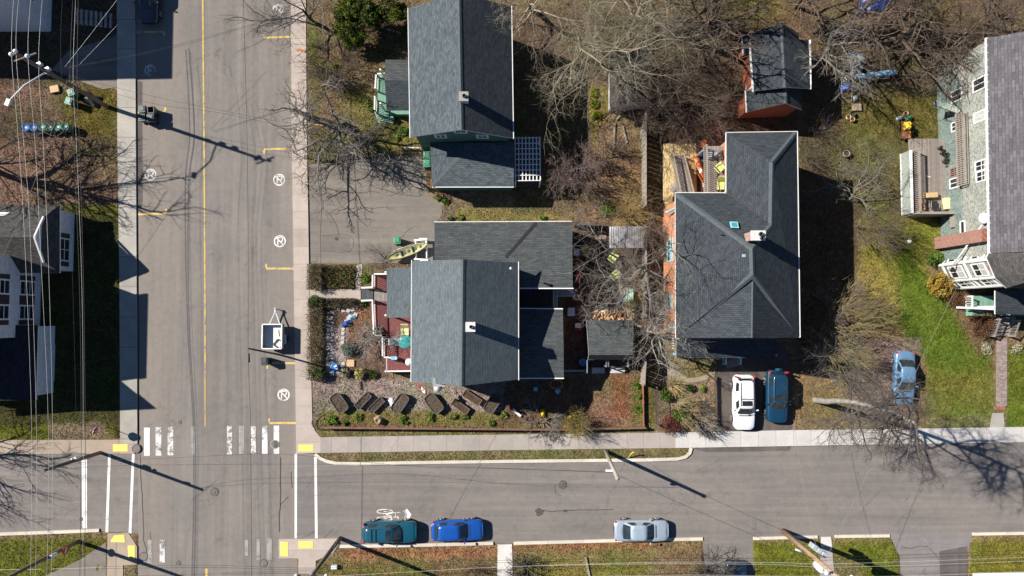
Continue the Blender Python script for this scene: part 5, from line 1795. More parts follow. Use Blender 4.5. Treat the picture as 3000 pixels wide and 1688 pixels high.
def grow(rng, start, dirs, length, rad, levels):
 """level-by-level growth; returns [(pts, rad)] per level"""
 out = []
 P0, D, Ln, R = start, unit(dirs), length, rad
 for li, lv in enumerate(levels):
  s, Nn = lv.get('steps', 4), len(P0)
  pts = np.empty((Nn, s + 1, 3))
  ds = np.empty((Nn, s + 1, 3))
  pts[:, 0], ds[:, 0] = P0, D
  d = D.copy()
  bias = np.array(lv.get('bias', (0, 0, 0)))
  for i in range(s):
   d = unit(d + rng.normal(0, lv.get('wob', .15), d.shape) + np.array([0, 0, lv.get('up', 0)]) + bias)
   pts[:, i + 1] = pts[:, i] + d * (Ln / s)[:, None]
   ds[:, i + 1] = d
  pts[..., 2] = np.maximum(pts[..., 2], GZ)
  t = np.linspace(0, 1, s + 1)
  rr = R[:, None] * (1 - (1 - lv.get('tip', .45)) * t[None, :])
  out.append((pts, rr))
  if li == len(levels) - 1:
   break
  nx = levels[li + 1]
  k = nx['n']
  tt = rng.uniform(nx.get('t0', .3), 1.0, (Nn, k))
  tt[:, 0] = 1.0
  f = tt * s
  i0 = np.minimum(f.astype(int), s - 1)
  fr = (f - i0)[..., None]
  rows = np.arange(Nn)[:, None]
  cp = pts[rows, i0] * (1 - fr) + pts[rows, i0 + 1] * fr
  cd = ds[rows, i0 + 1]
  perp = unit(np.cross(cd, rng.normal(0, 1, cd.shape)))
  ang = np.radians(rng.normal(nx.get('ang', 42), nx.get('dang', 12), (Nn, k)))
  ang[:, 0] *= .4
  cd = cd * np.cos(ang)[..., None] + perp * np.sin(ang)[..., None]
  cl = Ln[:, None] * nx.get('ratio', .62) * (1.15 - .45 * tt) * rng.uniform(.7, 1.25, (Nn, k))
  cr = np.minimum(R[:, None] * nx.get('rr', .55) * rng.uniform(.75, 1.1, (Nn, k)), R[:, None])
  cr = np.maximum(cr, nx.get('rmin', .006))
  keep = rng.uniform(0, 1, (Nn, k)) < nx.get('keep', 1)
  P0, D, Ln, R = cp[keep], cd[keep], cl[keep], cr[keep]
 return out
SIDES = (8, 6, 4, 3, 3, 3, 3)
def tree(name, px, py, H, bark, seed, label, cat='tree', group=None, trunk=.35, lean=(0, 0), first=.45, n=(6, 6, 6, 5), ang=45, wob=.16, up=.06, r=.2, stems=1,
         ratio=.62, bias=(0, 0, 0), tw=.011, spread=.25, tbark=None, rr=.52, r1=None, tip=.62):
 rng = np.random.default_rng(seed)
 b = P(px, py, GZ)
 t = thing(name, label, cat, b[:], group)
 st = np.tile(np.array(b), (stems, 1))
 if stems > 1:
  a = rng.uniform(0, 2 * pi, stems)
  st[:, 0] += np.cos(a) * .15
  st[:, 1] += np.sin(a) * .15
  dirs = np.stack([np.cos(a) * spread, np.sin(a) * spread, np.ones(stems)], -1) + np.array([lean[0], lean[1], 0])
 else:
  dirs = np.array([[lean[0], lean[1], 1.0]])
 ln = np.full(stems, H * first) * (rng.uniform(.8, 1.15, stems) if stems > 1 else 1)
 lv = [dict(steps=6, wob=wob * .5, up=.02, tip=tip)]
 t0 = .45
 for i, k in enumerate(n):
  lv.append(dict(n=k, steps=5 if i < 2 else 3, wob=wob * (1 + .15 * i), up=up * (1 - i * .2), ratio=ratio if i else (r1 or (1 - first) * .95 / max(first, .2)), ang=ang - 2 * i, dang=14, tip=.4,
                       rr=rr, t0=t0 if i == 0 else .22, rmin=tw * max(.8, 2.2 - .5 * i), bias=bias))
 res = grow(rng, st, dirs, ln, np.full(stems, r), lv)
 v, f = tubes(*res[0], 8)
 np_mesh('trunk', v, [f], tbark or bark, t, smooth=True)
 vs, fs, o = [], [], 0
 for (p, q), k in zip(res[1:], SIDES[1:]):
  v, f = tubes(p, q, k)
  vs.append(v)
  fs.append(f + o)
  o += len(v)
 np_mesh('branches', np.concatenate(vs), [np.concatenate(fs)], bark, t, smooth=True)
 return t
def leaves(name, ctr, rad, n, size, cols, seed, parent=None, box=False, holes=.35, flat=.0, clump=1.0, mat='leaf', up=.5, top=None):
 """a cloud of small leaf faces with clumps and gaps; cols: list of rgb"""
 rng = np.random.default_rng(seed)
 c, rad = np.array(ctr), np.array(rad)
 m = int(n * 2.2)
 if box:
  p = rng.uniform(-1, 1, (m, 3))
 else:
  d = unit(rng.normal(0, 1, (m, 3)))
  rr = rng.uniform(0, 1, m) ** .42
  lump = .78 + .32 * fnoise(d[:, 0] * 2.3 + 5, d[:, 1] * 2.3 + d[:, 2] * 1.7, seed)
  p = d * (rr * lump)[:, None]
 w = c + p * rad
 g = fnoise(w[:, 0] * 1.9 / clump + w[:, 2] * .9, w[:, 1] * 1.9 / clump - w[:, 2] * .7, seed + 3, 3)
 keep = g > np.quantile(g, holes)
 w, g = w[keep][:n], g[keep][:n]
 if top is not None:
  w[:, 2] = np.minimum(w[:, 2], top + rng.uniform(-.05, .05, len(w)))
 k = len(w)
 a = unit(rng.normal(0, 1, (k, 3)) * np.array([1, 1, 1 - flat * .8]))
 nrm = unit(rng.normal(0, .6, (k, 3)) + np.array([0, 0, up]))
 a = unit(a - nrm * (a * nrm).sum(1, keepdims=True))
 b = np.cross(nrm, a)
 s = (size * rng.uniform(.6, 1.4, k))[:, None]
 V = np.stack([w - a * s, w - b * s * .5, w + a * s, w + b * s * .5], 1).reshape(-1, 3)
 V[:, 2] = np.maximum(V[:, 2], GZ)
 F = np.arange(k * 4).reshape(k, 4)
 cc = np.array(cols)
 pick = np.clip(((g - g.min()) / (np.ptp(g) + 1e-6) * .7 + rng.uniform(0, .35, k)) * len(cc), 0, len(cc) - 1).astype(int)
 col = cc[pick] * rng.uniform(.75, 1.25, (k, 1))
 o = np_mesh(name, V, [F], mat, parent, cols=np.repeat(col, 4, 0), off=None if parent is not None else np.array(ctr) * np.array([1, 1, 0]))
 if parent is None:
  o.location = (ctr[0], ctr[1], 0)
 return o
GREEN = [(.022, .04, .008), (.04, .07, .012), (.075, .11, .02), (.115, .155, .03)]
BOX = [(.02, .045, .008), (.05, .09, .015), (.09, .15, .022), (.14, .2, .03)]
HEDGE = [(.09, .07, .04), (.14, .115, .06), (.17, .145, .085), (.12, .12, .045)]
YEL = [(.22, .2, .06), (.36, .32, .1), (.5, .46, .2), (.55, .5, .26)]
OCHRE = [(.16, .10, .02), (.30, .18, .03), (.34, .24, .05), (.2, .17, .04)]
BRN = [(.07, .035, .02), (.13, .065, .035), (.17, .09, .045), (.10, .07, .04)]
REDB = [(.07, .02, .018), (.14, .04, .03), (.2, .07, .05), (.10, .05, .03)]
JUN = [(.05, .075, .06), (.10, .15, .12), (.15, .21, .17)]
PALE = [(.2, .19, .12), (.3, .29, .18), (.36, .34, .25), (.2, .22, .1)]
STRAW = [(.25, .19, .09), (.38, .30, .16), (.46, .38, .22)]
def bush(px, py, rpx, h, cols, seed, label, n=900, size=.07, name='bush', cat='bush', group=None, ry=None, stems=True, holes=.2):
 c = P(px, py, GZ)
 r = M(rpx)
 t = thing(name, label, cat, c[:], group)
 leaves('foliage', (c.x, c.y, h * .5), (r, M(ry) if ry else r, h * .55), n, size, cols, seed, t, holes=holes)
 if stems:
  rng = np.random.default_rng(seed)
  k = 9
  a = rng.uniform(0, 2 * pi, k)
  res = grow(rng, np.tile(np.array(c), (k, 1)), np.stack([np.cos(a) * .7, np.sin(a) * .7, np.full(k, .8)], -1), np.full(k, h * .8), np.full(k, .018), [dict(steps=4, wob=.2), dict(n=4, steps=3, wob=.2, ratio=.6, rmin=.006)])
  vs, fs, o = [], [], 0
  for p, q in res:
   v, f = tubes(p, q, 3)
   vs.append(v)
   fs.append(f + o)
   o += len(v)
  np_mesh('stems', np.concatenate(vs), [np.concatenate(fs)], 'bark_brown', t)
 return t
def hedge(pts, h, cols, seed, label, n, size=.05, extra=None):
 q = [P(*p) for p in pts]
 c = sum(q, Vector()) / len(q)
 t = thing('hedge', label, 'hedge', (c.x, c.y, 0))
 x0, x1 = min(p.x for p in q), max(p.x for p in q)
 y0, y1 = min(p.y for p in q), max(p.y for p in q)
 leaves('foliage', ((x0 + x1) / 2, (y0 + y1) / 2, h / 2), ((x1 - x0) / 2, (y1 - y0) / 2, h / 2), n, size, cols, seed, t, box=True, holes=.12, clump=.7)
 rng = np.random.default_rng(seed)
 k = int(n / 40)
 st = np.stack([rng.uniform(x0 + .2, x1 - .2, k), rng.uniform(y0 + .1, y1 - .1, k), np.full(k, GZ)], -1)
 res = grow(rng, st, np.stack([rng.normal(0, .25, k), rng.normal(0, .25, k), np.ones(k)], -1), np.full(k, h * .95), np.full(k, .014), [dict(steps=3, wob=.15), dict(n=4, steps=2, wob=.2, ratio=.4, rmin=.006, ang=50)])
 vs, fs, o = [], [], 0
 for p, q_ in res:
  v, f = tubes(p, q_, 3)
  vs.append(v)
  fs.append(f + o)
  o += len(v)
 np_mesh('stems', np.concatenate(vs), [np.concatenate(fs)], 'bark_brown', t)
def shoots(px, py, rpx, h, mat, seed, label, n=60, name='shrub', cat='shrub', bias=(0, 0, 0), w=.01, sub=3, group=None, spread=.8):
 """a bare or grassy clump of many thin shoots"""
 rng = np.random.default_rng(seed)
 c = P(px, py, GZ)
 t = thing(name, label, cat, c[:], group)
 r = M(rpx)
 a = rng.uniform(0, 2 * pi, n)
 q = np.sqrt(rng.uniform(0, 1, n))
 st = np.tile(np.array(c), (n, 1))
 st[:, 0] += np.cos(a) * q * r * .25
 st[:, 1] += np.sin(a) * q * r * .25
 sp = spread * r / max(h, .3)
 d = np.stack([np.cos(a) * q * sp, np.sin(a) * q * sp, np.ones(n)], -1) + np.array(bias)
 ln = rng.uniform(.7, 1.2, n) * sqrt(h * h + r * r * .5)
 lv = [dict(steps=4, wob=.1, up=.0, tip=.5)]
 if sub:
  lv.append(dict(n=sub, steps=3, wob=.15, ratio=.55, ang=28, t0=.25, rmin=w * .75, bias=tuple(np.array(bias) * .05)))
  lv.append(dict(n=sub, steps=2, wob=.15, ratio=.5, ang=32, t0=.25, rmin=w * .6))
 res = grow(rng, st, d, ln, np.full(n, w * 1.4), lv)
 vs, fs, o = [], [], 0
 for p, q_ in res:
  v, f = tubes(p, q_, 3)
  vs.append(v)
  fs.append(f + o)
  o += len(v)
 np_mesh('stems', np.concatenate(vs), [np.concatenate(fs)], mat, t)
 return t
def build_trees():
 T = tree
 T('gnarled_tree', 1012, 362, 7.6, 'bark_grey', 3, 'gnarled bare grey tree on the grass before the green house', lean=(-.28, .08), first=.32, n=(9, 7, 6, 5), ang=62, wob=.3, up=.03, r=.32, tbark='bark_dark', ratio=.62, tw=.010, rr=.5)
 T('bare_tree', 945, 78, 8.5, 'bark_grey', 14, 'bare tree with fine twigs reaching over the street at the top', lean=(-.35, .1), first=.3, n=(7, 7, 6, 5), ang=55, wob=.2, r=.15, tbark='bark_dark', tw=.008, rr=.48)
 T('bare_tree', 1690, 158, 12.5, 'bark_pale', 5, 'tall bare tree with pale lichen-yellow limbs behind the green house', first=.3, n=(8, 7, 7, 6), ang=54, wob=.2, up=.02, r=.22, ratio=.66, tw=.008, rr=.42, group=None)
 T('bare_tree', 1840, 110, 12, 'bark_pale', 6, 'tall pale-barked tree directly above the grey-roofed shed', first=.3, n=(8, 7, 7, 6), ang=56, wob=.2, up=.02, r=.22, ratio=.66, tw=.008, rr=.42)
 T('bare_tree', 1575, 40, 11, 'bark_pale', 8, 'bare pale tree leaning over the far end of the dark green house', first=.32, n=(7, 7, 6, 6), ang=54, wob=.2, up=.02, r=.2, ratio=.66, tw=.008, rr=.42, lean=(-.1, 0))
 T('bare_tree', 1775, 215, 9.0, 'bark_pale', 44, 'fine-twigged tree standing over the corner of the grey-roofed shed', first=.3, n=(8, 7, 6, 5), ang=56, wob=.2, up=.02, r=.15, ratio=.66, tw=.008, rr=.42)
 T('bare_tree', 2035, 130, 10.5, 'bark_brown', 9, 'brown bare tree just left of the small rust-orange cottage', first=.35, n=(6, 6, 6, 5), ang=50, r=.3, tw=.012, tbark='bark_dark')
 T('bare_tree', 1950, 40, 9.5, 'bark_brown', 29, 'brown bare tree at the top edge between the shed and the cottage', first=.35, n=(6, 6, 6, 5), ang=52, r=.22, tw=.012, tbark='bark_dark')
 T('shrub_tree', 1968, 322, 5.6, 'bark_brown', 10, 'wide dense brown many-stemmed thicket between the shed and the cottage', stems=9, first=.4, n=(6, 6, 5, 4), ang=40, wob=.2, r=.06, spread=.9, tw=.011, ratio=.6)
 T('shrub_tree', 1688, 512, 4.8, 'bark_red', 11, 'loose pinkish-twigged small tree right of the white pergola', stems=4, first=.36, n=(5, 6, 5, 4), ang=48, wob=.25, r=.07, spread=.6, tw=.011)
 T('bare_tree', 1862, 808, 10.4, 'bark_grey', 12, 'large bare tree between the patio and the orange house wall', first=.34, n=(8, 7, 6, 5), ang=60, wob=.22, up=.01, r=.2, ratio=.68, tw=.008, rr=.46, lean=(.03, 0))
 T('bare_tree', 1872, 957, 8.4, 'bark_white', 13, 'pale bare tree with a leaning trunk beside the red shed', first=.36, n=(9, 6, 6, 4), ang=60, wob=.18, r=.15, lean=(.16, -.1), ratio=.70, tw=.008, rr=.42)
 T('bare_tree', 1707, 890, 4.4, 'bark_red', 15, 'little bare tree with few upright branches above the firewood', first=.3, n=(7, 5, 3), ang=48, wob=.2, r=.07, tw=.014)
 T('bare_tree', 2484, 590, 5.6, 'bark_grey', 16, 'small bare tree in the yard right of the orange house, topmost there', first=.3, n=(6, 6, 5, 4), ang=58, wob=.24, r=.11, lean=(-.1, .1), tw=.011, ratio=.66)
 T('shrub_tree', 2508, 668, 4.6, 'bark_brown', 17, 'brown-twigged shrub fanning over the edge of the sunlit lawn', stems=7, first=.4, n=(6, 6, 4), ang=36, wob=.16, r=.035, spread=.7, lean=(.55, -.45), bias=(.07, -.05, 0), tw=.0075)
 T('willow_shrub', 2440, 975, 5.0, 'bark_yellow', 18, 'yellowish willow-like shrub fanning out above the blue sedan', stems=12, first=.42, n=(6, 6, 4), ang=34, wob=.17, r=.035, spread=1.0, lean=(.6, .05), bias=(.08, 0, 0), tw=.0075)
 T('shrub_tree', 2440, 880, 4.2, 'bark_red', 31, 'thin reddish shrub at the shaded lawn edge above the willow-like shrub', stems=6, first=.4, n=(5, 5, 4), ang=36, wob=.16, r=.035, spread=.8, lean=(.1, .3), tw=.010)
 T('shrub_tree', 2420, 1040, 3.6, 'bark_grey', 32, 'grey twiggy shrub in the shade left of the blue sedan', stems=7, first=.4, n=(6, 5, 4), ang=38, wob=.16, r=.04, spread=.9, lean=(0, -.2), tw=.010)
 T('street_tree', 2388, 1172, 15.5, 'bark_dark', 19, 'tall bare tree with a thick pale trunk by the white pavement', first=.98, n=(24, 7, 6, 5), ang=68, wob=.18, up=-.01, r=.27, tbark='bark_white', ratio=.6, tw=.0075, rr=.36, lean=(.0, -.02), r1=.27, tip=.3, bias=(-.03, -.08, -.03))
 T('bare_tree', 2395, 178, 8.5, 'bark_grey', 20, 'bare tree right of the small cottage throwing shadows on the lawn', first=.35, n=(6, 6, 5, 5), ang=52, r=.2, tw=.012, tbark='bark_dark')
 T('bare_tree', 2480, 70, 9.5, 'bark_brown', 21, 'brown bare tree left of the blue tarpaulins at the top', first=.35, n=(7, 6, 6, 4), ang=55, r=.22, tw=.010)
 T('bare_tree', 2620, 130, 10, 'bark_brown', 22, 'spreading brown tree just below the blue tarpaulins', first=.3, n=(7, 7, 6, 5), ang=58, r=.24, tw=.012, up=.0)
 T('bare_tree', 2735, 190, 8, 'bark_brown', 23, 'brown bare tree crowding the north-west corner of the mint-green house', first=.3, n=(7, 6, 6, 4), ang=55, r=.18, tw=.011)
 T('bare_tree', 2880, 70, 8, 'bark_brown', 24, 'bushy brown tree at the top right above the grey roof', first=.3, n=(8, 7, 6, 4), ang=58, r=.18, tw=.010)
 T('bare_tree', 2330, 20, 9, 'bark_brown', 25, 'bare tree at the top edge above the small cottage', first=.35, n=(6, 6, 5, 4), ang=52, r=.2, tw=.010)
 T('street_tree', -70, 470, 11.5, 'bark_dark', 26, 'bare tree off the left edge whose shadow crosses the pavement', first=.3, n=(7, 6, 6, 5), ang=52, r=.34, tw=.013)
 T('street_tree', -150, 1310, 9.0, 'bark_dark', 27, 'bare tree off the left edge shading the side street', first=.35, n=(7, 6, 6, 4), ang=50, r=.2, tw=.010)
 T('fallen_branches', 1590, 1232, 2.4, 'bark_grey', 28, 'sprawling heap of pruned grey branches by the rail fence', cat='branch pile', stems=9, first=.45, n=(6, 5, 4), ang=50, wob=.2, r=.04, spread=2.2, tw=.011, up=-.04)
 T('shrub_tree', 1545, 1664, 2.6, 'bark_dark', 33, 'dark twiggy shrub at the bottom edge by the concrete path', stems=7, first=.4, n=(6, 5, 4), ang=42, r=.04, spread=.9, tw=.011)
 T('shrub_tree', 2072, 1668, 2.8, 'bark_dark', 34, 'dark twiggy shrub left of the half-hidden dark car', stems=9, first=.4, n=(6, 6, 4), ang=42, r=.04, spread=.9, tw=.011, lean=(.2, .2))
 T('bare_tree', 1105, 1000, 3.4, 'bark_white', 35, 'small bare tree spreading over the red porch rail', stems=4, first=.36, n=(6, 5, 4), ang=52, wob=.24, r=.05, spread=.7, tw=.010)
 T('shrub_tree', 1325, 440, 0.01, 'bark_grey', 36, 'x') if False else None
 T('shrub_tree', 1985, 1190, 2.4, 'bark_yellow', 37, 'arching straw-coloured shrub in the orange house front garden', stems=9, first=.45, n=(6, 5), ang=30, r=.025, spread=.8, lean=(.7, -.3), bias=(.12, -.06, -.03), tw=.011)
 T('shrub_tree', 2045, 1232, 2.2, 'bark_grey', 38, 'grey arching shrub by the white pavement left of the driveway', stems=8, first=.45, n=(6, 5), ang=30, r=.025, spread=.9, lean=(.5, -.5), bias=(.1, -.08, -.03), tw=.011)
 T('shrub_tree', 1780, 470, 2.6, 'bark_brown', 39, 'low brown thicket beside the plank fence', stems=8, first=.45, n=(6, 5, 4), ang=40, r=.03, spread=1.0, tw=.010)
 T('shrub_tree', 985, 210, 3.4, 'bark_brown', 40, 'tangle of brown twigs between the conifer and the gnarled tree', stems=9, first=.42, n=(6, 5, 5), ang=42, r=.035, spread=1.0, tw=.010)
 T('shrub_tree', 1915, 700, 3.0, 'bark_brown', 41, 'brown thicket against the orange house wall', stems=8, first=.42, n=(6, 6, 4), ang=40, r=.03, spread=.6, tw=.010)
 T('shrub_tree', 1915, 870, 3.0, 'bark_grey', 42, 'grey thicket at the foot of the orange wall south of the big tree', stems=8, first=.42, n=(6, 6, 4), ang=40, r=.03, spread=.6, tw=.010)
 f = shoots(1682, 1240, 42, 1.6, 'bark_yellow', 51, 'yellow-blossomed forsythia over the rail fence', n=70, name='forsythia', sub=4, w=.011)
 c = P(1682, 1240, GZ)
 leaves('blossoms', (c.x + .1, c.y, .95), (1.25, 1.2, .8), 1500, .05, [(.26, .19, .03), (.40, .30, .04), (.5, .38, .07)], 511, f, holes=.3)
 shoots(1838, 632, 48, 1.5, 'straw', 52, 'golden dry grass clump between the wing and the plank fence', n=130, name='ornamental_grass', cat='ornamental grass', sub=3, w=.011)
 shoots(1968, 1128, 36, .7, 'straw', 53, 'flattened straw-coloured grass clump beside the curved path', n=90, name='ornamental_grass', cat='ornamental grass', sub=0, bias=(.5, -.2, 0), w=.014)
 shoots(1300, 655, 30, .8, 'bark_grey', 54, 'grey twigs at the corner of the parking area', n=26, sub=3)
 shoots(1130, 765, 44, 1.2, 'bark_grey', 55, 'bare arching shrub along the parking area above the porch', n=34, sub=3, bias=(-.3, .2, 0))
 shoots(2370, 470, 30, 1.4, 'bark_brown', 56, 'brown twigs in the shade right of the orange house', n=40, sub=3)
 shoots(2395, 390, 36, 1.4, 'bark_brown', 57, 'brown twigs at the north-east corner of the orange house', n=40, sub=3)
 shoots(1945, 600, 30, 1.5, 'bark_brown', 58, 'brown twigs at the end of the yellow deck', n=40, sub=3)
 shoots(2050, 1195, 26, .8, 'bark_grey', 59, 'tuft of pale stems in the middle of the orange house garden', n=40, sub=2, bias=(.2, -.2, 0))
 shoots(1390, 1665, 36, 1.2, 'bark_dark', 60, 'bare dark twigs at the bottom edge left of the concrete path', n=30, sub=3)
def build_plants():
 c = P(1110, 85, GZ)
 t = thing('conifer', 'dense green evergreen beside the dark green house', 'conifer', c[:])
 MB().tube([c, c + Vector((0, 0, 4.5))], [.22, .08], 8).build('trunk', 'bark_dark', t)
 rr = random.Random(12)
 for i in range(17):
  q = rr.uniform(0, 1) ** .6
  a = rr.uniform(0, 2 * pi)
  k = rr.uniform(.8, 1.35)
  o = (3.3 * q * cos(a) - .3, 1.9 * q * sin(a), 3.6 - 2.2 * q * q + rr.uniform(-.5, .5))
  leaves('foliage', (c.x + o[0], c.y + o[1], o[2]), (1.05 * k, .95 * k, .8 * k), 1900, .075, [(.016, .026, .006), (.045, .062, .01), (.10, .118, .016), (.17, .18, .024)], 70 + i, t, holes=.48, clump=.8, up=.9)
 hedge([(909, 873), (949, 873), (951, 1112), (911, 1112)], 1.15, HEDGE, 81, 'long clipped brown hedge beside the east pavement', 9000)
 hedge([(908, 775), (948, 775), (949, 850), (909, 850)], 1.15, HEDGE, 82, 'short clipped brown hedge at the parking area corner', 3600)
 hedge([(960, 874), (1044, 874), (1044, 902), (960, 902)], .7, [(.07, .06, .035), (.10, .09, .05), (.08, .10, .03)], 83, 'low hedge along the porch path', 2600)
 hedge([(955, 778), (1040, 778), (1040, 845), (955, 845)], .6, [(.06, .06, .02), (.10, .09, .035), (.15, .09, .05), (.06, .12, .02)], 84, 'mixed low planting in the bed above the porch path', 2600, .06)
 B = bush
 B(928, 888, 22, 1.2, BOX, 90, 'bright green bush at the top end of the long hedge', 1500, .06, ry=24)
 B(932, 1092, 27, 1.1, BOX, 91, 'round green bush at the bottom end of the long hedge', 1700, .07, ry=24)
 B(1012, 1090, 17, .8, PALE, 92, 'pale variegated bush left of the yellow bush', 900, .06)
 B(1056, 1093, 15, .9, YEL, 93, 'yellow-green rounded bush below the porch', 1000, .06, ry=20)
 B(1093, 1096, 17, .5, GREEN, 94, 'low dark green plant right of the yellow bush', 600, .06)
 B(1025, 1022, 24, .9, JUN, 95, 'blue-grey juniper beside the stone path', 1500, .05)
 B(2738, 838, 40, 1.7, OCHRE, 96, 'ochre-yellow bush in front of the angled bay', 2600, .07)
 B(2790, 870, 36, 1.4, BRN, 97, 'small russet bush between the ochre bush and the porch', 2200, .05)
 B(2862, 945, 46, 1.5, BRN, 98, 'large russet bush below the white porch rail', 4200, .05, ry=52)
 B(2738, 762, 28, .7, [(.05, .09, .015), (.09, .15, .025), (.14, .2, .04)], 99, 'leafy green clump at the foot of the bay', 1100, .09)
 B(1960, 1243, 32, 1.3, REDB, 100, 'dark red bush beside the white pavement', 2300, .05)
 B(1988, 1210, 27, 1.1, BOX, 101, 'yellow-green bush above the dark red bush', 1500, .06)
 B(1947, 1157, 19, .9, BOX, 102, 'small green bush below the end of the plank fence', 900, .06)
 B(2021, 1137, 12, .5, GREEN, 103, 'small green plant below the curved path', 500, .06, stems=False)
 B(1785, 618, 26, .9, BOX, 104, 'green bush left of the golden grass clump', 1300, .07)
 B(1735, 680, 14, .6, BOX, 105, 'small green bush in the shade beside the ribbed roof', 600, .06)
 B(1848, 895, 20, 1.0, [(.12, .13, .02), (.2, .2, .04), (.26, .24, .05)], 106, 'yellowish evergreen beside the firewood', 1100, .06)
 B(1878, 866, 14, 1.0, OCHRE, 107, 'golden bush right of the mint bench', 600, .06)
 B(2890, 1020, 22, .4, PALE, 108, 'dry pale plant left of the brick path', 600, .06, stems=False)
 B(2972, 1020, 20, .4, PALE, 109, 'dry pale plant right of the brick path', 600, .06, stems=False)
 for i, (x, y, r, w) in enumerate(((1744, 274, 17, 'upper'), (1742, 306, 14, 'middle'), (1746, 341, 16, 'lower'))):
  B(x, y, r, .35, [(.09, .12, .006), (.16, .2, .01), (.2, .25, .012)], 110 + i, w + ' bright mossy green mound at the shadow edge of the green house yard', 900, .06, stems=False, name='moss_mound', cat='moss mound', group='bright moss mounds')
 small = [(1075, 300, 14, 'by the gnarled tree'), (1090, 320, 10, 'left of the green steps'), (1180, 385, 16, 'by the corner of the green house'), (1160, 405, 12, 'left of the white downpipe'), (985, 200, 12, 'on the grass strip'),
             (975, 1226, 13, 'first in the bed by the fence'), (960, 1238, 9, 'near the rounded fence end'), (985, 1238, 8, 'yellow-tinged beside the fence'), (1012, 1240, 9, 'beside the stump'), (1050, 1220, 14, 'above the tree stump'),
             (1185, 1232, 15, 'right of the stump'), (1265, 1222, 14, 'below the fifth planter'), (1330, 1222, 12, 'below the brown planter pair'), (1365, 1222, 10, 'between planters and fence'), (1440, 1240, 10, 'left of the branch heap'),
             (1475, 1215, 12, 'above the branch heap'), (980, 830, 14, 'in the bed by the hedge'), (1005, 805, 12, 'under the parking area edge'), (1030, 835, 12, 'at the porch path corner'), (1068, 815, 16, 'left of the white porch rail'),
             (1066, 890, 12, 'below the porch steps'), (1870, 1160, 10, 'by the red edging board'), (1873, 1200, 11, 'at the end of the red edging board'), (1865, 1130, 9, 'near the plank fence end'), (2060, 1140, 12, 'grey-leaved in the orange house garden'),
             (1520, 1680, 8, 'at the bottom edge'), (2065, 1195, 9, 'near the driveway edge'), (1350, 637, 9, 'on the strip above the wing'), (1320, 645, 12, 'at the left end of the strip'), (1590, 640, 10, 'on the strip right of the valley line'),
             (1285, 580, 10, 'at the planks by the parking area'), (1305, 590, 12, 'in the shade edge of the green house')]
 for i, (x, y, r, w) in enumerate(small):
  c = P(x, y, GZ)
  rr = M(r)
  o = leaves('low_plant', (c.x, c.y, .16), (rr, rr, .22), 150 + r * 14, .075, BOX if i % 3 else [(.06, .1, .02), (.12, .16, .03), (.2, .22, .05)], 200 + i, None, holes=.15, up=1.0)
  tag(o, 'small green plant ' + w, 'plant', 'small green garden plants')
def build_ground_cover():
 """grass blades and dead leaves over the yards"""
 rng = np.random.default_rng(5)
 def scatter(n, name, size, hgt, pick, bright, label, flat, mat):
  x = rng.uniform(-46, 46, n)
  y = rng.uniform(-24, 31, n)
  zr = -HC
  yc, zc = y * CA + zr * SA, -y * SA + zr * CA
  px, py = CX + FPX * x / (-zc), CY - FPX * yc / (-zc)
  ok = ~low_mask(px, py, 3)
  for poly in PAVED:
   ok &= sdist(px, py, poly) > 2
  x, y, px, py = x[ok], y[ok], px[ok], py[ok]
  col = base_color(px, py, x, y)
  g = pick(col) * (.35 + .9 * fnoise(x * .8, y * .8, 77, 3))
  ok = rng.uniform(0, 1, len(x)) < g
  x, y, col = x[ok], y[ok], col[ok]
  k = len(x)
  th = rng.uniform(0, 2 * pi, k)
  s = size * rng.uniform(.6, 1.5, k)
  h = hgt * rng.uniform(.5, 1.4, k)
  dx, dy = np.cos(th) * s, np.sin(th) * s
  lx, ly = rng.normal(0, .5, k) * h, rng.normal(0, .5, k) * h
  z = np.full(k, GZ + .01)
  if flat:
   b = rng.uniform(.01, .05, (k, 4))
   V = np.stack([np.stack([x - dx, y - dy, z + b[:, 0]], -1), np.stack([x + dy * .6, y - dx * .6, z + b[:, 1]], -1), np.stack([x + dx, y + dy, z + b[:, 2]], -1), np.stack([x - dy * .6, y + dx * .6, z + b[:, 3]], -1)], 1)
   m = 4
  else:
   V = np.stack([np.stack([x - dx, y - dy, z - .02], -1), np.stack([x + dx, y + dy, z - .02], -1), np.stack([x + lx, y + ly, z + h], -1)], 1)
   m = 3
  c = col * bright(col, rng, k)
  o = np_mesh(name, V.reshape(-1, 3), [np.arange(k * m).reshape(k, m)], mat, cols=np.repeat(np.clip(c, 0, .8), m, 0))
  tag(o, label, kind='stuff')
 greenness = lambda c: np.clip((c[:, 1] - .82 * c[:, 0]) * 14, 0, 1)
 scatter(260000, 'grass', .035, .11, lambda c: .25 + .75 * greenness(c), lambda c, r, k: r.uniform(.75, 1.45, (k, 1)) * np.array([1, 1.03, .9]), 'short grass blades over the lawns and verges', False, 'leaf')
 scatter(200000, 'dead_leaves', .055, .05, lambda c: np.clip(1.0 - greenness(c), .05, .9), lambda c, r, k: r.choice([.5, .9, 1.5, 2.0], (k, 1), p=[.35, .3, .25, .1]) * np.array([1.05, .96, .9]), 'dead brown leaves over the yards', True, 'litter')
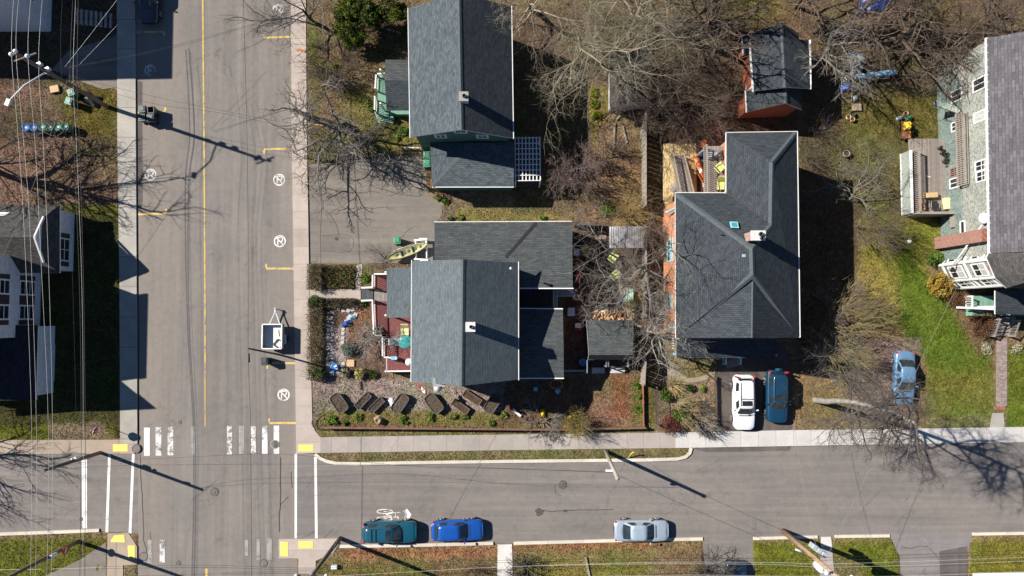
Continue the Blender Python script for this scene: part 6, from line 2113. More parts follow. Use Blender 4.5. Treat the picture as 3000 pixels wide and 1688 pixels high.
PAVED = [
 [(347, -200), (404, -200), (406, 1300), (352, 1300)], [(852, -200), (898, -200), (907, 844), (918, 1250), (942, 1284), (942, 1328), (868, 1330)],
 [(940, 1279), (3300, 1244), (3300, 1292), (940, 1328)], [(-300, 1288), (404, 1286), (404, 1332), (-300, 1332)], [(316, 1560), (404, 1560), (404, 1655), (362, 1657), (362, 1800), (312, 1800)],
 [(816, 1576), (996, 1576), (976, 1622), (926, 1644), (918, 1800), (816, 1800)], [(1456, 1592), (1504, 1592), (1504, 1800), (1456, 1800)], [(2402, 1570), (2438, 1570), (2452, 1800), (2400, 1800)],
 [(905, 847), (1060, 847), (1060, 879), (905, 876)], [(2914, 990), (2950, 990), (2944, 1256), (2898, 1256)], [(1080, 800), (1520, 760), (1660, 905), (1655, 1110), (1200, 1115), (1080, 1050)],
 [(1275, 650), (1680, 650), (1680, 905), (1275, 905)], [(1215, 0), (1590, 0), (1590, 550), (1260, 550)], [(1942, 390), (2340, 390), (2340, 1050), (1942, 1050)],
 [(1952, 1080), (2010, 1105), (2094, 1088), (2094, 1104), (2010, 1124), (1955, 1100)], [(2640, 430), (3000, 190), (3000, 900), (2640, 640)], [(-100, 600), (220, 600), (220, 800), (165, 1180), (-100, 1180)],
 [(130, 1688), (235, 1640), (312, 1588), (312, 1760), (100, 1760)], [(1725, 942), (1850, 942), (1850, 1045), (1725, 1045)],
]
def sup(a, n=5.0):
 c, s = cos(a), sin(a)
 return (abs(c) ** (2 / n)) * (1 if c >= 0 else -1), (abs(s) ** (2 / n)) * (1 if s >= 0 else -1)
def car(name, px, py, ang, Ln, Wd, Ht, paint, label, suv=False, hood=.27, tail=.17, sunroof=False, rack=None, spare=False, hatch=False):
 """ang: heading in degrees, counter-clockwise from image right"""
 c = P(px, py, 0)
 t = thing(name, label, 'car', (c.x, c.y, .006), None, radians(ang))
 W2 = Wd / 2
 zs = .98 if suv else .86
 NS = 27
 rows = []
 mb = MB()
 for i in range(NS):
  u = -1 + 2 * i / (NS - 1)
  u = math.copysign(1 - (1 - abs(u)) ** 1.15, u)
  x = u * Ln / 2
  w = W2 * (1 - .10 * abs(u) ** 3 - .24 * max(0, (abs(u) - .88) / .12) ** 2)
  sh = zs
  fx = (x + Ln / 2) / Ln                      # 0 rear .. 1 front
  if fx > 1 - hood:
   k = (fx - (1 - hood)) / hood
   sh = zs - (.10 if suv else .13) * k ** 1.6 - .10 * max(0, (k - .85) / .15) ** 2
  elif fx < tail:
   k = (tail - fx) / tail
   sh = zs + .02 - .05 * k - .12 * max(0, (k - .8) / .2) ** 2
  e = max(0, (abs(u) - .93) / .07)
  lo = .22 + .12 * e
  sec = [(w * .90, lo), (w * .985, .36 + .06 * e), (w, .58), (w * .985, sh - .13), (w * .94, sh - .03), (w * .84, sh + .012), (w * .5, sh + .04), (0, sh + .05)]
  rows.append([(x, a, z) for a, z in sec] + [(x, -a, z) for a, z in sec[-2::-1]])
 k = len(rows[0])
 vs = [p for r in rows for p in r]
 fs = [(i * k + j, i * k + j + 1, (i + 1) * k + j + 1, (i + 1) * k + j) for i in range(NS - 1) for j in range(k - 1)]
 fs += [tuple(range(k)), tuple((NS - 1) * k + j for j in range(k))[::-1]]
 fs += [(i * k, (i + 1) * k, (i + 1) * k + k - 1, i * k + k - 1) for i in range(NS - 1)]
 mb.add(vs, fs, 0, None, True)
 mb.build('body', paint, t, local=True)
 xf, xr = Ln / 2 - hood * Ln, -Ln / 2 + tail * Ln
 if hatch or suv:
  r0, r1 = xr + (.22 if suv else .34), xf - (.62 if suv else .78)
 else:
  r0, r1 = xr + .72, xf - .78
 lev = [((xr + xf) / 2, (xf - xr) / 2, W2 * .87, zs - .02), ((r0 + r1) / 2, (r1 - r0) / 2, W2 * .70, Ht - .085), ((r0 + r1) / 2, (r1 - r0) / 2 - .05, W2 * .66, Ht - .035),
           ((r0 + r1) / 2, (r1 - r0) / 2 - .22, W2 * .5, Ht - .005), ((r0 + r1) / 2, .25, .15, Ht)]
 MA = 40
 def pt(li, a, grow=0.):
  cx, hx, hy, z = lev[li]
  s = sup(a, 5)
  return Vector((cx + s[0] * (hx + grow), s[1] * (hy + grow), z))
 mb = MB()
 vs = [pt(l, 2 * pi * j / MA) for l in range(len(lev)) for j in range(MA)]
 fs = [(l * MA + j, l * MA + (j + 1) % MA, (l + 1) * MA + (j + 1) % MA, (l + 1) * MA + j) for l in range(len(lev) - 1) for j in range(MA)]
 fs.append(tuple((len(lev) - 1) * MA + j for j in range(MA)))
 mb.add(vs, fs, 0, None, True)
 cab = mb.build('cabin', paint, t, local=True)
 def pane(nm, a0, a1, t0, t1, n=8, g=.012):
  mb = MB()
  vs = []
  for i in range(n + 1):
   a = radians(a0 + (a1 - a0) * i / n)
   p, q = pt(0, a, g), pt(1, a, g)
   vs += [p.lerp(q, t0), p.lerp(q, t1)]
  mb.add(vs, [(2 * i, 2 * i + 2, 2 * i + 3, 2 * i + 1) for i in range(n)], 0, None, True)
  return mb.build(nm, 'glass', t, local=True)
 pane('windscreen', -37, 37, .05, .94)
 pane('rear_window', 144, 216, .22 if suv else .1, .92)
 for s in (1, -1):
  pane('side_window', s * 56, s * 86, .18, .9)
  pane('side_window', s * 92, s * 122, .18, .9)
  mb = MB()
  x = Ln / 2
  mb.add([(x - .42, s * W2 * .92, zs - .16), (x - .12, s * W2 * .78, zs - .2), (x - .1, s * W2 * .45, zs - .19), (x - .30, s * W2 * .62, zs - .1)], [(0, 1, 2, 3) if s > 0 else (3, 2, 1, 0)], 0)
  mb.build('headlight', 'lamp', t, local=True)
  mb = MB()
  zz = (zs - .05, zs + .35) if suv else (zs - .2, zs + .0)
  mb.box((-x + .16, s * W2 * .82, sum(zz) / 2), (.14, .18, zz[1] - zz[0]))
  mb.build('taillight', 'red_light', t, local=True, bevel=.03)
  mb = MB()
  mb.box((xf - .42, s * (W2 + .09), zs + .1), (.13, .22, .15))
  mb.build('mirror', paint, t, local=True, bevel=.04)
  for wx in (Ln / 2 - .2 * Ln, -Ln / 2 + .2 * Ln):
   r = .35 if suv else .32
   mb = MB()
   prof = [(r * .72, -.1), (r, -.09), (r, .09), (r * .72, .1)]
   vs, n = [], 22
   for (rr, yy) in prof:
    for k2 in range(n):
     a = 2 * pi * k2 / n
     vs.append((wx + rr * cos(a), s * (W2 - .06) + yy, r + rr * sin(a)))
   fs = [(i * n + j, i * n + (j + 1) % n, (i + 1) * n + (j + 1) % n, (i + 1) * n + j) for i in range(3) for j in range(n)]
   fs += [tuple(range(n)), tuple(3 * n + j for j in range(n))]
   mb.add(vs, fs, 0, None, False)
   wh = mb.build('wheel', 'tyre', t, local=True)
   mb = MB()
   y = s * (W2 + .046)
   for k2 in range(6):
    a = 2 * pi * k2 / 6
    mb.beam((wx, y, r), (wx + r * .66 * cos(a), y, r + r * .66 * sin(a)), .07, .03)
   ringp = [(wx + r * .68 * cos(2 * pi * j / 20), y, r + r * .68 * sin(2 * pi * j / 20)) for j in range(21)]
   mb.tube(ringp, .025, 5)
   mb.build('rim', 'rim', wh, local=True)
 mb = MB()
 mb.add([(xf + .015, -W2 * .62, zs + .052), (xf + .1, -W2 * .5, zs + .05), (xf + .1, W2 * .5, zs + .05), (xf + .015, W2 * .62, zs + .052)], [(0, 1, 2, 3)])
 mb.build('cowl', 'black', t, local=True)
 mb = MB()
 mb.box((Ln / 2 - .02, 0, .52), (.1, Wd * .55, .16))
 mb.build('grille', 'black', t, local=True, bevel=.02)
 mb = MB()
 for x in (Ln / 2 - .1 * Ln * .55, xr - .02 if not suv else xr + .02):
  zz = zs + (-.075 if x > 0 else .03)
  mb.add([(x, -W2 * .7, zz), (x + .025, -W2 * .7, zz), (x + .045, 0, zz + .05), (x + .02, 0, zz + .05), (x, W2 * .7, zz), (x + .025, W2 * .7, zz)], [(0, 1, 2, 3), (3, 2, 5, 4)])
 mb.build('panel_seam', 'black', t, local=True)
 if sunroof:
  mb = MB().box((r1 - .42, 0, Ht - .002), (.42, W2 * .92, .03))
  mb.build('sunroof', 'glass', t, local=True, bevel=.01)
 if rack:
  mb = MB()
  for s in (1, -1):
   mb.beam((r0 + .15, s * W2 * .58, Ht + .02), (r1 - .2, s * W2 * .58, Ht + .02), .035, .04)
  for x in rack:
   mb.beam((x, -W2 * .58, Ht + .05), (x, W2 * .58, Ht + .05), .05, .03)
  mb.build('roof_rack', 'black', t, local=True)
 if spare:
  mb = MB()
  vs, n = [], 20
  for xx, rr in ((-Ln / 2 - .2, .26), (-Ln / 2 - .18, .33), (-Ln / 2 + .02, .33)):
   for j in range(n):
    a = 2 * pi * j / n
    vs.append((xx, .08 + rr * cos(a), .95 + rr * sin(a)))
  mb.add(vs, [(i * n + j, i * n + (j + 1) % n, (i + 1) * n + (j + 1) % n, (i + 1) * n + j) for i in range(2) for j in range(n)] + [tuple(range(n))])
  mb.build('spare_wheel', paint, t, local=True)
 return t
def build_cars():
 MT['p_teal'] = carpaint('teal_car_paint', (.007, .078, .125), .1)
 MT['p_blue'] = carpaint('bright_blue_car_paint', (.008, .075, .33), .1)
 MT['p_silver'] = carpaint('silver_car_paint', (.36, .43, .50), .25, rough=.35)
 MT['p_white'] = carpaint('white_car_paint', (.72, .73, .74))
 MT['p_deep'] = carpaint('deep_teal_car_paint', (.007, .042, .088), .1)
 MT['p_steel'] = carpaint('steel_blue_car_paint', (.13, .24, .37), .15)
 MT['p_navy'] = carpaint('navy_car_paint', (.010, .016, .03))
 MT['p_dark'] = carpaint('dark_blue_car_paint', (.012, .035, .07))
 car('parked_car', 1146, 1551, 0.5, 4.5, 1.8, 1.72, 'p_teal', 'teal wagon with roof bars parked by the bicycle symbol', suv=True, hood=.26, tail=.03, sunroof=True, rack=(-1.35, -1.0))
 car('parked_car', 1341, 1547, 2, 4.35, 1.76, 1.48, 'p_blue', 'bright blue hatchback parked behind the concrete path', hood=.26, tail=.08, hatch=True)
 car('parked_car', 1874, 1548, 0, 4.6, 1.8, 1.46, 'p_silver', 'silver sedan parked alone along the south kerb', hood=.25, tail=.14)
 car('parked_car', 2171, 1175, -90.5, 4.6, 1.84, 1.66, 'p_white', 'white crossover with black roof rails in the dark driveway', suv=True, hood=.27, tail=.05, sunroof=True, rack=(.75, -.35))
 car('parked_car', 2266, 1158, -91, 4.4, 1.76, 1.70, 'p_deep', 'deep teal off-roader with a spare wheel beside the white crossover', suv=True, hood=.26, tail=.03, sunroof=True, rack=(-.2,), spare=True)
 car('parked_car', 2636, 1104, -93, 4.45, 1.74, 1.44, 'p_steel', 'steel-blue sedan on the gravel drive beside the green lawn', hood=.25, tail=.14)
 car('parked_car', 446, 2, -90, 4.5, 1.8, 1.48, 'p_navy', 'dark car in the shadow at the top of the street', hood=.27, tail=.1, hatch=True)
 car('parked_car', 2150, 1716, 90, 4.5, 1.8, 1.5, 'p_dark', 'dark blue car half cut off by the bottom edge', hood=.27, tail=.1, hatch=True)
 c = P(810, 985)
 t = thing('utility_trailer', 'white utility trailer with a coil of black cable in its bed', 'trailer', c[:])
 x0, x1, y0, y1 = P(782, 985).x, P(838, 985).x, P(810, 1020).y, P(810, 950).y
 MB().box(((x0 + x1) / 2, (y0 + y1) / 2, .55), (x1 - x0, y1 - y0, .06)).build('bed', 'white', t)
 mb = MB()
 for (a, b) in (((x0, y0), (x1, y0)), ((x1, y0), (x1, y1)), ((x1, y1), (x0, y1)), ((x0, y1), (x0, y0))):
  mb.beam((a[0], a[1], .85), (b[0], b[1], .85), .05, .6)
 mb.build('side_panel', 'siding_blue', t)
 mb = MB()
 for (a, b) in (((x0, y0), (x1, y0)), ((x1, y0), (x1, y1)), ((x1, y1), (x0, y1)), ((x0, y1), (x0, y0))):
  mb.beam((a[0], a[1], 1.16), (b[0], b[1], 1.16), .09, .04)
 mb.build('top_rail', 'white', t)
 hx, hy = P(812, 909).x, P(812, 909).y
 mb = MB()
 for s in (-.45, .45):
  mb.beam(((x0 + x1) / 2 + s, y1, .5), (hx, hy - .1, .45), .07, .08)
 mb.box((hx, hy, .5), (.12, .4, .14))
 mb.build('drawbar', 'galv', t)
 MB().tube([(hx, hy + .1, .05), (hx, hy + .1, .7)], .04).build('jockey_wheel', 'galv', t)
 for s, x in ((-1, x0 - .12), (1, x1 + .12)):
  mb = MB()
  vs, n = [], 18
  for xx in (-.09, .09):
   for j in range(n):
    a = 2 * pi * j / n
    vs.append((x + xx, c.y - .25 + .3 * cos(a), .3 + .3 * sin(a)))
  mb.add(vs, [(j, (j + 1) % n, n + (j + 1) % n, n + j) for j in range(n)] + [tuple(range(n)), tuple(n + j for j in range(n))])
  w = mb.build('wheel', 'tyre', t)
  MB().box((x, c.y - .25, .66), (.24, .8, .05)).build('mudguard', 'white', t)
 MB().box((x0 + .2, y0 - .03, .5), (.2, .04, .1)).build('taillight', 'red_light', t)
 MB().box((x1 - .2, y0 - .03, .5), (.2, .04, .1)).build('taillight', 'red_light', t)
 k = P(817, 1008, .6)
 pts = []
 for i in range(90):
  a = i * .42
  r = .36 + .07 * sin(i * 1.7)
  pts.append((k.x + r * cos(a) + .04 * sin(i), k.y + r * sin(a), .62 + .0009 * i))
 o = MB().tube(pts, .017, 5).build('cable_coil', 'wire_dark')
 tag(o, 'tangled coil of black cable lying in the white trailer', 'cable')
 q = [P(815, 966, .6), P(822, 978, .6), P(818, 986, .6), P(829, 968, .6), P(835, 977, .6)]
 mb = MB()
 mb.beam(q[0] + Vector((0, 0, .02)), q[2] + Vector((0, 0, .02)), .06, .04)
 mb.beam(q[3] + Vector((0, 0, .05)), q[4] + Vector((0, 0, .05)), .06, .04)
 mb.beam(q[1] + Vector((0, 0, .03)), q[4] + Vector((0, 0, .03)), .1, .03)
 o = mb.build('wood_scraps', 'wood_new')
 tag(o, 'few broken wood scraps lying in the white trailer', 'wood scraps')
def wheelie_bin(px, py, mat, label, rz=0., open_=False, group='wheeled bins', base=GZ):
 c = P(px, py, base)
 t = thing('wheeled_bin', label, 'bin', c[:], group, rz)
 mb = MB()
 vs = [(x * .5, y * .5, 0) for x, y in ((-.42, -.44), (.42, -.44), (.42, .44), (-.42, .44))] + [(x * .5, y * .5, .98) for x, y in ((-.56, -.6), (.56, -.6), (.56, .6), (-.56, .6))]
 fs = [(3, 2, 1, 0), (0, 1, 5, 4), (1, 2, 6, 5), (2, 3, 7, 6), (3, 0, 4, 7)]
 mb.add(vs, fs)
 if open_:
  ins = [(x * .84, y * .84, z) for x, y, z in vs[4:]] + [(x * .8, y * .8, .12) for x, y, z in vs[:4]]
  o = len(mb.v)
  mb.add(vs[4:] + ins, [(0, 1, 5, 4), (1, 2, 6, 5), (2, 3, 7, 6), (3, 0, 4, 7), (4, 5, 9, 8), (5, 6, 10, 9), (6, 7, 11, 10), (7, 4, 8, 11), (8, 9, 10, 11)])
 mb.build('body', mat, t, local=True)
 if open_:
  MB().box((0, -.36, .62), (.56, .05, .68)).build('lid', mat, t, local=True)
 else:
  mb = MB()
  mb.box((0, .0, 1.0), (.6, .64, .05))
  mb.box((0, .02, 1.045), (.42, .44, .05))
  mb.build('lid', mat, t, local=True, bevel=.03)
 MB().tube([(-.25, -.36, .95), (.25, -.36, .95)], .02, 6).build('handle', 'black', t, local=True)
 for s in (-.24, .24):
  mb = MB()
  mb.tube([(s - .03, -.24, .1), (s + .03, -.24, .1)], .1, 12)
  mb.build('wheel', 'tyre', t, local=True)
def drum(px, py, mat, label, group):
 c = P(px, py, GZ)
 t = thing('barrel', label, 'barrel', c[:], group)
 MB().lathe((0, 0, 0), [(.29, 0), (.33, .05), (.34, .28), (.35, .3), (.34, .32), (.34, .58), (.35, .6), (.34, .62), (.335, .87), (.33, .88)], 18).build('body', mat, t, local=True)
 MB().lathe((0, 0, .88), [(.335, -.01), (.34, .02), (.31, .021), (.305, .002), (.02, .0)], 18).build('lid', mat, t, local=True)
def tub(px, py, ln, w, h, ang, label, mat='tub', round_=True, extra=None, name='planter_tub', group='planters on the gravel'):
 """planter with rim and soil; ang in image degrees (clockwise from right)"""
 c = P(px, py, GZ)
 t = thing(name, label, 'planter', c[:], group, radians(-ang))
 n = 28 if round_ else 4
 def ring(hx, hy, z):
  if not round_:
   return [(sx * hx, sy * hy, z) for sx, sy in ((-1, -1), (1, -1), (1, 1), (-1, 1))]
  return [(sup(2 * pi * j / n, 4.5)[0] * hx, sup(2 * pi * j / n, 4.5)[1] * hy, z) for j in range(n)]
 a, b = ln / 2, w / 2
 lv = [ring(a * .9, b * .86, 0), ring(a, b, h), ring(a - .05, b - .05, h), ring(a - .07, b - .07, h - .1)]
 mb = MB()
 vs = [p for r in lv for p in r]
 mb.add(vs, [(i * n + j, i * n + (j + 1) % n, (i + 1) * n + (j + 1) % n, (i + 1) * n + j) for i in range(3) for j in range(n)], 0, None, False)
 mb.build('shell', mat, t, local=True)
 mb = MB()
 k = 12
 vs, fs = [], []
 rr = random.Random(int(px))
 for i in range(k + 1):
  for j in range(k + 1):
   u, v = -1 + 2 * i / k, -1 + 2 * j / k
   vs.append((u * (a - .06) * (1 - .06 * v * v * round_), v * (b - .06) * (1 - .06 * u * u * round_), h - .09 + rr.uniform(-.025, .03)))
 fs = [(i * (k + 1) + j, (i + 1) * (k + 1) + j, (i + 1) * (k + 1) + j + 1, i * (k + 1) + j + 1) for i in range(k) for j in range(k)]
 mb.add(vs, fs)
 mb.build('soil', 'soil', t, local=True)
 rng = np.random.default_rng(int(px))
 m = 70
 st = np.stack([rng.uniform(-a * .8, a * .8, m), rng.uniform(-b * .75, b * .75, m), np.full(m, h - .08)], -1)
 res = grow(rng, st, np.stack([rng.normal(0, 1, m), rng.normal(0, 1, m), np.full(m, .5)], -1), rng.uniform(.1, .35, m), np.full(m, .007), [dict(steps=2, wob=.3)])
 v, f = tubes(*res[0], 3)
 o = np_mesh('dead_stems', v, [f], extra or 'bark_brown', None)
 o.parent = t
def chair(px, py, z, ang, mat, label, kind='lounge', group=None):
 c = P(px, py, z)
 t = thing('patio_chair', label, 'chair', c[:], group, radians(ang))
 w, d = (.62, .6) if kind == 'lounge' else (.5, .48)
 mb = MB()
 for i in range(7):
  x = -d / 2 + d * i / 6
  zz = .40 + .04 * sin(i * .9)
  if i:
   mb.beam((x - d / 6, 0, z0), (x, 0, zz), w, .05)
  z0 = zz
 mb.build('seat', mat, t, local=True)
 mb = MB()
 pts = [(-d / 2, .42), (-d / 2 - .1, .62), (-d / 2 - .24, .86), (-d / 2 - .34, 1.0)]
 for a, b in zip(pts[:-1], pts[1:]):
  mb.beam((a[0], 0, a[1]), (b[0], 0, b[1]), w, .05)
 mb.build('backrest', mat, t, local=True)
 for sx in (-1, 1):
  for sy in (-1, 1):
   MB().tube([(sx * d * .42, sy * w * .47, .4), (sx * d * .5, sy * w * .5, 0)], .02, 6).build('leg', 'black', t, local=True)
 for s in (-1, 1):
  MB().beam((-d / 2 - .06, s * (w / 2 + .03), .62), (d / 2 - .05, s * (w / 2 + .03), .60), .05, .03).build('armrest', 'wood_grey', t, local=True)
def ring_pot(px, py, r, mat, label, h=.35, group='empty pots'):
 c = P(px, py, GZ)
 t = thing('plant_pot', label, 'pot', c[:], group)
 R = M(r)
 MB().lathe((0, 0, 0), [(R * .75, 0), (R, h), (R * .86, h), (R * .84, h - .12)], 18, cap=False).build('shell', mat, t, local=True)
 MB().lathe((0, 0, 0), [(R * .85, h - .13), (.01, h - .1)], 16, cap=False).build('soil', 'soil', t, local=True)
def rock(px, py, r, label, mat='stone', name='rock', group=None, h=.5, z=GZ):
 c = P(px, py, z)
 R = M(r)
 rr = random.Random(int(px * 7 + py))
 mb = MB()
 n = 9
 lv = [(1, 0), (.95, .5), (.6, .95), (.1, 1.05)]
 vs = []
 for q, zz in lv:
  for j in range(n):
   a = 2 * pi * j / n
   k = R * q * rr.uniform(.82, 1.15)
   vs.append((c.x + k * cos(a), c.y + k * sin(a), c.z + zz * h * R))
 mb.add(vs, [(i * n + j, i * n + (j + 1) % n, (i + 1) * n + (j + 1) % n, (i + 1) * n + j) for i in range(3) for j in range(n)] + [tuple(3 * n + j for j in range(n))])
 o = mb.build(name, mat, None, loc=(c.x, c.y, c.z))
 return tag(o, label, 'stone', group)
def tarp(px, py, rx, ry, h, mat, label, name='tarpaulin', cat='tarpaulin', rz=0., seed=1, sharp=1., z=GZ):
 c = P(px, py, z)
 mb = MB()
 k = 14
 a, b = M(rx), M(ry)
 rr = random.Random(seed)
 vs = []
 for i in range(k + 1):
  for j in range(k + 1):
   u, v = -1 + 2 * i / k, -1 + 2 * j / k
   e = max(0, 1 - max(abs(u), abs(v)) ** 2)
   z = .02 + h * e ** sharp * (.8 + .4 * rr.random()) + rr.uniform(0, .05)
   x, y = u * a * (1 + .12 * sin(v * 4 + seed)), v * b * (1 + .12 * sin(u * 5 + seed))
   vs.append((c.x + x * cos(rz) - y * sin(rz), c.y + x * sin(rz) + y * cos(rz), c.z + z))
 o0 = len(vs)
 mb.add(vs, [(i * (k + 1) + j, (i + 1) * (k + 1) + j, (i + 1) * (k + 1) + j + 1, i * (k + 1) + j + 1) for i in range(k) for j in range(k)], 0, None, True)
 o = mb.build(name, mat, None, loc=c[:])
 return tag(o, label, cat)
def boxy(name, px, py, w, d, h, mat, label, cat, rz=0., z=GZ, group=None, parts=None, bevel=.02):
 c = P(px, py, z)
 o = MB().box((c.x, c.y, c.z + h / 2), (w, d, h), rz).build(name, mat, None, loc=c[:], bevel=bevel)
 return tag(o, label, cat, group)
def fence(name, label, pts, h, style, mat, cat='fence', step=.16, group=None, wd=.11):
 q = [P(*p, GZ) for p in pts]
 c = q[0]
 t = thing(name, label, cat, (c.x, c.y, 0), group)
 for i in range(len(q) - 1):
  a, b = q[i], q[i + 1]
  d = (b - a)
  l = d.length
  d.normalize()
  ang = atan2(d.y, d.x)
  n = max(1, round(l / 2.4))
  for k in range(n + (1 if i == len(q) - 2 else 0)):
   p = a.lerp(b, k / n)
   MB().box((p.x, p.y, h / 2 + .05), (.11, .11, h + .1), ang).build('post', mat, t)
  mb = MB()
  up = Vector((0, 0, 1))
  if style == 'plank':
   m = int(l / step)
   nn = Vector((-d.y, d.x, 0)) * .05
   for k in range(m):
    p = a.lerp(b, (k + .5) / m) + nn * (.3 if k % 2 else -.3)
    mb.box((p.x, p.y, h / 2 + .05), (step * .93, .025, h - .05), ang)
   mb.build('boards', mat, t)
   mb = MB()
   for z in (.4, h - .25):
    mb.beam(a + up * z, b + up * z, .05, .09)
   mb.beam(a + up * (h + .02), b + up * (h + .02), .14, .04)
   mb.build('rail', mat, t)
  elif style == 'rail':
   for z in (.3, .6):
    mb.beam(a + up * z, b + up * z, .035, .13)
   mb.beam(a + up * h, b + up * h, wd, .04)
   mb.build('rail', mat, t)
  elif style == 'board':
   mb.beam(a + up * h / 2, b + up * h / 2, .06, h)
   mb.build('board', mat, t)
  else:
   k = 0.
   while k < l - .02:
    p = a.lerp(b, k / l)
    for s in (1, -1):
     e = min(max(k + s * (h - .1), 0), l)
     r = a.lerp(b, e / l)
     mb.beam(p + up * .05, r + up * (.05 + abs(e - k)), .012, .012)
    k += .18
   mb.beam(a + up * h, b + up * h, .04, .04)
   mb.beam(a + up * .06, b + up * .06, .02, .02)
   mb.build('mesh_panel', mat, t)
 return t
def build_small():
 wheelie_bin(433, 329, 'bin_grey', 'closed grey wheeled bin, upper left of the four in the street', .05, base=.0)
 wheelie_bin(458, 331, 'bin_grey', 'open grey wheeled bin with its lid hanging back', .05, True, base=.0)
 wheelie_bin(433, 354, 'bin_grey', 'closed grey wheeled bin, lower left of the four in the street', .1, base=.0)
 wheelie_bin(457, 355, 'bin_grey', 'closed grey wheeled bin, lower right of the four in the street', .0, base=.0)
 wheelie_bin(786, 1056, 'bin_grey', 'lone dark grey bin at the kerb below the trailer', .1, base=.0)
 wheelie_bin(1169, 708, 'bin_green', 'green wheeled bin beside the kayak', .08, base=.012)
 wheelie_bin(1255, 486, 'bin_green', 'green wheeled bin against the low wing of the green house', .0)
 wheelie_bin(1255, 462, 'bin_teal', 'teal wheeled bin standing behind the green one', .0)
 for i, (x, m, l) in enumerate(((71, 'bin_blue', 'blue barrel at the left end of the barrel row'), (94, 'bin_blue', 'blue barrel next to the green ones'), (119, 'bin_teal', 'green barrel touching the blue ones'),
                                   (140, 'bin_teal', 'green barrel second from the blue ones'), (163, 'bin_teal', 'green barrel third from the blue ones'), (186, 'bin_teal', 'green barrel at the right end of the barrel row'))):
  drum(x + 24, 381 - i * .3, m, l, 'row of barrels')
 boxy('cardboard_box', 164, 263, .75, .6, .25, 'wood_new', 'flattened cardboard box on the leafy ground', 'box', .2)
 wheelie_bin(228, 281, 'bin_teal', 'green-teal bin under the tall utility pole', .4)
 wheelie_bin(222, 306, 'bin_teal', 'smaller teal bin just below the first one by the tall pole', -.3)
 tarp(268, 292, 26, 17, .5, 'black', 'black rubbish bags beside the tall utility pole', 'rubbish_bag', 'rubbish bag', -.4, 4)
 c = P(1197, 739, 0)
 t = thing('kayak', 'camouflage green kayak resting on the white rack', 'kayak', (c.x, c.y, .55), None, radians(20))
 rows, nn = [], 15
 for i in range(nn):
  u = -1 + 2 * i / (nn - 1)
  w = .42 * max(.0, (1 - abs(u) ** 2.4)) ** .75 + .01
  x = u * 1.85
  zt = .30 + .10 * abs(u) ** 3
  rows.append([(x, w * .3, .02 + .14 * abs(u) ** 3), (x, w * .9, .12 + .1 * abs(u) ** 3), (x, w, zt), (x, w * .8, zt + .02), (x, w * .66, zt - .08), (x, 0, zt - .1),
                     (x, -w * .66, zt - .08), (x, -w * .8, zt + .02), (x, -w, zt), (x, -w * .9, .12 + .1 * abs(u) ** 3), (x, -w * .3, .02 + .14 * abs(u) ** 3)])
 k = 11
 mb = MB()
 mb.add([p for r in rows for p in r], [(i * k + j, i * k + (j + 1) % k, (i + 1) * k + (j + 1) % k, (i + 1) * k + j) for i in range(nn - 1) for j in range(k)], 0, None, True)
 mb.build('hull', 'kayak', t, local=True)
 for x in (-.95, .1, 1.2):
  MB().lathe((x, 0, .2), [(.13, .03), (.12, .05), (.01, .05)], 16).build('hatch', 'iron', t, local=True)
 for x in (-.55, .45):
  mb = MB().box((x, 0, .26), (.08, .5, .2))
  mb.box((x + .22, 0, .2), (.4, .44, .04))
  mb.build('seat', 'tub', t, local=True)
 MB().tube([(-1.3, .40, .37), (1.0, .44, .38)], .02, 6).build('paddle', 'galv', t, local=True)
 t = thing('kayak_rack', 'white pipe rack under the kayak stern', 'rack', P(1234, 734)[:])
 zr = .5
 mb = MB()
 for a, b in (((1213, 704), (1253, 704)), ((1218, 704), (1219, 762)), ((1249, 701), (1251, 763)), ((1213, 760), (1253, 760))):
  mb.tube([P(*a, zr), P(*b, zr)], .075, 10)
 mb.build('frame', 'white_plastic', t)
 for (x, y) in ((1240, 701), (1243, 763)):
  a = P(x, y, zr)
  MB().box((a.x, a.y, zr + .02), (.72, .2, .16)).build('float', 'white_plastic', t, bevel=.05)
 for (x, y) in ((1216, 704), (1216, 760), (1251, 704), (1251, 760)):
  a = P(x, y, zr)
  MB().tube([(a.x, a.y, 0), (a.x, a.y, zr)], .06, 8).build('leg', 'white_plastic', t)
 tub(997, 1179, 1.75, 1.05, .5, 54, 'large dark tub planter at the street end of the planter row', extra='bark_brown')
 tub(1066, 1173, 1.6, .62, .42, -47, 'narrow dark planter box, upper of the slanted pair', round_=False)
 tub(1105, 1186, 1.55, .6, .42, -45, 'narrow dark planter box, lower of the slanted pair', round_=False)
 tub(1174, 1180, 1.75, 1.0, .52, -55, 'dark tub planter holding pale sticks, right of the slanted pair', extra='bark_white')
 tub(1273, 1180, 1.8, 1.05, .52, 52, 'dark tub planter with white scraps at its lower corner', extra='bark_pale')
 tub(1350, 1190, 1.6, .6, .4, 35, 'brown planter box in the sun, lower of the leaning pair', 'wood_brown', False)
 tub(1384, 1164, 1.7, .62, .4, 33, 'brown planter box half in the house shadow', 'wood_brown', False)
 tub(1443, 1181, 1.7, 1.0, .52, -57, 'dark tub planter at the far end, mostly in shadow')
 tarp(1147, 1178, 8, 11, .12, 'white_plastic', 'crumpled white plastic sheet against a dark tub planter', 'plastic_sheet', 'plastic sheet', .6, 6)
 c = P(1110, 1231, GZ)
 t = thing('tree_stump', 'weathered cut tree stump among the low plants', 'stump', c[:])
 mb = MB()
 n = 16
 vs = []
 for zz, q in ((0, .42), (.12, .3), (.5, .27), (.52, .2), (.40, .14)):
  for j in range(n):
   a = 2 * pi * j / n
   vs.append((q * cos(a) * (1 + .12 * sin(3 * a)), q * sin(a) * (1 + .1 * cos(4 * a)), zz + .03 * sin(5 * a)))
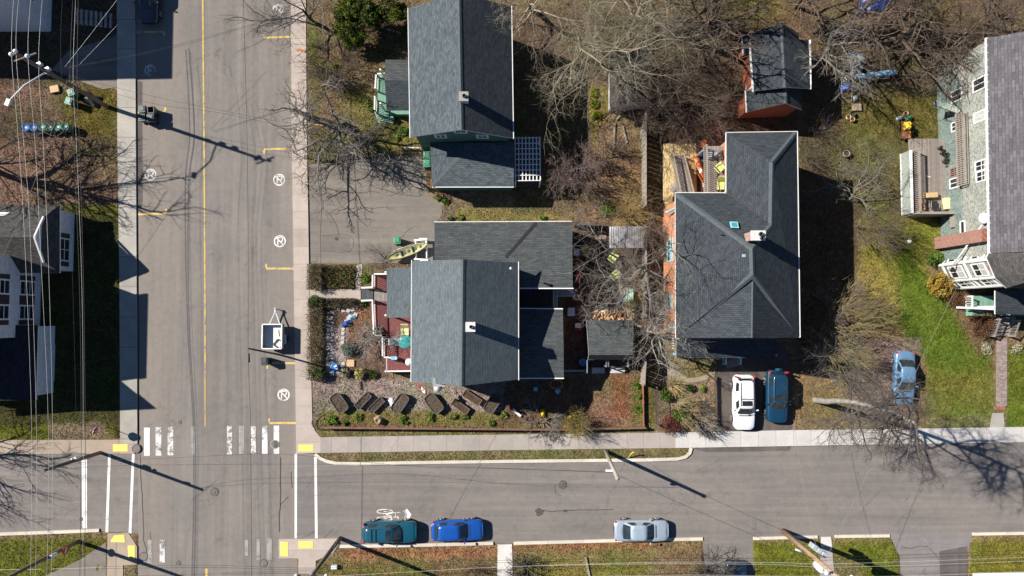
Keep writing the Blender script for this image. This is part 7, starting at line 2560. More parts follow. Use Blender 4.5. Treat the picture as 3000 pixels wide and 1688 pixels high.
 mb.add(vs, [(i * n + j, i * n + (j + 1) % n, (i + 1) * n + (j + 1) % n, (i + 1) * n + j) for i in range(4) for j in range(n)] + [tuple(4 * n + j for j in range(n))], 0, None, True)
 mb.build('trunk', 'stump', t, local=True)
 a, b = P(1222, 1112, 2.5), P(1225, 1134, 2.9)
 t = thing('flag', 'red and white flag with a red leaf on a house-mounted staff', 'flag', a[:])
 MB().tube([a, b], .025, 6).build('staff', 'red', t)
 n = 12
 for (u0, u1, m) in ((0, .25, 'red'), (.25, .75, 'white'), (.75, 1, 'red')):
  mb = MB()
  vs = []
  for i in range(5):
   u = u0 + (u1 - u0) * i / 4
   p = P(1226 + 25 * u, 1127 + 19 * u, 2.75)
   for v in (0, 1):
    vs.append((p.x + .03 * sin(u * 9), p.y - .34 * v + .05 * sin(u * 7), 2.75 - .2 * v + .05 * sin(u * 11 + v)))
  mb.add(vs, [(2 * i, 2 * i + 2, 2 * i + 3, 2 * i + 1) for i in range(4)])
  mb.build('stripe', m, t)
 p = P(1238.5, 1137, 2.75)
 MB().add([(p.x - .07, p.y - .15, 2.76), (p.x, p.y - .06, 2.79), (p.x + .07, p.y - .15, 2.76), (p.x, p.y - .25, 2.72)], [(0, 1, 2, 3)]).build('leaf_emblem', 'red', t)
 z = .71
 c = P(1186, 1001, z + .72)
 t = thing('patio_table', 'round teal table on the red porch deck', 'table', (c.x, c.y, z))
 MB().lathe((c.x, c.y, z), [(.56, .69), (.57, .72), (.55, .735), (.01, .74)], 26).build('top', 'teal', t)
 MB().tube([(c.x, c.y, z), (c.x, c.y, z + .7)], .04, 8).build('pedestal', 'black', t)
 MB().lathe((c.x, c.y, z), [(.28, 0), (.26, .03), (.05, .06)], 16).build('foot', 'black', t)
 chair(1165, 1001, z, 0, 'white_plastic', 'white chair left of the round teal table', 'dining', 'porch chairs')
 chair(1189, 972, z, -90, 'cream', 'dark armchair with a cream cushion above the teal table', 'lounge', 'porch chairs')
 c = P(1200, 1060, z)
 t = thing('side_table', 'small pale round side table by the house wall on the porch', 'table', c[:])
 MB().lathe((0, 0, 0), [(.3, .42), (.31, .45), (.01, .455)], 18).build('top', 'steel_pale', t, local=True)
 MB().tube([(0, 0, 0), (0, 0, .42)], .035, 6).build('pedestal', 'galv', t, local=True)
 boxy('planter_box', 1156, 1049, .5, .3, .3, 'blue_pale', 'small blue planter box on the white porch rail end', 'planter', 0, 1.4)
 c = P(1110, 968, z)
 leafy = leaves('potted_plants', (c.x, c.y, z + .25), (.35, .3, .25), 500, .06, GREEN, 401)
 tag(leafy, 'small leafy plants on the red deck inside the white rail', 'plant')
 tarp(1016, 948, 15, 8, .35, 'tarp_blue', 'deep blue folded fabric in the front garden bed', 'folded_fabric', 'fabric', .5, 8)
 tarp(1032, 928, 12, 6, .2, 'blue_pale', 'pale grey-blue scrap of fabric above the deep blue one', 'fabric_scrap', 'fabric', -.1, 9)
 boxy('paving_tile', 1028, 1064, .62, .6, .12, 'wood_new', 'square tan tile with a dark plant in the front garden', 'tile', 0)
 boxy('stepping_slab', 973, 1094, .35, .38, .1, 'stone', 'square pale slab at the lower end of the garden path', 'slab', 0)
 c = P(986, 1074, GZ)
 t = thing('garden_statue', 'small dark blue garden ornament on a white base at the path end', 'garden ornament', c[:])
 MB().lathe((0, 0, 0), [(.24, 0), (.22, .12), (.12, .2), (.11, .5), (.3, .62), (.34, .7), (.28, .68), (.02, .64)], 16).build('bowl', 'blue', t, local=True)
 MB().box((.1, .08, .75), (.25, .12, .14), .3).build('ornament', 'white_plastic', t, local=True)
 st = [(978, 900), (992, 906), (1006, 910), (1020, 910), (1033, 907), (1043, 900), (1042, 922), (1032, 926), (1022, 933), (1014, 942), (1009, 953), (1006, 965), (1005, 977), (1005, 990), (1004, 1003), (1006, 1066), (1005, 1080), (1003, 1092)]
 for i, (x, y) in enumerate(st):
  c = P(x, y, GZ)
  ang = random.uniform(-.3, .3)
  s = .30 + random.uniform(-.03, .05)
  o = MB().box((c.x, c.y, .09), (s, s * .95, .1), ang).build('stepping_stone', 'stone', None, loc=c[:], bevel=.03)
  tag(o, 'pale square stone of the curved garden path by the hedge', 'stepping stone', 'stones of the curved garden path')
 k = 0
 for y in range(918, 1095, 9):
  for x in (962, 972):
   if 1005 < y < 1050 and x > 965:
    pass
   c = P(x + random.uniform(-2, 2), y + random.uniform(-2, 2), GZ)
   s = random.uniform(.18, .3)
   o = MB().box((c.x, c.y, .07), (s * 1.2, s * .8, .07), random.uniform(-.3, .3)).build('path_stone', 'stone', None, loc=c[:], bevel=.03)
   tag(o, 'small flat grey stone of the path in the long hedge shadow', 'stone', 'flat stones along the hedge')
 G = 'patio chairs behind the middle house'
 chair(1718, 742, GZ, -60, 'olive', 'large olive chair in shade nearest the ribbed roof', 'lounge', G)
 chair(1797, 751, GZ, 50, 'lime', 'sunlit yellow-green chair, upper one under the big bare tree', 'lounge', G)
 chair(1805, 803, GZ, 40, 'lime', 'sunlit yellow-green chair, lower one by the dark table', 'lounge', G)
 chair(1742, 815, GZ, -30, 'olive', 'olive chair in deep shade near the lattice screen', 'lounge', G)
 boxy('patio_table', 1812, 778, .5, .75, .5, 'wood_dark', 'dark square table between the two sunlit chairs', 'table', .1)
 boxy('cool_box', 1688, 740, .5, .6, .45, 'steel_pale', 'white and blue cool box by the wing wall', 'cool box', 0)
 tarp(1689, 774, 9, 8, .3, 'red', 'red plastic toy heap by the wing wall', 'toy_heap', 'toys', 0, 12)
 boxy('toy_slide', 1693, 813, .4, 1.0, .5, 'red', 'long red plastic toy below the red heap', 'toy', .05)
 boxy('paving_slab', 1761, 692, .9, .8, .1, 'path_tan', 'tan paving slab left of the ribbed clear roof', 'slab', 0)
 boxy('paving_slab', 1722, 706, .9, .9, .08, 'wood_dark', 'dark paving slab in the shade by the patio', 'slab', 0)
 boxy('paving_slab', 1812, 862, 1.2, 1.7, .1, 'path_tan', 'worn brown paving slab under the mint bench', 'slab', .05)
 c = P(1838, 865, GZ)
 t = thing('garden_bench', 'peeling mint-green bench table by the firewood', 'bench', c[:])
 mb = MB()
 for i in range(5):
  mb.box((-.34 + i * .17, 0, .55), (.15, 1.15, .05))
 mb.build('top', 'mint', t, local=True)
 for s in (-.4, .4):
  MB().box((0, s, .27), (.7, .08, .54)).build('leg', 'mint', t, local=True)
 boxy('watering_can', 1822, 878, .3, .35, .3, 'blue', 'bright blue watering can beside the mint bench', 'watering can', .3)
 c = P(1800, 920, GZ)
 t = thing('firewood_stack', 'loose stack of split firewood above the red shed', 'firewood stack', c[:])
 rr = random.Random(3)
 mb = MB()
 for i in range(95):
  x, y = rr.uniform(-1.8, 1.7), rr.uniform(-.55, .45)
  zz = .08 + .12 * rr.randint(0, 3)
  a = rr.gauss(1.3, .5)
  l = rr.uniform(.18, .26)
  mb.tube([(x - l * cos(a), y - l * sin(a), zz), (x + l * cos(a), y + l * sin(a), zz)], rr.uniform(.045, .075), 5)
 o = mb.build('logs', 'wood_new', t, local=True)
 o['kind'] = 'stuff'
 tarp(1776, 910, 19, 8, .3, 'white_plastic', 'crumpled white sheet over the end of the firewood', 'plastic_sheet', 'plastic sheet', .25, 14)
 t = thing('garden_shelter', 'clear ribbed plastic shelter roof under bare branches', 'shelter', P(1836, 694)[:])
 z = 2.1
 a, b = P(1786, 664, z), P(1885, 727, z)
 mb = MB()
 m = 30
 vs = []
 for i in range(m + 1):
  x = a.x + (b.x - a.x) * i / m
  bow = .25 * sin(pi * i / m)
  for y in (a.y, b.y):
   vs.append((x, y, z + bow + (.02 if i % 2 else 0)))
 mb.add(vs, [(2 * i, 2 * i + 2, 2 * i + 3, 2 * i + 1) for i in range(m)])
 mb.build('roof', 'plastic_film', t)
 mb = MB()
 for i in range(0, m + 1, 6):
  p, q = vs[2 * i], vs[2 * i + 1]
  mb.beam((p[0], p[1], p[2] - .06), (q[0], q[1], q[2] - .06), .04, .05)
 mb.build('rafters', 'galv', t)
 for x in (a.x, b.x):
  for y in (a.y, b.y):
   MB().box((x, y, z / 2), (.09, .09, z)).build('post', 'wood_dark', t)
 boxy('wall_panel', 1671, 914, .6, .7, .9, 'steel_pale', 'pale grey box by the corner of the east wing', 'box', 0)
 boxy('stool', 1692, 954, .5, .4, .4, 'steel_pale', 'small pale stool left of the red shed', 'stool', 0)
 drum(1705, 1060, 'bin_blue', 'blue barrel in the shade left of the red shed', None)
 c = P(1697, 975, GZ)
 pts = [(c.x + .22 * cos(i * .5) + .02 * sin(i), c.y + .3 * sin(i * .5), .09 + .002 * i) for i in range(40)]
 tag(MB().tube(pts, .025, 5).build('garden_hose', 'red'), 'coiled red hose left of the red shed', 'hose')
 c = P(1630, 1126, GZ)
 rr = random.Random(5)
 pts = [(c.x + (.42 + .2 * rr.random()) * cos(i * .55), c.y + (.3 + .15 * rr.random()) * sin(i * .55), .09 + .002 * i) for i in range(70)]
 tag(MB().tube(pts, .02, 5).build('garden_hose', 'wood_orange'), 'tangled orange hose in the shade south of the east wing', 'hose')
 boxy('paver', 1569, 1140, .35, .35, .06, 'blue_pale', 'small pale blue tile in the house shadow, upper left one', 'tile', 0)
 boxy('paver', 1634, 1147, .4, .4, .06, 'blue_pale', 'small pale blue tile below the tangled orange hose', 'tile', .7)
 tarp(1590, 1210, 7, 11, .3, 'yellow', 'yellow plastic bag among the pruned branches', 'plastic_bag', 'bag', .2, 20)
 c = P(1515, 1209, GZ)
 tag(MB().beam(c + Vector((-.35, .3, .1)), c + Vector((.3, -.3, .14)), .2, .04).build('plank', 'white_plastic', None, loc=c[:]), 'short white board lying left of the pruned branches', 'board')
 for i, (x0, y0, x1, y1, l) in enumerate(((1800, 362, 1797, 440, 'long pale timber edging a raised bed'), (1823, 370, 1836, 420, 'pale timber right of the long one'), (1878, 372, 1877, 408, 'pale timber beside the plank fence'),
                                             (1805, 352, 1822, 333, 'slanted short timber above the raised bed'), (1844, 480, 1830, 462, 'grey timber in the leaf litter'))):
  a, b = P(x0, y0, GZ), P(x1, y1, GZ)
  tag(MB().beam(a + Vector((0, 0, .08)), b + Vector((0, 0, .08)), .16, .14).build('garden_timber', 'wood_grey', None, loc=a[:]), l, 'timber')
 boxy('wooden_pallet', 1290, 575, .5, .5, .1, 'wood_rust', 'small rust-brown board at the corner of the parking area', 'board', .1)
 t = thing('kayak', 'orange kayak standing between the deck rails', 'kayak', P(2045, 490, .9)[:], None, radians(103))
 rows = []
 for i in range(11):
  u = -1 + 2 * i / 10
  w = .27 * max(0, 1 - abs(u) ** 2.2) ** .7 + .01
  rows.append([(u * 1.5, w, .3 + .06 * u * u), (u * 1.5, w * .6, .05 + .2 * abs(u) ** 3), (u * 1.5, -w * .6, .05 + .2 * abs(u) ** 3), (u * 1.5, -w, .3 + .06 * u * u), (u * 1.5, 0, .36)])
 MB().add([p for r in rows for p in r], [(i * 5 + j, i * 5 + (j + 1) % 5, (i + 1) * 5 + (j + 1) % 5, (i + 1) * 5 + j) for i in range(10) for j in range(5)], 0, None, True).build('hull', 'orange', t, local=True)
 MB().lathe((.2, 0, .34), [(.22, 0), (.22, .04), (.17, .04), (.16, .0)], 14, cap=False).build('cockpit_rim', 'black', t, local=True)
 tarp(2053, 455, 9, 12, .7, 'blue', 'blue bundle of gear on the orange kayak', 'gear_bundle', 'gear', .2, 31, 1., .9)
 tarp(2057, 476, 8, 10, .6, 'black', 'dark bundle of gear below the blue one', 'gear_bundle', 'gear', 0, 32, 1., .9)
 tarp(2050, 505, 6, 12, .5, 'white_plastic', 'white bundle of gear beside the deck rail', 'gear_bundle', 'gear', 0, 33, 1., .9)
 boxy('storage_box', 2057, 425, .35, .55, .7, 'orange', 'small orange box at the top end of the deck clutter', 'box', 0, .9)
 boxy('deck_plank', 2056, 540, .3, 1.8, .9, 'white_plastic', 'long white board leaning by the grey deck rail', 'board', .02)
 chair(2106, 492, 4.42, 40, 'lime', 'green sling chair turned askew on the grey deck', 'lounge', 'sling chairs on the grey deck')
 chair(2107, 547, 4.42, -90, 'lime', 'green sling chair at the lower end of the grey deck', 'lounge', 'sling chairs on the grey deck')
 tarp(2095, 455, 20, 13, .5, 'tarp_grey', 'grey-blue covered table at the top of the grey deck', 'covered_table', 'covered table', 0, 35, 1., 4.42)
 o = tag(MB().lathe(P(1976, 551, .88)[:], [(.42, .02), (.42, .05), (.01, .06)], 18).build('round_board', 'wood_grey'), 'round grey wooden lid on the yellow deck', 'lid')
 tarp(2482, 256, 22, 12, .5, 'tarp_blue', 'blue tarpaulin heap above the three pots', rz=.3, seed=40)
 tarp(2478, 235, 8, 7, .4, 'white_plastic', 'white plastic sack above the blue tarpaulin heap', 'plastic_sack', 'sack', 0, 41)
 tarp(2531, 244, 9, 5, .3, 'teal', 'small teal plastic chair fragment right of the blue tarpaulin', 'plastic_scrap', 'plastic', .3, 42)
 tarp(2503, 190, 17, 40, 1.5, 'tarp_grey', 'tall grey covered cone beside the dark ground at the top', 'covered_pile', 'covered pile', 0, 43, 1.2)
 a, b = P(2508, 226, .6), P(2622, 212, .6)
 tag(MB().beam(a, b, .35, .5).build('boat_cover', 'blue_pale', None, loc=a[:]), 'long blue-grey upturned boat in the shade', 'boat')
 tarp(2570, 10, 42, 26, .5, 'tarp_blue', 'large blue tarpaulin at the top edge under branches', rz=.15, seed=44, sharp=.6)
 tarp(2522, 30, 9, 24, .3, 'tarp_blue', 'narrow strip of blue tarpaulin left of the large one', rz=-.2, seed=45)
 tarp(2502, 290, 10, 10, .35, 'tarp_grey', 'grey sack above the brown stone', 'grey_sack', 'sack', 0, 46)
 boxy('flat_stone', 2508, 316, .8, .6, .2, 'path_tan', 'brown flat stone block above the three pots', 'stone', 0)
 for x, y, r, l in ((2482, 346, 7, 'pale rimmed empty pot, left of the three'), (2494, 337, 8, 'dark rimmed empty pot, top of the three'), (2493, 352, 7, 'pale rimmed empty pot, bottom of the three'), (2649, 335, 7, 'pale rimmed pot above the yellow tub')):
  ring_pot(x, y, r, 'wood_new' if 'pale' in l else 'black', l)
 ring_pot(2475, 453, 10, 'brick', 'large terracotta pot on the mossy lawn', .4, None)
 ring_pot(2406, 376, 6, 'blue_pale', 'light blue pot in the shade right of the orange house', .3, None)
 ring_pot(2428, 351, 5, 'blue', 'small blue pot above the light blue one', .3, None)
 c = P(2645, 385, GZ)
 t = thing('garden_table', 'worn brown table with orange edge on the lawn', 'table', c[:])
 MB().box((0, 0, .5), (.75, 1.5, .06)).build('top', 'wood_rust', t, local=True)
 MB().box((.3, 0, .54), (.16, 1.5, .05)).build('edge_board', 'wood_orange', t, local=True)
 for sx in (-.3, .3):
  for sy in (-.65, .65):
   MB().box((sx, sy, .24), (.07, .07, .48)).build('leg', 'wood_rust', t, local=True)
 tarp(2655, 371, 9, 11, .5, 'yellow', 'bright yellow tub cover on the worn brown table', 'yellow_tub', 'tub', 0, 50, .4, .56)
 tarp(2660, 347, 9, 8, .4, 'bin_green', 'green sack behind the yellow tub cover', 'green_sack', 'sack', 0, 51)
 tarp(2634, 347, 8, 6, .35, 'steel_pale', 'pale sack at the top of the worn brown table', 'pale_sack', 'sack', 0, 52)
 ring_pot(2660, 388, 6, 'black', 'black pot below the yellow tub cover', .6, None)
 rock(2665, 706, 7, 'white rock alone in the sunlit lawn', 'white_plastic', h=.5)
 z = 1.01
 boxy('wooden_chest', 2722, 574, 1.0, .42, .45, 'wood_new', 'tan wooden chest on the raised grey deck', 'chest', .05, z)
 chair(2728, 601, z, 90, 'black', 'black metal chair between the chest and the cream cushion', 'lounge', None)
 boxy('cushion_bench', 2774, 598, .85, 1.0, .45, 'cream', 'cream cushioned bench against the mint-green wall', 'bench', .05, z, bevel=.08)
 c = P(2687, 603, z)
 t = thing('slat_chair', 'orange slatted folding chair at the deck rail', 'chair', c[:])
 mb = MB()
 for i in range(5):
  mb.box((0, .4 - i * .2, .55 + .04 * i), (.5, .12, .03), .15)
 mb.build('slats', 'wood_orange', t, local=True)
 for s in (-.2, .2):
  MB().beam((s, .45, 0), (s, -.45, .7), .05, .05).build('frame', 'wood_orange', t, local=True)
 for i, (x, y, r, l) in enumerate(((2749, 436, 6, 'dark potted plant at the top of the pot group'), (2757, 450, 7, 'dark potted plant second in the pot group'), (2768, 458, 8, 'dark potted plant against the mint wall'), (2765, 474, 9, 'largest dark potted plant of the pot group'), (2773, 489, 6, 'dark potted plant at the lower end of the pot group'))):
  c = P(x, y, z)
  t = thing('potted_plant', l, 'potted plant', c[:], 'pots on the raised grey deck')
  MB().lathe((0, 0, 0), [(M(r) * .6, 0), (M(r) * .85, .35), (M(r) * .7, .33)], 14).build('pot', 'black', t, local=True)
  leaves('foliage', (c.x, c.y, z + .5), (M(r), M(r), .2), 120, .05, [(.03, .03, .015), (.06, .055, .03)], 420 + i, t)
 a = P(2720, 517, z + .03)
 tag(MB().beam(a + Vector((-.2, .06, 0)), a + Vector((.2, -.08, 0)), .05, .03).build('stick', 'white_plastic', None, loc=a[:]), 'short white stick lying on the raised deck boards', 'stick')
 boxy('utility_box', 981, 1659, .5, .3, .35, 'steel_pale', 'small pale box on the grass by the leaning pole', 'utility box', 0)
 a, b = P(1843, 1344, GZ), P(1854, 1325, .9)
 o = tag(MB().tube([P(1841, 1343, .1), P(1848, 1331, .6), P(1855, 1325, 1.1)], .05, 8).build('guy_marker', 'yellow', None, loc=a[:]), 'yellow guy-wire sleeve on the grass verge', 'wire marker')
 a, b = P(1715, 1632, GZ), P(1727, 1690, GZ)
 tag(MB().beam(a + Vector((0, 0, .1)), b + Vector((0, 0, .1)), .16, .12).build('garden_timber', 'wood_grey', None, loc=a[:]), 'long grey timber on the south verge', 'timber')
 c = P(2860, 1686, .5)
 tag(MB().prism(px_poly([(2852, 1680), (3100, 1676), (3100, 1800), (2852, 1800)], 2.4), 2.3, 2.45).build('carport_roof', 'white', None), 'white flat roof corner at the bottom right edge', 'roof')
 a, b = P(895, 361, .08), P(958, 369, .08)
 tag(MB().beam(a, b, .11, .05).build('loose_board', 'yellow_line', None, loc=a[:]), 'yellow strip board lying on the grass by the pavement', 'board')
 a = P(882, 148, .14)
 tag(MB().beam(a + Vector((-.35, .12, 0)), a + Vector((.35, -.1, 0)), .22, .05).build('broken_wood', 'wood_orange', None, loc=a[:]), 'splintered orange wood on the east pavement edge', 'wood')
def build_fences():
 fence('plank_fence', 'tall grey plank fence beside the yellow deck', [(1880, 345), (1880, 612)], 1.85, 'plank', 'wood_grey', step=.2)
 fence('plank_fence', 'grey plank fence between the patio and the orange house', [(1882, 668), (1881, 930)], 1.7, 'plank', 'wood_grey', step=.2)
 fence('plank_fence', 'short pale plank fence below the leaning pale tree', [(1880, 1050), (1876, 1122)], 1.8, 'plank', 'wood_grey', step=.2)
 fence('rail_fence', 'long low brown rail fence along the pavement garden', [(950, 1249), (1300, 1252), (1640, 1255), (1885, 1249)], .75, 'rail', 'wood_brown', wd=.17)
 fence('garden_edging', 'rust-brown board edging at the right end of the garden', [(1882, 1112), (1884, 1244)], .4, 'board', 'wood_rust')
 fence('wire_fence', 'thin dark wire mesh fence beside the ivy strip', [(1917, 1132), (1922, 1242)], 1.1, 'mesh', 'wood_dark')
 fence('plank_fence', 'dark plank fence along the back of the patio', [(1682, 664), (1784, 668)], 1.6, 'plank', 'wood_dark', step=.2)
 fence('plank_fence', 'dark plank fence behind the rust-orange cottage', [(1905, 98), (2170, 90)], 1.7, 'plank', 'wood_dark', step=.2)
 fence('plank_fence', 'dark plank fence at the top right under the brown trees', [(2380, 98), (2890, 122)], 1.7, 'plank', 'wood_dark', step=.2)
 t = fence('timber_edging', 'dark board edging along the driveway', [(2096, 1105), (2098, 1240)], .35, 'board', 'wood_dark')
 q = [P(x, y, .35) for x, y in ((942, 1212), (926, 1218), (914, 1234), (917, 1250), (930, 1258), (950, 1257))]
 tag(MB().tube(smooth_line(q, 4), .03, 6).build('bed_hoop', 'black', None, loc=q[0][:]), 'black curved hoop edging at the pavement corner bed', 'edging')
def pole(base, top, h, r0, r1, mat, label, name='utility_pole', cat='utility pole'):
 a, b = P(*base, 0), P(*top, h)
 t = thing(name, label, cat, a[:])
 MB().tube([a - Vector((0, 0, .1)), a.lerp(b, .5), b], [r0, (r0 + r1) / 2, r1], 12).build('shaft', mat, t)
 return t, a, b
def insulator(t, p, s=1.):
 MB().lathe((p.x, p.y, p.z), [(.05 * s, 0), (.14 * s, .06), (.14 * s, .1), (.08 * s, .13), (.12 * s, .17), (.12 * s, .2), (.02, .26)], 12).build('insulator', 'insul', t)
def arm(t, a, b, w=.1, mat='pole', name='crossarm'):
 MB().beam(a, b, w, w).build(name, mat, t)
def wire(pts, r, mat, label, group='overhead wires', name='overhead_wire'):
 q = smooth_line([P(x, y, z) for x, y, z in pts], 5)
 tag(MB().tube(q, r, 5).build(name, mat, None, loc=q[0][:]), label, 'wire', group)
def build_poles():
 t, a, b = pole((316, 314), (44, 155), 11.5, .19, .12, 'pole', 'tallest utility pole with a white street lamp arm at the top left')
 up = (b - a).normalized()
 d = Vector((-.5, .86, 0))
 arm(t, b + Vector((-.25, -.5, -.3)), b + Vector((1.3, .1, -.3)), .1)
 for (x, y) in ((36, 161), (48, 152), (83, 166)):
  insulator(t, P(x, y, 11.2), 1.1)
 for f, s in ((.72, 1), (.66, -1), (.8, 1)):
  p = a.lerp(b, f)
  MB().box((p.x + .22 * s, p.y + .1, p.z), (.3, .2, .35), .4).build('bracket', 'galv', t)
 p = a.lerp(b, .70)
 q = P(22, 300, 8.6)
 MB().tube([p, p.lerp(q, .5) + Vector((0, 0, .35)), q], [.055, .05, .045], 8).build('lamp_arm', 'steel_pale', t)
 l = MB().box((q.x, q.y, q.z - .03), (.36, .55, .14), -.35)
 l.build('lamp_head', 'steel_pale', t, bevel=.05)
 t, a, b = pole((296, 1326), (126, 1379), 7.4, .17, .12, 'pole', 'brown utility pole on the tan north-west corner')
 p = a.lerp(b, .45)
 MB().box((p.x, p.y + .15, p.z), (.2, .3, .5), .2).build('bracket', 'galv', t)
 p = a.lerp(b, .78)
 arm(t, p + Vector((-.5, .15, 0)), p + Vector((.8, -.1, .05)), .09, 'black')
 insulator(t, a.lerp(b, .5) + Vector((0, .2, .1)), .7)
 t, a, b = pole((231, 1586), (10, 1698), 9.3, .17, .12, 'pole', 'brown utility pole carrying a no-entry disc, bottom left')
 p = a.lerp(b, .235)
 n = Vector((.93, -.25, .25)).normalized()
 s = n.cross(Vector((0, 0, 1))).normalized()
 u = s.cross(n)
 mb = MB()
 ctr = p + n * .26
 ring = [ctr + (s * cos(2 * pi * j / 24) + u * sin(2 * pi * j / 24)) * .33 for j in range(24)]
 mb.add(ring + [v - n * .03 for v in ring], [tuple(range(24)), tuple(range(47, 23, -1))] + [(j, 24 + j, 24 + (j + 1) % 24, (j + 1) % 24) for j in range(24)])
 sg = mb.build('sign_disc', 'red', t)
 mb = MB()
 c2 = ctr + n * .012
 mb.add([c2 + s * x + u * y for x, y in ((-.24, -.06), (.24, -.06), (.24, .06), (-.24, .06))], [(0, 1, 2, 3)])
 mb.build('sign_bar', 'white', sg)
 q = a.lerp(b, .42)
 MB().box((q.x + .2, q.y, q.z), (.35, .3, .7), .3).build('utility_box', 'galv', t)
 t, a, b = pole((997, 1577), (905, 1696), 8.8, .19, .13, 'pole', 'brown utility pole on the south-east corner pavement')
 q = a.lerp(b, .92)
 arm(t, q + Vector((-1.2, 0, 0)), q + Vector((1.2, 0, 0)), .1)
 for k in (-1.1, 0, 1.1):
  insulator(t, q + Vector((k, 0, .05)))
 t, a, b = pole((1774, 1321), (1809, 1402), 7.2, .17, .13, 'pole_pale', 'pale weathered pole leaning over the side street')
 p = a.lerp(b, .74)
 MB().box((p.x - .36, p.y, p.z), (.6, .16, .14)).build('bracket_box', 'insul', t)
 MB().lathe((b.x, b.y, b.z - .15), [(.16, 0), (.16, .15), (.02, .2)], 12).build('cap', 'pole_pale', t)
 t, a, b = pole((2295, 1556), (2462, 1699), 10.8, .24, .14, 'pole_new', 'new tan utility pole with a grey transformer, bottom right')
 p = P(2402, 1640, 7.2)
 q = a.lerp(b, .66)
 mb = MB()
 c = q + Vector((.15, -.45, -.6))
 mb.lathe((c.x, c.y, c.z), [(.3, 0), (.36, .05), (.36, .95), (.3, 1.05), (.03, 1.1)], 20)
 tr = mb.build('transformer', 'steel_pale', t)
 for k in (-.15, .15):
  MB().lathe((c.x + k, c.y, c.z + 1.05), [(.05, 0), (.07, .05), (.04, .1), (.06, .15), (.02, .25)], 10).build('bushing', 'insul', tr)
 c = a.lerp(b, .45) + Vector((.75, .2, 0))
 mb = MB()
 for k in range(3):
  mb.box((c.x + k * .36 - .2, c.y - k * .28 + .15, c.z), (.42, .4, .75), -.5)
 mb.build('meter_box', 'galv', t, bevel=.05)
 mb = MB()
 q = a.lerp(b, .48)
 mb.tube([q + Vector((-.2, -.1, -.2)), q + Vector((-1.0, .25, .15))], .08, 8)
 mb.build('bracket', 'steel_pale', t)
 q = a.lerp(b, .93)
 arm(t, q + Vector((-.8, .3, 0)), q + Vector((.8, -.3, 0)), .12, 'galv')
 for k in (-.7, .1, .7):
  insulator(t, q + Vector((k, -.35 * k, .06)), 1.2)
 p = q + Vector((1.2, -.1, -.2))
 MB().lathe((p.x, p.y, p.z), [(.1, 0), (.14, .1), (.08, .3), (.12, .4), (.02, .5)], 12).build('cutout_fuse', 'insul', t)
 t, a, b = pole((815, 1039), (727, 1021), 6.6, .085, .065, 'wood_dark', 'thin dark pole reaching over the street beside the trailer')
 q = P(730, 1050, 6.3)
 MB().tube([P(729, 1036, 6.3), P(730, 1062, 6.3)], .075, 8).build('splice_case', 'black', t)
 base = P(320, 1252)
 t = thing('road_sign', 'red octagonal sign with white rim on the north-west corner', 'sign', base[:])
 MB().tube([base, base + Vector((0, 0, 2.3))], .03, 8).build('post', 'galv', t)
 mb = MB()
 n, s = Vector((-.95, .3, 0)).normalized(), Vector((.3, .95, 0)).normalized()
 c = base + Vector((0, 0, 1.95)) + n * .05
 oct_ = lambda r, o: [c + n * o + s * (r * cos(pi / 8 + j * pi / 4)) + Vector((0, 0, r * sin(pi / 8 + j * pi / 4))) for j in range(8)]
 mb.add(oct_(.38, 0) + oct_(.38, -.02), [tuple(range(8)), tuple(range(15, 7, -1))] + [(j, 8 + j, 8 + (j + 1) % 8, (j + 1) % 8) for j in range(8)])
 o = mb.build('sign_plate', 'white', t)
 MB().add(oct_(.34, .006), [tuple(range(8))]).build('sign_face', 'red', o)
 MB().add(oct_(.34, -.026), [tuple(range(7, -1, -1))]).build('sign_face', 'red', o)
 W, D = 'wire_pale', 'wire_dark'
 g = 'overhead wires along the main street'
 wire([(41, -20, 10.8), (34, 160, 11.3), (55, 422, 10.8), (72, 700, 10.6), (93, 1266, 10.4), (88, 1760, 10.6)], .0095, W, 'pale overhead wire, westernmost of those along the street', g)
 wire([(56, -20, 10.8), (47, 151, 11.4), (70, 422, 10.8), (88, 680, 10.6), (107, 1266, 10.4), (103, 1760, 10.6)], .0095, W, 'pale overhead wire, second from the west along the street', g)
 wire([(91, -20, 10.6), (82, 165, 11.2), (103, 422, 10.6), (120, 760, 10.4), (142, 1266, 10.3), (136, 1760, 10.5)], .0095, W, 'pale overhead wire, third from the west along the street', g)
 wire([(125, -20, 9.2), (113, 185, 9.6), (127, 422, 9.2), (143, 800, 9.0), (154, 1266, 8.9), (150, 1760, 9.0)], .0095, W, 'pale overhead wire, fourth from the west along the street', g)
 wire([(214, -20, 5.5), (205, 235, 5.8), (216, 422, 5.4), (233, 844, 5.2), (238, 1266, 5.4), (233, 1760, 5.3)], 0.0174, D, 'dark cable over the lawn, left of the twin cables', g)
 wire([(222, -20, 5.6), (214, 235, 5.9), (224, 422, 5.5), (240, 844, 5.3), (244, 1266, 5.5), (242, 1760, 5.4)], .0095, W, 'pale twisted cable over the lawn in the west', g)
 wire([(230, -20, 5.4), (226, 240, 5.7), (233, 422, 5.3), (245, 844, 5.1), (250, 1266, 5.3), (248, 1760, 5.2)], 0.0186, D, 'dark cable over the lawn, right of the twin cables', g)
 wire([(183, -20, 6.5), (178, 170, 6.8), (196, 450, 6.4), (212, 800, 6.2), (224, 1260, 6.0)], 0.0074, D, 'thinnest dark wire over the western lawn', g)
 wire([(712, -30, 6.0), (719, 210, 6.0), (724, 422, 6.1), (727, 700, 6.3), (727, 1021, 6.6), (731, 1150, 6.4), (734, 1266, 6.2), (738, 1760, 6.0)], 0.0174, D, 'black cable over the middle of the street', g)
 g2 = 'service wires across the street'
 wire([(-60, 900, 4.9), (0, 769, 5.2), (73, 608, 5.6), (140, 420, 6.4), (200, 225, 7.6)], .010, 'wire_mid', 'twisted grey service cable dropping over the white west-side house', g2)
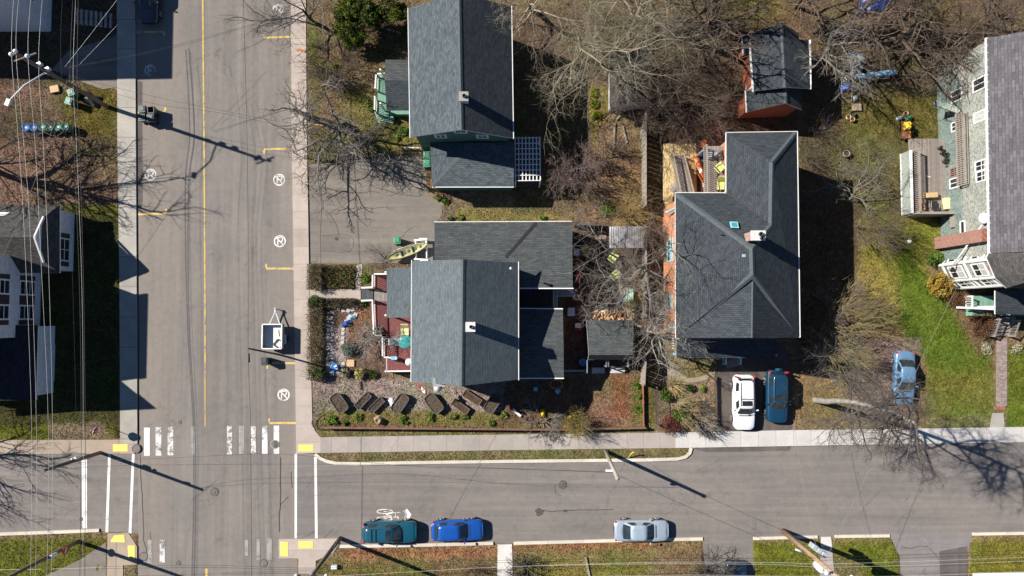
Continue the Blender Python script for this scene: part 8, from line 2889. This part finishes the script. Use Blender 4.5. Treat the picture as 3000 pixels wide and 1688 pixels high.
 wire([(205, 236, 6.4), (330, 420, 6.0), (480, 620, 5.8), (700, 900, 5.8), (728, 1020, 6.4)], .007, D, 'thin dark wire slanting from the tall pole to the thin dark pole', g2) if False else None
 wire([(190, 196, 7.0), (270, 95, 7.2), (350, -10, 7.4)], 0.0087, W, 'pale service wire rising from the tall pole to the top', g2)
 wire([(232, 190, 6.8), (290, 130, 6.9), (345, 72, 7)], 0.0074, W, 'short pale service wire above the shaded driveway', g2)
 wire([(195, 197, 7.2), (420, 155, 6.6), (600, 110, 6.6), (770, 62, 7.0), (940, 10, 7.4)], .0105, D, 'dark service wire slanting up over the street, upper one', g2)
 wire([(196, 200, 7.0), (500, 142, 6.4), (760, 68, 6.8), (940, 20, 7.2)], .0105, D, 'dark service wire slanting up over the street, lower one', g2)
 wire([(200, 222, 6.8), (420, 276, 6.2), (620, 318, 6.2), (860, 362, 6.4), (1202, 395, 5.4)], .0105, D, 'dark service wire running to the green house, upper one', g2)
 wire([(200, 228, 6.6), (430, 300, 6.0), (640, 330, 6.0), (860, 372, 6.2), (1204, 400, 5.3)], .0105, D, 'dark service wire running to the green house, lower one', g2)
 wire([(126, 1376, 7.2), (290, 1350, 7.0), (500, 1342, 6.9), (750, 1330, 6.9), (900, 1336, 6.9), (1200, 1366, 7.0), (1500, 1374, 7.0), (1797, 1383, 6.0)], .0105, D, 'dark wire along the side street, upper one', g2)
 wire([(130, 1380, 7.0), (300, 1366, 6.8), (500, 1362, 6.7), (900, 1360, 6.7), (1300, 1366, 6.7), (1795, 1385, 5.8)], .0105, D, 'dark wire along the side street, lower one', g2)
 wire([(1811, 1393, 6.6), (2050, 1500, 6.4), (2260, 1590, 6.6), (2395, 1640, 7.0)], 0.0136, D, 'black cable from the pale leaning pole to the transformer pole', g2)
 wire([(2325, 1230, 6.0), (2345, 1370, 6.3), (2372, 1520, 6.7), (2402, 1640, 7.2)], .010, 'wire_mid', 'twisted service cable from the orange house side to the transformer pole', g2)
 wire([(2880, 690, 6.0), (2745, 960, 5.9), (2620, 1225, 6.1), (2545, 1380, 6.4), (2480, 1515, 6.8), (2424, 1630, 7.2)], .010, 'wire_mid', 'twisted grey service cable from the mint-green house to the transformer pole', g2)
 wire([(905, 1690, 7.4), (960, 1640, 6.4), (1000, 1560, 5.9), (1090, 1410, 5.6), (1180, 1262, 5.6), (1265, 1120, 5.5)], .010, 'wire_mid', 'twisted grey service cable from the corner pole to the middle house', g2)
 wire([(1809, 1395, 6.9), (1830, 1360, 3.2), (1852, 1328, .8)], .0105, D, 'guy wire down to the yellow sleeve', g2)
 g3 = 'overhead wires along the bottom edge'
 wire([(905, 1692, 9.0), (1200, 1676, 8.8), (1500, 1660, 8.8), (1900, 1652, 8.9), (2250, 1654, 9.2), (2420, 1662, 9.6), (2700, 1655, 9.4), (3050, 1642, 9.2)], .0095, W, 'thick pale wire along the bottom edge, lower one', g3)
 wire([(1440, 1662, 8.5), (1900, 1648, 8.6), (2250, 1648, 8.9), (2420, 1652, 9.2), (2700, 1644, 9.0), (3050, 1631, 8.8)], .0095, W, 'pale wire along the bottom edge, upper one', g3)
 wire([(1560, 1692, 9.2), (2000, 1685, 9.4), (2300, 1688, 9.8), (2640, 1688, 9.8), (3050, 1673, 9.4)], .0095, W, 'pale wire at the very bottom edge', g3)
 wire([(300, 1660, 6.0), (600, 1656, 5.8), (930, 1664, 6.0), (1300, 1646, 5.8), (1800, 1637, 5.9), (2400, 1634, 6.6), (3050, 1610, 6.2)], 0.0112, D, 'dark cable along the bottom edge, upper one', g3)
 wire([(300, 1666, 5.8), (620, 1663, 5.6), (930, 1670, 5.8), (1300, 1653, 5.6), (1800, 1644, 5.7), (2400, 1642, 6.4), (3050, 1622, 6.0)], 0.0124, D, 'dark cable along the bottom edge, lower one', g3)
 wire([(-20, 1670, 6.0), (200, 1666, 6.0), (310, 1661, 5.9)], .0095, W, 'pale wire at the bottom left corner', g3)
build_materials()
build_world()
build_ground()
build_roads()
build_houses()
build_trees()
build_plants()
build_cars()
build_small()
build_fences()
build_poles()
build_ground_cover()
